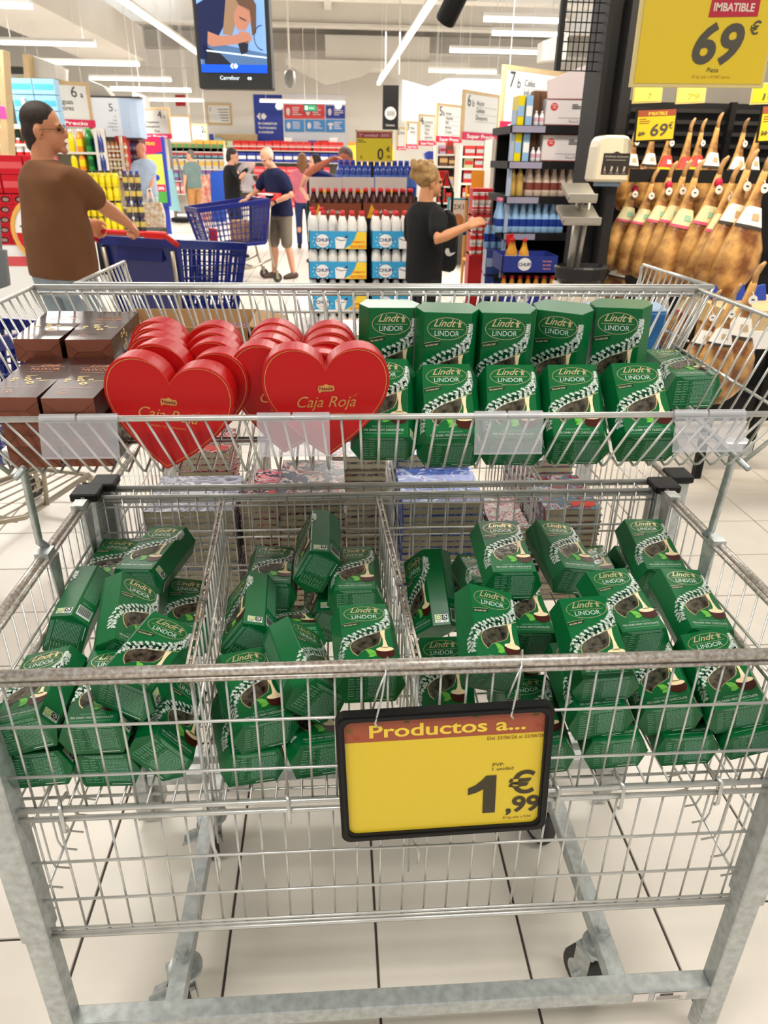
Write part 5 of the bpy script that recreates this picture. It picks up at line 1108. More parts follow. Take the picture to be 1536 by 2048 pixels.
# hanging screen
blk = mat('screen_case', (66, 66, 64), .5); scr = thing('hanging_screen', 'tall advertising screen hanging from the roof, woman bent over a workbench shown', 'screen', tuple(at(472, 178, 4.6)), (0, 0, D_(-4)))
Ws = .40; m = M(); m.box(-Ws/2, Ws/2, 0, .11, 0, 1.15); m.build('case', blk, scr, bevel=.006)
def em(n, c, e=1.0): return mat(n, c, .4, emit=e)
scm = [em('scr_sky', (132,172,222), .8), em('scr_blue', (20,84,208), .9), em('scr_navy', (26,34,74), .7), em('scr_skin', (190,130,106), .7), em('scr_hair', (104,76,60), .7), em('scr_white', (226,240,250), .9), em('scr_bench', (86,118,160), .7), em('scr_hair2', (156,124,96), .7), em('scr_dark', (40,40,52), .6)]
m = M(); o_ = V((-Ws/2+.022, -.002, 0)); SW = Ws-.044
P_ = lambda pts, mi, k=1: m.poly([(x*SW, .100+y*.36) for x, y in pts], o_-Y_*(.0015*k), X_, Z_, mi)
P_([(0,0),(1,0),(1,1.6),(0,1.6)], 0, 0); P_([(.03,.88),(.90,.88),(.93,.92),(.95,1.6),(.0,1.6)], 1)
P_([(0,.0),(.05,.3),(.4,.28),(1,.18),(1,0)], 6, 1); P_([(.0,.10),(.0,.78),(.12,.84),(.30,.90),(.46,.90),(.44,.60),(.34,.46),(.30,.40),(.14,.43),(.10,.10)], 2, 2)
P_([(.14,.45),(.30,.40),(.50,.40),(.66,.44),(.70,.36),(.60,.30),(.18,.26),(.12,.30)], 3, 3); P_([(.44,.86),(.36,.42),(.50,.40),(.62,.70),(.72,.92),(.60,.94)], 7, 3); P_([(.56,.88),(.66,.95),(.80,.92),(.88,.78),(.86,.44),(.80,.40),(.78,.70),(.64,.76)], 4, 4); P_([(.56,.70),(.62,.78),(.78,.72),(.80,.60),(.70,.46),(.58,.48),(.54,.60)], 3, 4)
P_([(.60,.46),(.76,.44),(.80,.36),(.72,.30),(.60,.34)], 3, 5); P_([(.62,.64),(.72,.60),(.73,.575),(.63,.61)], 4, 5); P_([(.10,.22),(1,.14),(1,.12),(.10,.20)], 5, 4); P_([(.05,.28),(.06,.02),(.5,.0),(.3,.18)], 8, 2); P_([(.58,.30),(.74,.34),(.72,.20),(.62,.16)], 8, 5)
for q in range(12): a = math.pi*(.5+q/12*1.0); P_([(.95+.13*math.cos(a),.38+.16*math.sin(a)),(.95+.13*math.cos(a+.26),.38+.16*math.sin(a+.26)),(.95+.12*math.cos(a+.26),.38+.148*math.sin(a+.26)),(.95+.12*math.cos(a),.38+.148*math.sin(a))], 8, 4)
m.rect(0, SW, .075, .113, o_-Y_*.006, X_, Z_, 1); emblem(m, o_-Y_*.008, SW*.5, .106, .020, 5); m.text('8%', SW*.24, .455, .07, o_-Y_*.004, X_, Z_, 5, 'C', bold=.02)
for i, s_ in enumerate(('de descuento en la', 'Compatibilidad de todos', 'los productos y servicios')): m.text(s_, SW*.38, .492-.020*i, .017, o_-Y_*.004, X_, Z_, 5, 'L')
m.text('Carrefour', SW*.42, .043, .026, o_-Y_*.002, X_, Z_, 5, 'C', bold=.01); emblem(m, o_-Y_*.002, SW*.72, .050, .012, 5); m.build('screen', scm, scr)
for x in (-.1, .1): m = M(); m.tube([(x, .05, 1.15), (x, .05, 4.3)], .006, 5); m.build('hanger', white, scr)
# football promotion poster on a stand
O, u, W, H = frm(280, 273, 334, 412, 17.6); fp_ = thing('promotion_poster', 'red and green promotion poster with a yellow 30 on a blue backed stand', 'poster', tuple(O))
m = M(); m.box(0, W, 0, .1, 0, H); m.build('board', bluew, fp_); boxpart('foot', fp_, bluew, .05, W-.05, .02, .08, -O.z, 0); m = M(); o_ = V((0,-.003,0))
m.poly([(W*.02,H*.62),(W*.02,H),(W*.90,H),(W*.92,H*.80),(W*.6,H*.76)], o_, X_, Z_, 0); m.poly([(W*.04,H*.06),(W*.06,H*.74),(W*.90,H*.76),(W*.92,H*.06)], o_-Y_*.002, X_, Z_, 1); m.rect(W*.05, W*.92, H*.05, H*.22, o_-Y_*.003, X_, Z_, 2)
m.text('PARTIDO', W*.45, H*.885, H*.055, o_-Y_*.004, X_, Z_, 3, 'C', bold=.03, width=W*.52); m.text('30', W*.50, H*.54, H*.16, o_-Y_*.004, X_, Z_, 4, 'C', bold=.04); m.text('-30%', W*.74, H*.245, H*.06, o_-Y_*.006, X_, Z_, 4, 'C', bold=.02); m.rect(W*.60, W*.90, H*.22, H*.32, o_-Y_*.005, X_, Z_, 0)
for (x, y, s_, c) in ((.25,.46,.1,5),(.45,.48,.09,6),(.4,.38,.16,0),(.65,.42,.1,5),(.35,.3,.12,7)): m.disc(W*x, H*y, W*s_, H*s_*.45, o_-Y_*.004, X_, Z_, c, 12)
m.build('print', [raspb, mat('poster_lime', (196,204,90), .5), mat('poster_green', (80,160,70), .5), mat('poster_yellow', (240,206,60), .5), txtw, bluew, mat('poster_orange', (236,140,50), .5), mat('poster_red2', (214,40,48), .5)], fp_)

# ---- generic goods
def gond(label, x0, x1, Y, depth, levels, top, mt=shelfw, back=None, cat='shelf', side=None, base=0.):
    t = thing('gondola_shelf', label, cat, ((x0+x1)/2, Y, 0)); w = (x1-x0)/2
    boxpart('back_panel', t, back or mt, -w, w, depth-.03, depth, base, top)
    for x in (-w, w-.04): boxpart('upright', t, side or mt, x, x+.04, 0, depth, base, top)
    for z in levels: o = boxpart('shelf_board', t, mt, -w+.04, w-.04, 0, depth-.03, z-.03, z)
    return t
PM = {}
def bottle_me(key, h, r, body, cap, lab=None, neck=.35, sh=.55, liquid=None):
    if key in PM: return PM[key]
    m = M(); pr = [(r*.9,0),(r,.02*h),(r,h*sh*.45),(r,h*sh*.46),(r,h*sh),(r*.86,h*(sh+.12)),(r*.55,h*(sh+.26)),(r*neck,h*.88),(r*neck*1.15,h*.885),(r*neck*1.15,h)]
    mi = [0,0,0,2 if lab else 0,0,0,0,0,1]; m.lathe(pr, 12, mis=mi); PM[key] = m.mesh('bottle', [body, cap, lab or body], True); return PM[key]
def pack_me(key, w, d, h, body, band=None, art=None):
    if key in PM: return PM[key]
    m = M(); m.box(-w/2, w/2, 0, d, 0, h, 0)
    if band: m.rect(-w*.46, w*.46, h*.30, h*.66, (0,-.002,0), X_, Z_, 1)
    if art: m.disc(0, h*.52, w*.36, h*.32, (0,-.004,0), X_, Z_, 2, 12); m.disc(w*.03, h*.50, w*.24, h*.20, (0,-.006,0), X_, Z_, 3, 12)
    mats = [body, band or body]+(list(art) if art else []); PM[key] = m.mesh('pack', mats); return PM[key]
def put(name, me, locs, label, cat, group, rot=0.):
    for l in locs: tag(link(name, me, None, l, (0, 0, rot)), label, cat, group)
def rowpts(xa, xb, n, Y, z): return [(xa+(xb-xa)*(i+.5)/n, Y, z) for i in range(n)]
def pxrow(x0, x1, ybot, Y, n):
    a, b = at(x0, ybot, Y), at(x1, ybot, Y); return rowpts(a.x, b.x, n, Y, a.z), a.z, abs(b.x-a.x)/n
glassy = lambda n, c: mat(n, c, .2, coat=.4)
yel_b, grn_b, org_b, blu_b, cola_b, wht_b, wat_b = glassy('bottle_yellow', (238,214,24)), glassy('bottle_green', (40,140,60)), glassy('bottle_orange', (240,150,30)), glassy('bottle_blue', (30,56,140)), glassy('bottle_cola', (66,26,20)), glassy('bottle_white', (236,232,224)), glassy('bottle_water', (150,190,226))
redc, blkc, whtc, blc = mat('cap_red', (200,34,34), .4), mat('cap_black', (36,36,38), .4), mat('cap_white', (236,236,232), .4), mat('cap_blue', (40,60,170), .4)
# ---- drink display in the middle: trays of white bottles
lb = mat('tray_blue', (56,158,206), .5); ty = mat('tray_yellow', (240,204,60), .5); to = mat('tray_orange', (232,112,40), .5); tn = mat('tray_navy', (40,44,110), .5); twh = mat('tray_white', (240,240,238), .5)
def tray_print(m, W, H, word='CHUFI'):
    o = V((0,-.0015,0)); q = Y_*-.001
    m.poly([(W*.60,H*.02),(W*.72,H*.25),(W*.79,H*.6),(W*.83,H*.98),(W*.99,H*.98),(W*.99,H*.02)], o, X_, Z_, 1)
    m.disc(W*.235, H*.46, W*.115, H*.37, o, X_, Z_, 2, 20); m.text(word, W*.24, H*.42, H*.26, o+q, X_, Z_, 3, 'C', bold=.03, width=W*.23); m.text('Original', W*.24, H*.22, H*.14, o+q, X_, Z_, 4, 'C', shear=.3)
    m.poly([(W*.46,H*.03),(W*.45,H*.62),(W*.50,H*.70),(W*.62,H*.66),(W*.66,H*.60),(W*.60,H*.03)], o+q, X_, Z_, 2); m.poly([(W*.46,H*.58),(W*.55,H*.46),(W*.655,H*.52),(W*.655,H*.55),(W*.55,H*.50),(W*.46,H*.62)], o+q*2, X_, Z_, 3)
    m.poly([(W*.60,H*.62),(W*.66,H*.80),(W*.67,H*.62)], o+q*2, X_, Z_, 3); m.text('FORMATO', W*.855, H*.36, H*.15, o+q, X_, Z_, 4, 'C', bold=.03, width=W*.22); m.text('AHORRO', W*.845, H*.08, H*.22, o+q, X_, Z_, 4, 'C', bold=.03, width=W*.27)
    for k in range(9): a = 2.2+k*.5; m.disc(W*.235+W*.16*math.cos(a), H*.46+H*.46*math.sin(a), W*.009, H*.035, o, X_, Z_, 2, 8)
def tray(x0, x1, y0, y1, Y, depth, label, me=None, group=None):
    O, u, W, H = frm(x0, y0, x1, y1, Y); t = thing('bottle_tray', label, 'tray', tuple(O), group=group)
    m = M(); m.box(0,W,0,.006,0,H); m.box(0,W,depth-.006,depth,0,H); m.box(0,.006,0,depth,0,H); m.box(W-.006,W,0,depth,0,H); m.box(0,W,0,depth,0,.006); m.build('tray_wall', me or lb, t)
    return t, O, W, H
milk = bottle_me('chufi', .262, .0395, wht_b, redc, None, .42, .60)
for sx, side in ((0, 'left'), (1, 'right')):
    x0, x1 = ((618, 734), (743, 862))[sx]
    for k, (ya, yb, nm) in enumerate(((462, 498, 'top'), (523, 558, 'middle'), (587, 622, 'third'), (650, 686, 'lowest'))):
        t, O, W, H = tray(x0, x1, ya, yb, 6.0, .34, 'light blue cardboard tray of white bottles, %s tray of the %s stack' % (nm, side))
        m = M(); tray_print(m, W, H); m.build('tray_print', [lb, ty, twh, tn, to], t)
        locs = [(O.x+W*(i+.5)/6, 6.0+.05+.08*j, O.z+.008) for j in range(3 if k == 0 else 2) for i in range(6)]
        if k == 0 and sx == 0: locs = [l for n_, l in enumerate(locs) if n_ not in (0, 1, 2)]+[(O.x+W*.06, 6.21, O.z+.03), (O.x+W*.22, 6.21, O.z+.03)]
        put('drink_bottle', milk, locs, 'white bottle with red cap in the %s tray of the %s blue stack' % (nm, side), 'bottle', 'white bottles, %s tray %s stack' % (nm, side))
O, u, W, H = frm(618, 690, 862, 760, 5.98); pt = thing('pallet', 'black pallet base under the blue bottle trays', 'pallet', (O.x, 5.99, 0))
m = M(); m.box(0, W, 0, 1.1, .0, max(.1, at(700, 687, 6).z-.002)); m.build('base', black, pt)
# dark core between and behind the stacks
boxpart('core', pt, black, .02, W-.02, .36, 1.1, .1, at(700, 436, 6.4).z)
brw = mat('tray_brown', (124, 62, 36), .5); tan = mat('header_cream', (206, 192, 182), .55)
for sx, (x0, x1) in enumerate(((620, 724), (725, 830))):
    t, O, W, H = tray(x0, x1, 406, 437, 6.42, .36, 'brown tray of dark cocoa drink bottles, %s one' % ('left', 'right')[sx], brw)
    m = M(); o_ = V((0,-.002,0)); m.poly([(W*.08,0),(W*.17,H*.95),(W*.32,0)], o_, X_, Z_, 0); m.text('el Cacao', W*.46, H*.36, H*.34, o_, X_, Z_, 1, 'C', bold=.02, width=W*.28); m.text('CACAO', W*.18, H*.3, H*.13, o_-Y_*.001, X_, Z_, 2); m.build('tray_print', [mat('amber', (224,164,40), .5), tan, brw], t)
    put('drink_bottle', bottle_me('cacao', .215, .0345, cola_b, redc, brw, .42, .5), [(O.x+W*(i+.5)/7, 6.42+.05+.085*j, O.z+.01) for j in range(3) for i in range(7)], 'dark cocoa bottle with red cap in the %s brown tray' % ('left', 'right')[sx], 'bottle', 'cocoa bottles, %s tray' % ('left', 'right')[sx])
for i, (x0, x1) in enumerate(((620, 684), (685, 748), (750, 813))):
    panel('header_card', 'cream header card with a small yellow tag, %s of three over the cocoa bottles' % ('left', 'middle', 'right')[i], 'card', (x0, 354, x1, 425), 6.80, face=tan, edge=0, th=.02, draw=lambda m, o, W, H: m.rect(W*.38, W*.66, H*.56, H*.65, o, X_, Z_, 0), mats=[ty])
wb_ = bottle_me('water', .30, .045, glassy('bottle_navy', (46,72,160)), blc, mat('label_blue', (84,116,196), .4), .4, .6)
locs = []
for j in range(4):
    a, b = at(676, 372, 7.3+.1*j), at(830, 372, 7.3+.1*j); locs += [(a.x+(b.x-a.x)*(i+.5)/13, 7.3+.1*j, at(700, 392, 7.3).z) for i in range(13)]
put('water_bottle', wb_, locs, 'dark blue water bottle standing in packs behind the cream header cards', 'bottle', 'blue water bottles behind the cocoa display')
wz = at(700, 392, 7.3).z; wpa = at(672, 372, 7.25); wpb = at(835, 372, 7.25); bs = thing('pallet', 'dark pallet stack carrying the blue water packs', 'pallet', (wpa.x, 7.22, 0)); boxpart('base', bs, black, 0, wpb.x-wpa.x, 0, .5, 0, wz)
# ---- back wall shelving
bx0, bx1 = at(412, 300, 29.6).x, at(705, 300, 29.6).x
gz = [.5, 1.0, 1.42, 1.80, at(500, 292, 29.6).z]
gond('long shelf along the far wall with red and blue packs', bx0, bx1, 29.4, .7, gz, gz[-1], shelfw, mat('shelf_back_grey', (130,124,116), .6))
slab('cardboard_box', 'wide plain cardboard panel on top of the far wall shelf', 'box', [(430,268),(514,268),(514,291),(430,291)], 29.9, .2, wood)
slab('cardboard_box', 'narrow box in front of the cardboard panel on the far shelf', 'box', [(476,280),(494,280),(494,291),(476,291)], 29.6, .2, cb)
slab('shelf_box', 'dark blue box at the left end of the far shelf top', 'box', [(418,268),(425,268),(427,291),(419,291)], 29.6, .2, bluew)
slab('shelf_box', 'pale blue and yellow carton on the far shelf top', 'box', [(428,276),(444,276),(444,291),(428,291)], 29.6, .2, mat('pale_blue_card', (150,186,206), .5))
for i, (x0, x1, c) in enumerate(((541, 553, redp), (554, 566, redp), (568, 584, white), (616, 634, bluew), (635, 657, redp), (659, 675, white))): slab('shelf_box', ('red kettle box left on the far shelf top', 'red box beside the white one on the far shelf top', 'white box with red marks on the far shelf top', 'dark blue box right on the far shelf top', 'row of red tins right on the far shelf top', 'white box at the right end of the far shelf top')[i], 'box', [(x0, 281 if c != white else 275), (x1, 281 if c != white else 275), (x1, 291), (x0, 291)], 29.6, .15, c)
rp = pack_me('redpack', .26, .2, .30, redp, mat('pack_pale', (222,110,104), .5)); z1_ = 1.80
put('red_pack', rp, [(bx0+1.15+.28*i, 29.45, 1.80) for i in range(10)]+[(bx0+4.0+.28*i, 29.45, 1.80) for i in range(4)], 'red pack on the second board of the far wall shelf', 'pack', 'red packs on the far shelf')
put('bottle_pack', pack_me('bluepk', .30, .2, .30, bluew, txtw), [(bx0+1.3+.33*i, 29.45, 1.42) for i in range(13)], 'dark blue pack on the third board of the far wall shelf', 'pack', 'blue packs on the far shelf')
put('orange_pack', pack_me('orpk', .10, .2, .32, org_b), [(bx0+5.2+.12*i, 29.45, 1.80) for i in range(5)], 'orange pack at the right end of the far wall shelf', 'pack', 'orange packs on the far shelf')
put('pale_pack', pack_me('palepk', .2, .2, .28, mat('pale_goods', (190,190,160), .5)), [(bx0+.15+.25*i, 29.45, z) for i in range(4) for z in (1.80, 1.42)], 'pale pack at the left end of the far wall shelf', 'pack', 'pale packs on the far shelf')
put('red_can_pack', pack_me('redcan', .36, .3, .24, mat('raspberry_pack', (206,50,60), .4), mat('pack_stripe', (228,120,120), .5)), [(at(498, 0, 28).x+.38*i+.12*(j % 2), 28-.1*(3-j), .26*j) for i in range(7) for j in range(5)], 'red pack in the stepped pile behind the elderly man', 'pack', 'red pile behind the elderly man')
# yellow stand behind the navy man
slab('yellow_stand', 'bright yellow display stand right of the far wall shelf', 'stand', [(690,292),(786,285),(800,449),(690,450)], 20, .4, mat('stand_yellow', (236,200,50), .5))
# ---- left aisle: soda shelves, juice shelves, red uprights
s1a, s1b = at(140, 300, 12.4), at(190, 300, 12.4)
lv = [at(160, y, 12.4).z for y in (344, 304)]
gond('soda shelf end right of the man\'s face', s1a.x-.5, s1b.x+.05, 12.4, .5, [.35, .75]+lv, at(160, 256, 12.4).z, shelfw)
for k, z in enumerate(lv):
    put('soda_bottle', bottle_me('sy', .30, .05, yel_b, whtc), [(s1a.x+.02+.1*0, 12.47, z)], 'yellow soda bottle on the %s shelf beside the man\'s face' % ('lower', 'upper')[k], 'bottle', 'yellow soda %d' % k)
    put('soda_bottle', bottle_me('so', .31, .05, org_b, whtc, yel_b), [(s1a.x+.14, 12.47, z), (s1a.x+.14, 12.6, z)], 'orange soda bottles on the %s shelf beside the man\'s face' % ('lower', 'upper')[k], 'bottle', 'orange soda %d' % k)
    put('soda_bottle', bottle_me('sg', .32, .05, grn_b, mat('cap_green', (60,180,70), .4), mat('label_dkgreen', (20,90,40), .4)), [(s1a.x+.27, 12.47, z), (s1a.x+.27, 12.6, z)], 'green soda bottles on the %s shelf beside the man\'s face' % ('lower', 'upper')[k], 'bottle', 'green soda %d' % k)
    put('soda_bottle', bottle_me('sb', .29, .052, blu_b, blc), [(s1a.x+.40, 12.47, z), (s1a.x+.40, 12.6, z)], 'dark blue soda bottles on the %s shelf beside the man\'s face' % ('lower', 'upper')[k], 'bottle', 'blue soda %d' % k)
j0, j1 = at(192, 300, 15.2).x, at(228, 300, 15.2).x; jl = [at(200, y, 15.2).z for y in (352, 334, 317, 300)]
gond('white juice shelf under the lit sign 5a with small bottles', j0, j1+.15, 15.2, .5, [.4, .7]+jl, at(200, 272, 15.2).z, mat('cream_shelf', (226,214,196), .5))
for k, z in enumerate(jl):
    put('juice_bottle', bottle_me('ju%d' % (k > 1), .135, .030, (mat('juice_cream', (236,206,140), .4) if k < 2 else mat('juice_orange', (226,150,84), .4)), whtc if k < 2 else org_b, twh), [(j0+.07+.075*i, 15.26, z) for i in range(7)], 'small juice bottle on the %s shelf under sign 5a' % ('lowest', 'second', 'third', 'top')[k], 'bottle', 'juice bottles shelf %d' % k)
slab('red_upright', 'broad dark red upright beside the juice shelf', 'panel', [(229,272),(246,272),(256,360),(238,360)], 15.3, .4, redst)
g2a, g2b = at(247, 300, 15.9).x, at(280, 300, 15.9).x; gl = [at(260, y, 15.9).z for y in (356, 322, 305)]
gond('dark shelf with purple packs behind the bald man', g2a, g2b, 15.9, .5, [.5]+gl, at(260, 273, 15.9).z, mat('shelf_plum', (90,40,50), .5))
put('purple_pack', pack_me('pur', .10, .2, .16, mat('purple_pack', (92,70,130), .5), mat('pack_grey', (160,150,160), .5)), [(g2a+.1+.11*i, 15.95, z) for i in range(3) for z in gl[1:]], 'purple grey pack on the dark shelf behind the bald man', 'pack', 'purple packs')
put('white_tub', bottle_me('tub', .16, .06, wht_b, blkc, blkc, .8, .7), [(g2a+.12+.14*i, 15.95, gl[0]) for i in range(2)], 'white tub on the dark shelf behind the bald man', 'tub', 'white tubs')
# yellow bottles in a floor display
yd0, yd1 = at(172, 450, 11.4).x, at(255, 450, 11.4).x; yz = [at(200, y, 11.4).z for y in (462, 433, 401, 374)]
ydt = thing('pallet', 'pallet under the yellow bottle display', 'pallet', (yd0-.35, 11.35, 0)); boxpart('base', ydt, black, 0, yd1-yd0+.75, 0, .8, 0, max(.12, yz[0]-.005))
yb = bottle_me('ybot', .21, .042, yel_b, blkc, mat('label_yellow', (250,226,40), .4), .5, .62)
for k, z in enumerate(yz[:4]): put('yellow_bottle', yb, [(yd0-.3+.088*i, 11.4+.09*j, z) for i in range(int((yd1-yd0+.3)/.088)) for j in range(2)], 'yellow drink bottle with black cap, %s tier of the yellow display' % ('lowest', 'second', 'third', 'top')[k], 'bottle', 'yellow bottles tier %d' % k)
dkb = bottle_me('dkbot', .21, .040, mat('dark_can', (70,64,74), .3), blc, mat('label_gold', (200,176,90), .4), .5, .62)
for k, z in enumerate(yz[:4]): put('dark_bottle', dkb, [(yd1+.05+.085*i, 11.42, z) for i in range(3)], 'dark bottle with pale label, %s tier right of the yellow bottles' % ('lowest', 'second', 'third', 'top')[k], 'bottle', 'dark bottles tier %d' % k)
# red packs on the far left with promo base
r0 = at(-30, 480, 7.2).x; r1 = at(50, 480, 7.2).x
rdt = thing('pallet', 'white and red promotion plinth under the red packs at the left edge', 'plinth', (r0, 7.1, 0)); zt_ = at(20, 492, 7.1).z; zm = at(20, 513, 7.1).z; zb_ = at(20, 532, 7.1).z
boxpart('plinth_body', rdt, twh, 0, r1-r0+.36, 0, 1.0, 0, zt_); boxpart('red_stripe', rdt, mat('stripe_red', (214,84,88), .5), -.002, r1-r0+.362, -.004, .1, zb_, zm)
cp = pack_me('colapk', .118, .3, .082, mat('cola_red', (206,24,40), .35), None, (mat('cola_dark', (48,30,30), .4), mat('cola_grey', (176,130,124), .4)))
cp2 = pack_me('colapk2', .205, .3, .15, mat('cola_red', (206,24,40), .35), mat('cola_pale', (226,90,96), .5))
ptr = pack_me
for j in range(5): put('drink_pack', cp, [(r0+.05+.122*i+.02*j, 7.2, zt_+.085*j) for i in range(5)], 'red drink pack with dark round can print, %s row from the plinth' % ('first', 'second', 'third', 'fourth', 'fifth')[j], 'pack', 'red can packs row %d' % j)
for j in range(2): put('drink_pack', cp2, [(r0+.12+.215*i, 7.25, zt_+.43+.155*j) for i in range(3)], 'plain red drink pack, %s row above the can packs' % ('first', 'second', 'third')[j], 'pack', 'plain red packs row %d' % j)
rg = thing('promotion_ring', 'round orange ring sign with a red and white panel behind the man in brown', 'sign', tuple(at(92, 462, 7.05)))
m = M(); frame_ring(m, [(math.cos(a)*.29, math.sin(a)*.29) for a in [i*math.pi/16 for i in range(32)]], [(math.cos(a)*.26, math.sin(a)*.26) for a in [i*math.pi/16 for i in range(32)]], -.03, .0); m.build('ring', mat('ring_orange', (232,174,84), .5), rg)
m = M(); m.prism([(math.cos(a)*.26, math.sin(a)*.26) for a in [i*math.pi/16 for i in range(32)]], (0,-.012,0), X_, Z_, Y_*.01, 0); m.poly([(math.cos(a)*.255, math.sin(a)*.255) for a in [math.pi*1.02+i*math.pi*.96/16 for i in range(17)]], (0,-.014,0), X_, Z_, 1); m.rect(-.15,-.04,-.17,-.05,(0,-.016,0),X_,Z_,0); m.poly([(-.22,.04),(-.16,.06),(-.12,.12),(-.10,.12),(-.14,.05),(-.17,.01)], (0,-.016,0), X_, Z_, 2); m.build('disc', [twh, redp, mat('leaf_grey_green', (90,104,84), .5)], rg)
gb_ = slab('grey_bin', 'grey metal column bin at the left picture edge', 'bin', [(-40,440),(-4,440),(0,500),(10,500),(10,508),(17,572),(-40,592)], 3.4, .03, mat('grey_metal_paint', (128,130,128), .5))
# shelves at the far left behind the man
f0, f1 = at(-60, 300, 10.6).x, at(66, 300, 10.6).x; fz = [at(20, y, 10.6).z for y in (338, 314, 287, 252)]
gond('mixed drinks shelf at the left edge behind the man\'s head', f0, f1, 10.6, .6, [.5, .9]+fz, at(20, 195, 10.6).z, shelfw, mat('dark_back', (60,66,60), .6))
put('juice_carton', pack_me('jy', .17, .2, .22, mat('carton_yellow', (240,210,110), .5), mat('carton_pink', (240,170,140), .5)), [(f0+.12+.19*i, 10.7, fz[2]) for i in range(5)], 'yellow juice carton on the upper board at the left edge', 'carton', 'yellow cartons at the left edge')
put('red_bottle', bottle_me('rb', .22, .045, mat('bottle_red', (214,40,44), .3), whtc, twh, .4, .6), [(f0+.1+.1*i, 10.66, fz[1]) for i in range(8)], 'red bottle with a white top behind the man\'s neck', 'bottle', 'red bottles at the left edge')
put('clear_bottle', bottle_me('cb', .17, .04, mat('bottle_greygreen', (130,156,156), .25), yel_b, mat('label_teal', (90,150,150), .4)), [(f0+.1+.1*i, 10.66, fz[0]) for i in range(9)], 'small clear bottle on the board under the red bottles', 'bottle', 'clear bottles at the left edge')
put('water_pack', pack_me('bw', .26, .2, .17, mat('pack_paleblue', (140,190,220), .4), mat('pack_aqua', (80,170,200), .4)), [(f0+.75+.27*i, 10.68, fz[3]+.18*j) for i in range(2) for j in range(3)], 'pale blue water pack left of the wooden post', 'pack', 'pale blue packs left of the post')
put('green_bottle', bottle_me('gbq', .22, .035, mat('bottle_dkgreen', (40,70,56), .25), whtc), [(f1-.35+.08*i, 10.7, fz[2]) for i in range(4)], 'dark green glass bottle beside the man\'s head', 'bottle', 'dark green bottles')
# a shelf run behind the grey haired man
k0, k1 = at(340, 350, 24).x, at(452, 350, 24).x; kz = [at(400, y, 24).z for y in (388, 362, 338, 318, 303)]
gond('far shelf run behind the grey haired man', k0, k1, 24, .6, [z for z in kz if z > .15], at(400, 295, 24).z, shelfw)
cols = [mat('goods_%d' % i, c, .5) for i, c in enumerate([(200,120,130), (130,90,150), (210,206,200), (120,170,190), (226,180,80), (190,60,60), (90,140,90), (60,80,150)])]
rs_ = random.Random(11)
for k, z in enumerate(kz):
    if z > .12: put('shelf_pack', pack_me('far%d' % k, .17, .2, .30, cols[k % 8], cols[(k+2) % 8]), [(k0+.15+.2*i, 24.05, z) for i in range(8)], 'packed goods on the %s board behind the grey haired man' % ('lowest', 'second', 'third', 'fourth', 'top')[k], 'pack', 'far goods board %d' % k)
slab('crate_stack', 'blue crates with white tags before the far shelf run', 'crate', [(420,345),(448,340),(450,444),(424,445)], 21.2, .4, mat('crate_blue', (36,84,190), .5))
slab('poster_stand', 'orange and white magazine stand left of the blue crates', 'stand', [(398,352),(420,348),(424,444),(402,445)], 21.2, .3, mat('stand_mix', (226,200,180), .5, c2=(200,90,70), vscale=9))
rc = thing('rolling_cage', 'tall grey rolling cage leaning with a pale blue board, left of the grey haired man', 'cage', (at(352, 425, 20.8).x, 20.8, 0)); rc.scale = (1.22, 1.22, 1.22)

m = M(); m.tube([(-.02,0,0),(.02,0,1.25),(.0,.0,2.1)], .035, 8); m.tube([(.35,.2,0),(.12,.0,1.3)], .025, 6); m.build('cage_pole', mat('grey_tube', (140,130,128), .4, .5), rc); m = M(); m.prism([(-.13,.25),(.12,.22),(.02,1.05),(-.16,1.0)], (0,-.05,0), X_, Z_, Y_*.03); m.build('board', mat('pale_aqua', (146,196,204), .5), rc); m = M(); m.box(-.1,.36,-.1,.4,.02,.1); m.build('cage_base', black, rc)
# ================================================================ right side: black gondola end
brd = mat('carton_pinkwhite', (222, 212, 208), .5); mred = mat('carton_edge_red', (140, 66, 64), .5)
Yg = 6.25
ga, gb2 = at(1012, 400, Yg), at(1160, 400, Yg)
gn = thing('gondola_shelf', 'black shelf end with drinks, cartons and water beside the ham stand', 'shelf', (ga.x, Yg, 0)); Wg = gb2.x-ga.x
gzs = [at(1080, y, Yg).z for y in (251, 323, 393, 466, 556)]
boxpart('back_panel', gn, black, .05, Wg, .75, .8, 0, gzs[0]); boxpart('upright', gn, black, Wg-.02, Wg+.03, .0, .8, 0, gzs[0]+.30); boxpart('upright', gn, mat('pale_upright', (170,186,206), .4), 0, .03, .0, .04, .3, gzs[0]+.1)
for z in gzs: boxpart('shelf_board', gn, black, .0, Wg, -.03, .75, z-.055, z)
for z in gzs[:4]: boxpart('price_rail', gn, mat('price_rail', (156,150,170), .4), .0, Wg*.42, -.04, -.03, z-.05, z-.005)
boxpart('base', gn, black, .0, Wg, .2, .75, 0, .25)
slab('header_card', 'plain pinkish header card standing on top of the black shelf end', 'card', [(1096,160),(1173,130),(1168,198),(1095,198)], Yg, .02, mat('header_pink', (226, 208, 204), .6))
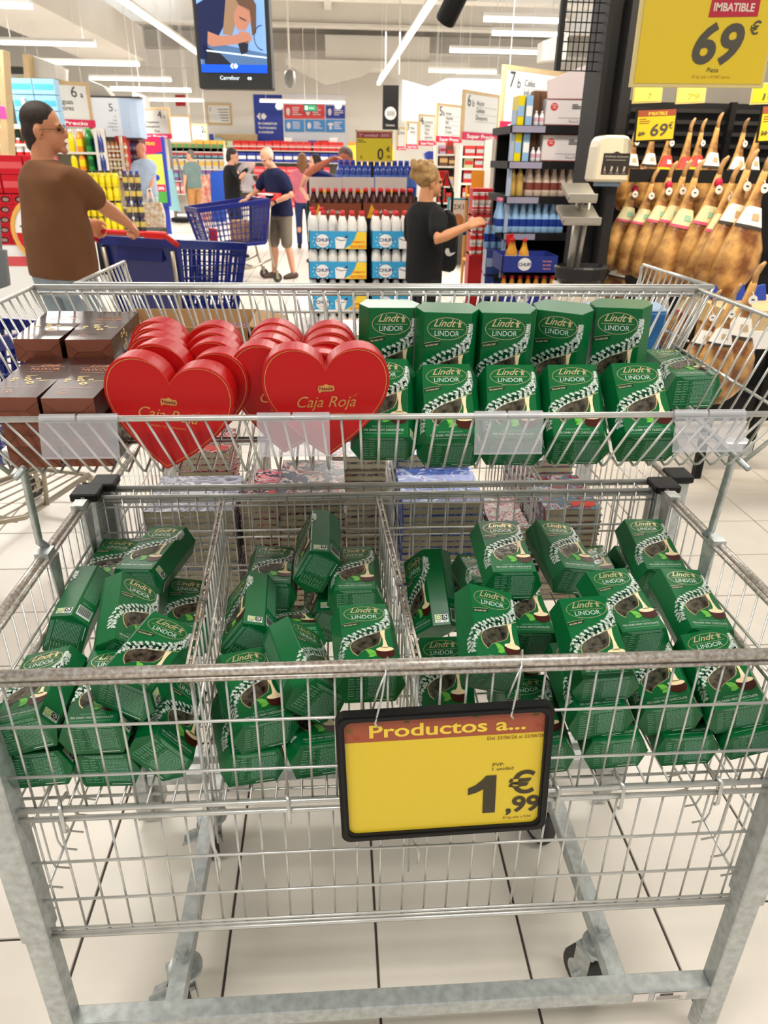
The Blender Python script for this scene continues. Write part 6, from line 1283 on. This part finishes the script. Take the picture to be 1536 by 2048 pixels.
for (b, lab) in (((1089,197,1165,250), 'upper white carton with red disc and red edges on the black shelf'), ((1082,268,1158,322), 'lower white carton with red disc and red edges on the black shelf')):
    O, u, W, H = frm(*b, Yg+.0); t = thing('white_carton', lab, 'carton', tuple(O)); m = M(); m.box(0, W, 0, .4, 0, H); m.build('carton_body', brd, t)
    m = M(); o_ = V((0,-.002,0)); m.rect(0, W, 0, H*.035, o_, X_, Z_, 0); m.rect(0, W, H*.965, H, o_, X_, Z_, 0); m.disc(W*.22, H*.70, W*.10, H*.15, o_, X_, Z_, 1, 20); m.text('DESDE', W*.22, H*.74, H*.07, o_-Y_*.001, X_, Z_, 2); m.text('1941', W*.22, H*.64, H*.09, o_-Y_*.001, X_, Z_, 2); m.rect(W*.36, W*.98, H*.28, H*.29, o_, X_, Z_, 3); m.rect(W*.66, W*.9, H*.13, H*.22, o_, X_, Z_, 3); m.rect(W*.67, W*.89, H*.14, H*.21, o_-Y_*.001, X_, Z_, 4); lines(m, o_-Y_*.002, W*.70, H*.78, 3, H*.07, W*.26, H*.03, 3, 'L'); m.build('print', [mred, mat('disc_red', (206,60,52), .5), txtw, txtg, brd], t)
    # goods on the aisle side of that shelf
x = ga.x
put('tall_pack', pack_me('tp1', .05, .1, .20, yel_b, wat_b), [(x+.06, Yg+.1*j, z) for j in range(2) for z in gzs[:2]], 'yellow and blue tall pack left of the white cartons', 'pack', 'tall packs left of the cartons')
put('tall_pack', pack_me('tp2', .05, .1, .20, wat_b, twh), [(x+.125, Yg+.1*j, z) for j in range(2) for z in gzs[:2]], 'pale blue tall pack left of the white cartons', 'pack', 'pale packs left of the cartons')
put('brown_sleeve', pack_me('tp3', .05, .1, .24, mat('kraft_brown', (120,84,54), .6)), [(x+.20, Yg+.1, z) for z in gzs[:2]]+[(x+.26, Yg+.12, z) for z in gzs[:2]], 'brown cardboard sleeve beside the white cartons', 'sleeve', 'brown sleeves')
put('small_bottle', bottle_me('smb', .10, .02, twh, whtc, mat('label_pink', (220,170,180), .4)), [(x+.19+.045*i, Yg+.03, z) for i in range(4) for z in gzs[:2]], 'small white bottle in front of the brown sleeves', 'bottle', 'small white bottles')
hb1 = bottle_me('horch', .225, .036, mat('drink_beige', (214,190,170), .3), whtc, mat('label_brown', (124,60,50), .4), .42, .45)
put('drink_bottle', bottle_me('gold', .225, .03, mat('drink_gold', (206,170,90), .3), whtc), [(x+.05+.06*i, Yg+.05, gzs[2]) for i in range(2)], 'golden bottle at the left of the beige bottle row', 'bottle', 'golden bottles')
put('drink_bottle', hb1, [(x+.19+.066*i, Yg+.05+.08*j, gzs[2]) for i in range(7) for j in range(2)], 'beige drink bottle with brown label on the third board of the black shelf', 'bottle', 'beige bottles on the black shelf')
wbt = bottle_me('wat2', .26, .037, wat_b, mat('cap_pink', (226,120,150), .4), blu_b, .42, .40)
put('water_bottle', wbt, [(x-.03+.062*i, Yg+.04+.09*j, gzs[3]) for i in range(9) for j in range(2)], 'pale blue water bottle on the fourth board of the black shelf', 'bottle', 'water bottles on the black shelf')
nvt = mat('tray_deep_blue', (44,58,140), .5); orb = bottle_me('orch', .22, .042, mat('drink_amber', (226,158,50), .25, coat=.4), redc, mat('label_silver', (220,210,200), .4), .34, .45)
Yt = 5.85
for k, (b, lab, n) in enumerate((((1003,512,1116,546), 'upper deep blue tray with an orange bottle pair', 0), ((998,578,1112,612), 'lower deep blue tray full of orange bottles', 7))):
    t, O, W, H = tray(*b[0:1], b[2], b[1], b[3], Yt, .38, lab+' before the black shelf', nvt)
    m = M(); o_ = V((0,-.002,0)); m.disc(W*.40, H*.52, W*.12, H*.38, o_, X_, Z_, 0, 20); m.text('CHUFI', W*.40, H*.42, H*.26, o_-Y_*.001, X_, Z_, 1, 'C', bold=.03, width=W*.22)
    for i, s_ in enumerate(('Horchata', 'de chufa', 'Valencia')): m.text(s_, W*.80, H*(.66-.22*i), H*.15, o_, X_, Z_, 2, 'C', bold=.02)
    m.build('tray_print', [twh, tn, mat('print_salmon', (230,150,130), .5)], t)
    locs = [(O.x+W*(i+.5)/7, Yt+.05, O.z+.01) for i in range(7)] if n else [(O.x+W*.16, Yt+.06, O.z+.03), (O.x+W*.40, Yt+.06, O.z+.03), (O.x+W*.24, Yt+.15, O.z+.03)]
    put('orange_bottle', orb, locs, 'amber drink bottle in the %s deep blue tray' % ('lower' if n else 'upper'), 'bottle', 'amber bottles %s tray' % ('lower' if n else 'upper'))
    if not n: slab('price_flag', 'small red flag above the amber bottles', 'flag', [(1012,470),(1028,466),(1024,490),(1014,492)], Yt+.1, .005, redp)
O2_ = at(1003, 614, Yt); bb_ = thing('pallet', 'dark base under the deep blue trays', 'pallet', (O2_.x, Yt, 0)); boxpart('base', bb_, black, 0, .46, .0, .38, 0, O2_.z-.002)
wp = pack_me('wp6', .17, .12, .20, mat('wrap_blue', (70,90,160), .3, coat=.5), mat('wrap_pale', (176,196,226), .3))
wq = bottle_me('wq', .22, .03, wat_b, mat('cap_pink', (226,120,150), .4), blu_b)
zz = [at(985, y, 6.6).z for y in (596, 545)]
put('water_pack', wp, [(at(988, 500, 6.6).x+.02*i, 6.5+.13*i, z) for z in zz for i in range(2)], 'shrink wrapped blue bottle pack left of the deep blue trays', 'pack', 'blue packs left of the trays')
put('water_bottle', wq, [(at(975+14*i, 500, 6.55).x, 6.6, zz[1]+.203) for i in range(3)], 'pale bottle with pink cap above the blue packs', 'bottle', 'pink capped bottles')
boxpart('base', thing('pallet', 'low dark plinth under the blue packs', 'pallet', (at(970, 600, 6.5).x, 6.45, 0)), black, 0, .32, 0, .4, 0, zz[0]-.002)
# stand with two steel trays, pole, black net bin over a pale box
st = thing('bag_stand', 'steel stand with two slanted trays over a black net bin', 'stand', (at(1160, 560, 4.2).x, 4.2, 0)); sx = at(1160, 560, 4.2).x
brush = mat('brushed_steel', (176,170,158), .35, .6)
for (b) in ((1132,377,1190,395), (1121,421,1198,441)):
    a_, b_ = at(b[0], b[3], 4.15), at(b[2], b[1], 4.15); m = M(); m.obox(((a_.x+b_.x)/2-sx, -.02, (a_.z+b_.z)/2), V(((b_.x-a_.x)/2,0,0)), V((0,.09,.035)), V((0,-.004,.012))); m.box(a_.x-sx, b_.x-sx, -.115, -.10, a_.z-.012, a_.z+.022); m.build('steel_tray', brush, st, bevel=.002)
zt2 = at(1160, 385, 4.18).z; zb2 = at(1160, 535, 4.18).z
m = M(); m.tube([(-.02,.03,zb2-.1),(.01,.03,zt2)], .012, 8); m.tube([(-.055,.05,zb2-.1),(-.04,.05,zt2-.05)], .022, 8); m.build('pole', brush, st, smooth=True)
m = M(); n_ = 14; m.lathe([(.09,zb2-.11),(.14,zb2-.06),(.155,zb2),(.145,zb2+.01),(.13,zb2-.04)], 18, (0,0,0), sy=.8); m.build('net_bin', mat('black_net', (30,30,32), .4, bump=.6, bscale=60), st)
boxpart('pale_box', st, mat('pale_bin', (206,196,178), .5), -.125, .125, -.10, .12, .0, zb2-.09, .006)
# paper towel dispenser on the black pillar
dp = thing('paper_dispenser', 'cream paper dispenser with a dark label on the black pillar', 'dispenser', tuple(at(1220, 364, 4.25)))
W = at(1258, 300, 4.25).x-at(1187, 300, 4.25).x; H = at(1220, 270, 4.25).z-at(1220, 364, 4.25).z; cream = mat('dispenser_cream', (226, 216, 190), .35, coat=.3)
m = M(); m.prism([(-W*.5,0),(W*.5,0),(W*.48,H*.85),(W*.42,H*.95),(W*.3,H),(-W*.28,H),(-W*.40,H*.94),(-W*.46,H*.8)], (0,0,0), X_, Z_, Y_*.16); m.build('housing', cream, dp, bevel=.012)
m = M(); o_ = V((0,-.002,0)); m.poly([(-W*.30,H*.16),(W*.48,H*.16),(W*.47,H*.62),(W*.2,H*.62),(W*.08,H*.66),(-W*.04,H*.62),(-W*.28,H*.62)], o_, X_, Z_, 0); m.text('Dosificador de jamones', W*.09, H*.53, H*.065, o_-Y_*.001, X_, Z_, 1, 'C', width=W*.66, shear=.2); m.rect(-W*.2, W*.36, H*.47, H*.48, o_-Y_*.001, X_, Z_, 1)
for i in range(4): x_ = -W*.2+W*.18*i; m.poly([(x_-W*.03,H*.23),(x_+W*.02,H*.23),(x_+W*.045*(i % 2),H*.33),(x_-W*.01,H*.35)], o_-Y_*.001, X_, Z_, 1); m.rect(x_-W*.05, x_+W*.05, H*.19, H*.20, o_-Y_*.001, X_, Z_, 1)
m.build('label', [mat('label_brown_black', (52,44,40), .5), mat('label_grey', (186,178,164), .5)], dp)
m = M(); m.box(-W*.3, W*.36, .03, .10, -H*.10, .01); m.build('paper_slot', mat('slot_blue', (120,140,160), .4), dp)
# black pillar, wire mesh panel, dark tiles, steel back panel
pil = thing('pillar', 'tall black metal pillar between the shelf end and the ham stand', 'pillar', (at(1190, 400, 4.5).x, 4.5, 0)); px_ = at(1190, 400, 4.5).x
boxpart('pillar_body', pil, black, -.055, .03, 0, .3, 0, 3.1); boxpart('pillar_flange', pil, mat('dark_flange', (34,32,32), .5, .3), .03, .085, -.10, .0, .2, 2.4)
m = M()
for i in range(9): m.tube([(-.26+.03*i, .1, 2.05), (-.26+.03*i, .1, 3.4)], .003, 4)
for i in range(30): m.tube([(-.28, .1, 2.05+.045*i), (0, .1, 2.05+.045*i)], .003, 4)
m.box(-.29, -.265, .08, .12, 2.05, 3.4); tag(m.build('mesh_panel', black, pil), kind='stuff')
rk = thing('ham_stand', 'black ham stand with steel back panel, bars and dark tiles', 'stand', (at(1380, 300, 4.6).x, 4.6, 0)); rx = at(1380, 300, 4.6).x
za, zb3, zc3 = at(1380, 205, 5.0).z, at(1380, 135, 5.0).z, at(1380, -40, 5.0).z; xl, xr = at(1222, 300, 5.0).x-rx, 2.2
boxpart('back_panel', rk, mat('steel_panel', (150,144,134), .35, .5, var=.15, vscale=5), xl, xr, .42, .45, za, zb3+.03); boxpart('black_back', rk, black, xl, xr, .42, .45, .1, za)
dk = mat('dark_tile', (46,45,45), .3); tb_ = M(); tb_.box(-.068, .068, 0, .015, -.032, .032); tbm = tb_.mesh('wall_tile', [dk], bevel=.003)
tw = boxpart('tiled_wall', rk, black, xl, xr, .46, .5, zb3+.03, zc3)
for j in range(8):
    for i in range(5): link('wall_tile', tbm, tw, (xl+.05+.14*i+.07*(j % 2), .445, zb3+.07+.07*j))
m = M()
for y in (222, 245, 268, 292, 318):
    z = at(1380, y, 5.0).z; m.bar((xl, .38, z), (xr, .38, z), .03, .022)
m.build('bar', mat('dark_bar', (58,56,55), .35, .5), rk)
bz = at(1400, 353, 4.55).z; boxpart('front_bar', rk, black, at(1262, 353, 4.55).x-rx, xr, -.06, -.02, bz-.035, bz+.035); boxpart('lower_bar', rk, black, at(1300, 560, 4.4).x-rx, xr, -.06, .0, .52, .56)
for xx in (xl+.02, .35): boxpart('post', rk, black, xx, xx+.035, .3, .34, 0, za)
boxpart('base', rk, black, xl, xr, .0, .45, .0, .12)
# ---- signs of the ham stand
O, u, W, H = frm(1268, -60, 1545, 166, 3.0); bs_ = thing('price_sign', 'large yellow hanging price sign 69€ Pieza above the hams', 'sign', tuple(O), (0, D_(-.6), 0)); H = .60
m = M(); m.box(-.012, W+.012, .001, .02, -.012, H+.012); m.build('frame', mat('sign_frame_pale', (216,196,130), .5), bs_); m = M(); m.box(0, W, -.002, .01, 0, H); m.build('price_sheet', mat('sun_yellow', (226,194,44), .4), bs_)
m = M(); o_ = V((0,-.004,0)); K = W/277
yy = lambda y: at(1400, y, 3.0).z-at(1400, 166, 3.0).z; hs = lambda y0, y1: (yy(y0)-yy(y1))/.69
m.poly([(137*K, yy(33)), (241*K, yy(30)), (241*K, yy(-18)), (140*K, yy(-18))], o_, X_, Z_, 0); m.text('IMBATIBLE', 188*K, yy(20), hs(3, 19), o_-Y_*.001, X_, Z_, 1, 'C', bold=.03, width=86*K); m.text('PRECIO', 188*K, yy(-4), hs(-20, -5), o_-Y_*.001, X_, Z_, 3, 'C', bold=.03, width=80*K)
m.text('69', 168*K, yy(124), hs(46, 123), o_, X_, Z_, 2, 'C', bold=.03, shear=.18, width=106*K); m.text('€', 241*K, yy(66), hs(40, 66), o_, X_, Z_, 2, 'C', bold=.015, shear=.18); m.text('Pieza', 165*K, yy(143), hs(134, 143), o_, X_, Z_, 2, 'C', shear=.2, xs=1.1); m.text('El kg sale a 8,96€ aprox', 165*K, yy(155), hs(149, 155), o_, X_, Z_, 4, 'C', shear=.2, xs=1.1)
m.build('lettering', [mat('imbatible_red', (186,40,60), .5), mat('pale_letters', (232,206,190), .5), mat('price_grey', (84,78,66), .5), mat('letter_yellow', (240,210,80), .5), mat('letter_ochre', (200,150,50), .5)], bs_)
def small_sign(box, Y, label, word, band=True, glare=False, struck=None):
    O, u, W, H = frm(*box, Y); t = thing('price_sign', label, 'sign', tuple(O), (0, D_(-3), 0)); m = M(); m.box(-.008, W+.008, .002, .012, -.008, H+.008); m.build('frame', blackp if band else mat('sign_frame_pale', (216,196,130), .5), t)
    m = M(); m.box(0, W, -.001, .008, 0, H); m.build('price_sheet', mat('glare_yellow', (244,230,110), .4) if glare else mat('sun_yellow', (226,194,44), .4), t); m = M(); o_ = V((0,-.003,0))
    if band: m.rect(0, W, H*.80, H, o_, X_, Z_, 1); m.text('IMBATIBLE', W*.52, H*.83, H*.15, o_-Y_*.001, X_, Z_, 2, 'C', bold=.02, width=W*.5); lines(m, o_, W*.05, H*.70, 3, H*.07, W*.3, H*.02, 3, 'L')
    m.text(word, W*.60, H*.14, H*.56 if band else H*.5, o_, X_, Z_, 0, 'C', bold=.02, shear=.1, width=W*.46 if len(word) > 1 else None)
    if band: m.text('€', W*.90, H*.36, H*.30, o_, X_, Z_, 0, 'C')
    if struck: m.text(struck, W*.13, H*.14, H*.22, o_, X_, Z_, 0, 'C'); m.bar(o_+V((W*.05,-.001,H*.2)), o_+V((W*.24,-.001,H*.24)), .004, .003)
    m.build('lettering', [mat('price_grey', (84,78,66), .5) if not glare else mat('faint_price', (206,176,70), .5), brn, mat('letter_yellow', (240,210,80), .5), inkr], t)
small_sign((1271, 221, 1350, 281), 4.2, 'small yellow price sign 69€ with struck 89 beside the dispenser', '69', struck='89')
small_sign((1516, 213, 1590, 282), 4.1, 'yellow price sign 99 cut by the right picture edge', '99', struck='99')
small_sign((1267, 171, 1323, 204), 4.7, 'glaring yellow sign with a faint single 7 nearest the pillar', '7', False, True)
small_sign((1354, 171, 1410, 205), 4.7, 'glaring yellow sign with a faint 79 under the big price sign', '79', False, True)
small_sign((1503, 169, 1560, 206), 4.6, 'yellow sign with the figure 10 at the right picture edge', '10', False)
# ---- hams, lit by the stand's own warm spots
for i, x in enumerate((1.75, 2.35, 2.95)):
    t = thing('spotlight', 'warm spotlight above the ham stand, %s from the pillar' % ('first', 'second', 'third')[i], 'spotlight', (x, 3.0, 3.35), (D_(38), 0, 0)); m = M(); m.lathe([(.05,-.08),(.055,.0),(.05,.10)], 12); m.build('lamp_body', black, t); m = M(); m.tube([(0,0,.1),(0,.4,.5)], .012, 6); m.build('lamp_arm', black, t)
    l = bpy.data.lights.new('ham_spot', 'SPOT'); l.energy = 105; l.color = (1, .86, .66); l.spot_size = D_(70); l.spot_blend = .6; l.shadow_soft_size = .05; o = bpy.data.objects.new('ham_spot', l); COL.objects.link(o); o.location = (x, 3.06, 3.26); o.rotation_euler = (D_(38), 0, 0)
ham_m = mat('ham_rind', (228, 178, 104), .32, c2=(120, 72, 36), vscale=7, bump=.9, bscale=18, coat=.3); hoof = mat('ham_hoof', (196,150,96), .5, var=.3, vscale=20); lab_c = mat('ham_label', (226,216,170), .5); lab_g = mat('label_mint', (150,196,170), .5); lab_p = mat('label_pinkline', (214,90,120), .5); tagw = mat('tag_white', (240,236,228), .5); net = mat('red_tie', (196,30,70), .5)
def ham_mesh():
    m = M(); rs = [(0,0,.0,.016,.014),(0,0,-.03,.022,.019),(0,0,-.08,.025,.021),(0,0,-.16,.036,.030),(.004,0,-.24,.056,.042),(.012,0,-.32,.094,.058),(.022,0,-.41,.130,.070),(.026,0,-.50,.146,.076),(.022,0,-.58,.138,.070),(.012,0,-.65,.105,.056),(.004,0,-.70,.060,.036),(0,0,-.715,.015,.012)]
    b = 0; n = 16
    for (x, y, z, rx, ry) in rs:
        for k in range(n): a = 2*math.pi*k/n; w = 1+.06*math.sin(3*a+z*9); m.v.append((x+rx*math.cos(a)*w, y+ry*math.sin(a)*w, z))
    for i in range(len(rs)-1):
        for k in range(n): m.f.append((i*n+(k+1) % n, i*n+k, (i+1)*n+k, (i+1)*n+(k+1) % n)); m.m.append(0)
    m.f.append(tuple(range(n))); m.m.append(0); m.f.append(tuple((len(rs)-1)*n+k for k in reversed(range(n)))); m.m.append(0)
    return m.mesh('ham_body', [ham_m], True)
hm_ = ham_mesh()
m = M(); m.tube([(0,0,-.02),(-.004,0,.03),(.006,0,.07),(.022,-.004,.10)], [.018,.016,.017,.008], 8); hoof_me = m.mesh('hoof', [hoof], True)
def label_mesh(key, mats):
    m = M(); a0 = [math.pi*1.08+i*math.pi*.84/8 for i in range(9)]
    for z0, z1, r0x, r0y, r1x, r1y, mi in ((-.20,-.30,.050,.041,.092,.060,0), (-.30,-.318,.092,.060,.100,.063,1), (-.235,-.27,.062,.047,.078,.054,2)):
        e = .004 if mi == 2 else 0; vs = [(.006+math.cos(a)*(r0x+e), math.sin(a)*(r0y+e), z0) for a in (a0 if mi != 2 else a0[3:6])]+[(.010+math.cos(a)*(r1x+e), math.sin(a)*(r1y+e), z1) for a in (a0 if mi != 2 else a0[3:6])]; q = len(vs)//2
        m.add(vs, [(i, i+1, q+i+1, q+i) for i in range(q-1)], mi)
    return m.mesh('label', mats)
LB = [label_mesh('a', [lab_c, lab_p, lab_g]), label_mesh('b', [tagw, mat('label_dark', (60,56,50), .5), mat('label_tan', (196,170,130), .5)]), label_mesh('c', [mat('label_red', (200,70,60), .5), yel_b, tagw])]
m = M(); m.disc(0, 0, .026, .026, (0,-.05,-.10), X_, Z_, 0, 18); m.disc(0, 0, .026, .026, (0,-.048,-.10), X_*-1, Z_, 0, 18); m.rect(-.010, .010, -.003, .005, (0,-.0505,-.10), X_, Z_, 1); m.tube([(0,-.02,-.06),(0,-.048,-.08)], .002, 4); tag_me = m.mesh('round_tag', [tagw, blkc])
m = M(); m.ball((.0,-.02,-.06), .028, .02, .03, 10, 8); tie_me = m.mesh('red_tie', [net], True)
def ham(px, py, Y, tilt, s, lab, grp, lb=None, tg=True, tie=False, rz=0.):
    t = thing('cured_ham', lab, 'ham', tuple(at(px, py, Y)), (0, D_(tilt), rz), group=grp); t.scale = (s, s, s)
    link('ham_body', hm_, t); link('hoof', hoof_me, t)
    if lb is not None: link('label', LB[lb], t)
    if tg: link('round_tag', tag_me, t)
    if tie: link('red_tie', tie_me, t)
ORD = ['first', 'second', 'third', 'fourth', 'fifth', 'sixth', 'seventh', 'eighth', 'ninth']
for i, (px, s, lb) in enumerate(((1272, .62, 1), (1308, .60, 1), (1342, .66, 2), (1381, .70, 2), (1404, .66, 2), (1436, .72, 1), (1488, .70, 1), (1518, .70, 1))):
    ham(px, 262 if i != 5 else 252, 4.78, 3, s, 'cured ham in the back row of the stand, %s from the dispenser' % ORD[i], 'hams in the back row', lb, i % 2 == 0, False, .3)
for i, (px, py, Y, s, lb) in enumerate(((1222, 372, 4.75, .74, None), (1272, 362, 4.6, .72, 0), (1305, 364, 4.52, .74, 0), (1340, 352, 4.45, .80, 0), (1368, 350, 4.4, .82, 0), (1392, 352, 4.3, .86, 0), (1440, 345, 4.25, .86, 0), (1465, 362, 4.15, .84, 0), (1497, 335, 4.05, .90, 1), (1532, 338, 3.95, .90, 1))):
    ham(px, py, Y, 10, s, ('cured ham without label hanging below the dispenser' if i == 0 else 'cured ham in the large front row, %s from the dispenser' % ORD[i-1]), 'hams in the front row', lb, i > 0, i in (1, 3, 6), .15)
for i, (px, py, Y, s) in enumerate(((1250, 490, 4.7, .62), (1300, 545, 4.55, .62), (1340, 552, 4.5, .66), (1390, 555, 4.4, .66), (1440, 570, 4.3, .66))):
    ham(px, py, Y, 10, s, 'cured ham in the low row near the floor, %s from the pillar' % ORD[i], 'hams in the low row', 0 if i % 2 else 1, True, i == 2)
for i, (px, py, Y, s) in enumerate(((1428, 606, 3.55, .66), (1467, 596, 3.5, .72), (1510, 560, 3.6, .9))):
    ham(px, py, Y, 8, s, 'cured ham seen through the wire basket side, %s from the blue packs' % ORD[i], 'hams behind the basket side', 1, True, False)
for i, px in enumerate((1432, 1478, 1520)): slab('blue_label', 'blue paper label hanging low on the ham stand, %s from the basket' % ORD[i], 'label', [(px-14,572),(px+12,568),(px+14,600),(px-8,606)], 3.9, .01, mat('label_royal', (40,70,170), .5), group='blue labels on the hams')
tbw = thing('low_table', 'dark low table with a white sheet beside the hams at the right edge', 'table', (at(1490, 680, 3.6).x, 3.6, 0)); zt3 = at(1490, 662, 3.6).z
boxpart('table_top', tbw, wood, -.12, .5, 0, .5, zt3, zt3+.1); boxpart('white_sheet', tbw, white, -.11, .4, -.01, 0, zt3-.09, zt3); [boxpart('leg', tbw, black, x, x+.04, y, y+.04, 0, zt3) for x in (-.10, .42) for y in (.02, .42)]
# ---- aisle goods behind the blond woman
ws = thing('wooden_rack', 'small honey coloured wooden rack with an orange sign', 'rack', (at(955, 470, 9.6).x, 9.6, 0)); hw = mat('honey_wood', (216,160,76), .55, var=.12, vscale=10); zr = at(955, 372, 9.6).z
for x in (-.13, .10): boxpart('post', ws, hw, x, x+.03, 0, .03, 0, zr); boxpart('post', ws, hw, x, x+.03, .3, .33, 0, zr)
for k in range(4): boxpart('rack_board', ws, hw, -.13, .13, 0, .33, .05+(zr-.1)*k/3.2, .07+(zr-.1)*k/3.2)
boxpart('rack_sign', ws, mat('rack_orange', (226,150,40), .5), -.12, .10, -.02, 0, zr-.02, zr+.17)
for k in range(3): m = M(); [m.ball((-.08+.05*i, .12, .105+(zr-.1)*k/3.2), .03, .05, .03, 8, 6) for i in range(4)]; tag(m.build('bread_roll', mat('bread', (190,130,66), .7), ws, smooth=True), kind='stuff')
panel('standing_poster', 'standing white poster with large lettering and a cookie picture before the wooden rack', 'poster', (893, 396, 936, 470), 9.9, face=mat('poster_cream', (214,208,196), .5), frame=mat('poster_teal', (60,150,170), .5), edge=.02, draw=lambda m, o, W, H: (m.text('2X1', W*.52, H*.70, H*.20, o-Y_*.002, X_, Z_, 0, 'C'), m.disc(W*.5, H*.38, W*.30, H*.20, o-Y_*.002, X_, Z_, 3, 20), m.rect(W*.04, W*.96, .02, H*.12, o-Y_*.002, X_, Z_, 4)), mats=[txtg, raspb, txtw, mat('cookie', (170,116,66), .6), tn])
a0, a1 = at(826, 400, 13.5), at(900, 400, 13.5)
def aisle_rack(label, x0, x1, Y, lv, top, cs, seed, grp):
    a, b = at(x0, 400, Y).x, at(x1, 400, Y).x; zs = [at((x0+x1)/2, y, Y).z for y in lv]; gond(label, a, b, Y, .5, [z for z in zs if z > .1], at(x0, top, Y).z, shelfw, mat('shelf_back_grey', (130,124,116), .6)); r = random.Random(seed)
    for k, z in enumerate(zs):
        if z < .1: continue
        i = 0; xx = a+.08
        while xx < b-.1:
            w = r.uniform(.08, .16); h_ = r.uniform(.14, .24); key = 'ar%d_%d' % (int(w*50), int(h_*50)); c = cs[r.randrange(len(cs))]
            put('shelf_pack', pack_me(key+str(cs.index(c))+grp, w, .2, h_, c, cs[(cs.index(c)+1) % len(cs)]), [(xx+w/2, Y+.04, z)], 'assorted pack on the %s board of the %s' % (ORD[k], grp), 'pack', '%s board %d' % (grp, k)); xx += w+.02
aisle_rack('shelf run behind the blond woman\'s head, below sign 5b', 868, 914, 14.6, (438, 405, 372, 332, 308), 290, [mat('choc_goods', (110,70,50), .5), mat('bread_goods', (210,170,110), .5), mat('lilac_goods', (190,170,200), .5), mat('red_goods', (190,50,46), .5)], 3, 'rack below sign 5b')
aisle_rack('shelf run with red boxes under sign 6b', 915, 976, 12.2, (440, 402, 366, 336, 312), 290, [mat('red_goods', (190,50,46), .5), mat('grey_goods', (180,180,176), .5), mat('pale_green_goods', (180,190,140), .5)], 5, 'rack under sign 6b')
aisle_rack('shelf run with yellow and pale packs beside the black shelf end', 977, 1018, 9.2, (480, 440, 398, 360, 318), 278, [mat('pale_green_goods', (180,190,140), .5), mat('yellow_goods', (220,200,90), .5), mat('wine_goods', (120,40,50), .5), mat('paleblue_goods', (150,180,210), .5)], 8, 'rack beside the black shelf end')
cr = [at(952, y, 8.4).z for y in (508, 462, 430)]
can = bottle_me('can', .11, .033, mat('can_pale', (214,204,196), .35, .3), mat('can_top', (190,186,180), .35, .5), redc, .9, .75)
for k, z in enumerate(cr): put('drink_can', can, [(at(948, 450, 8.4).x+.07*i, 8.4+.07*j, z+.115*q) for i in range(5) for j in range(1) for q in range(2)], 'pale red banded can in the %s layer of the can tower' % ('lowest', 'middle', 'top')[k], 'can', 'can tower layer %d' % k)
xb = at(945, 450, 8.4).x; cbz = thing('pallet', 'red base and boards of the can tower', 'stand', (xb, 8.36, 0)); [boxpart('board', cbz, redst, 0, .40, 0, .35, max(0, z-.02), z) for z in cr]; boxpart('back_board', cbz, redst, 0, .40, .14, .35, 0, cr[2]+.26)
pc_ = slab('promotion_card', 'red card with white and yellow print before the blond woman\'s face', 'card', [(876,342),(897,341),(899,373),(875,371)], 8.6, .02, redp); m = M(); m.tube([(0, .01, 0), (0, .01, -at(885, 372, 8.6).z)], .008, 6); m.build('pole', black, pc_)
slab('blue_cap_display', 'dark blue rounded display above the blond woman', 'display', [(850,306),(858,302),(868,303),(872,318),(866,322),(852,318)], 15, .3, bluew)
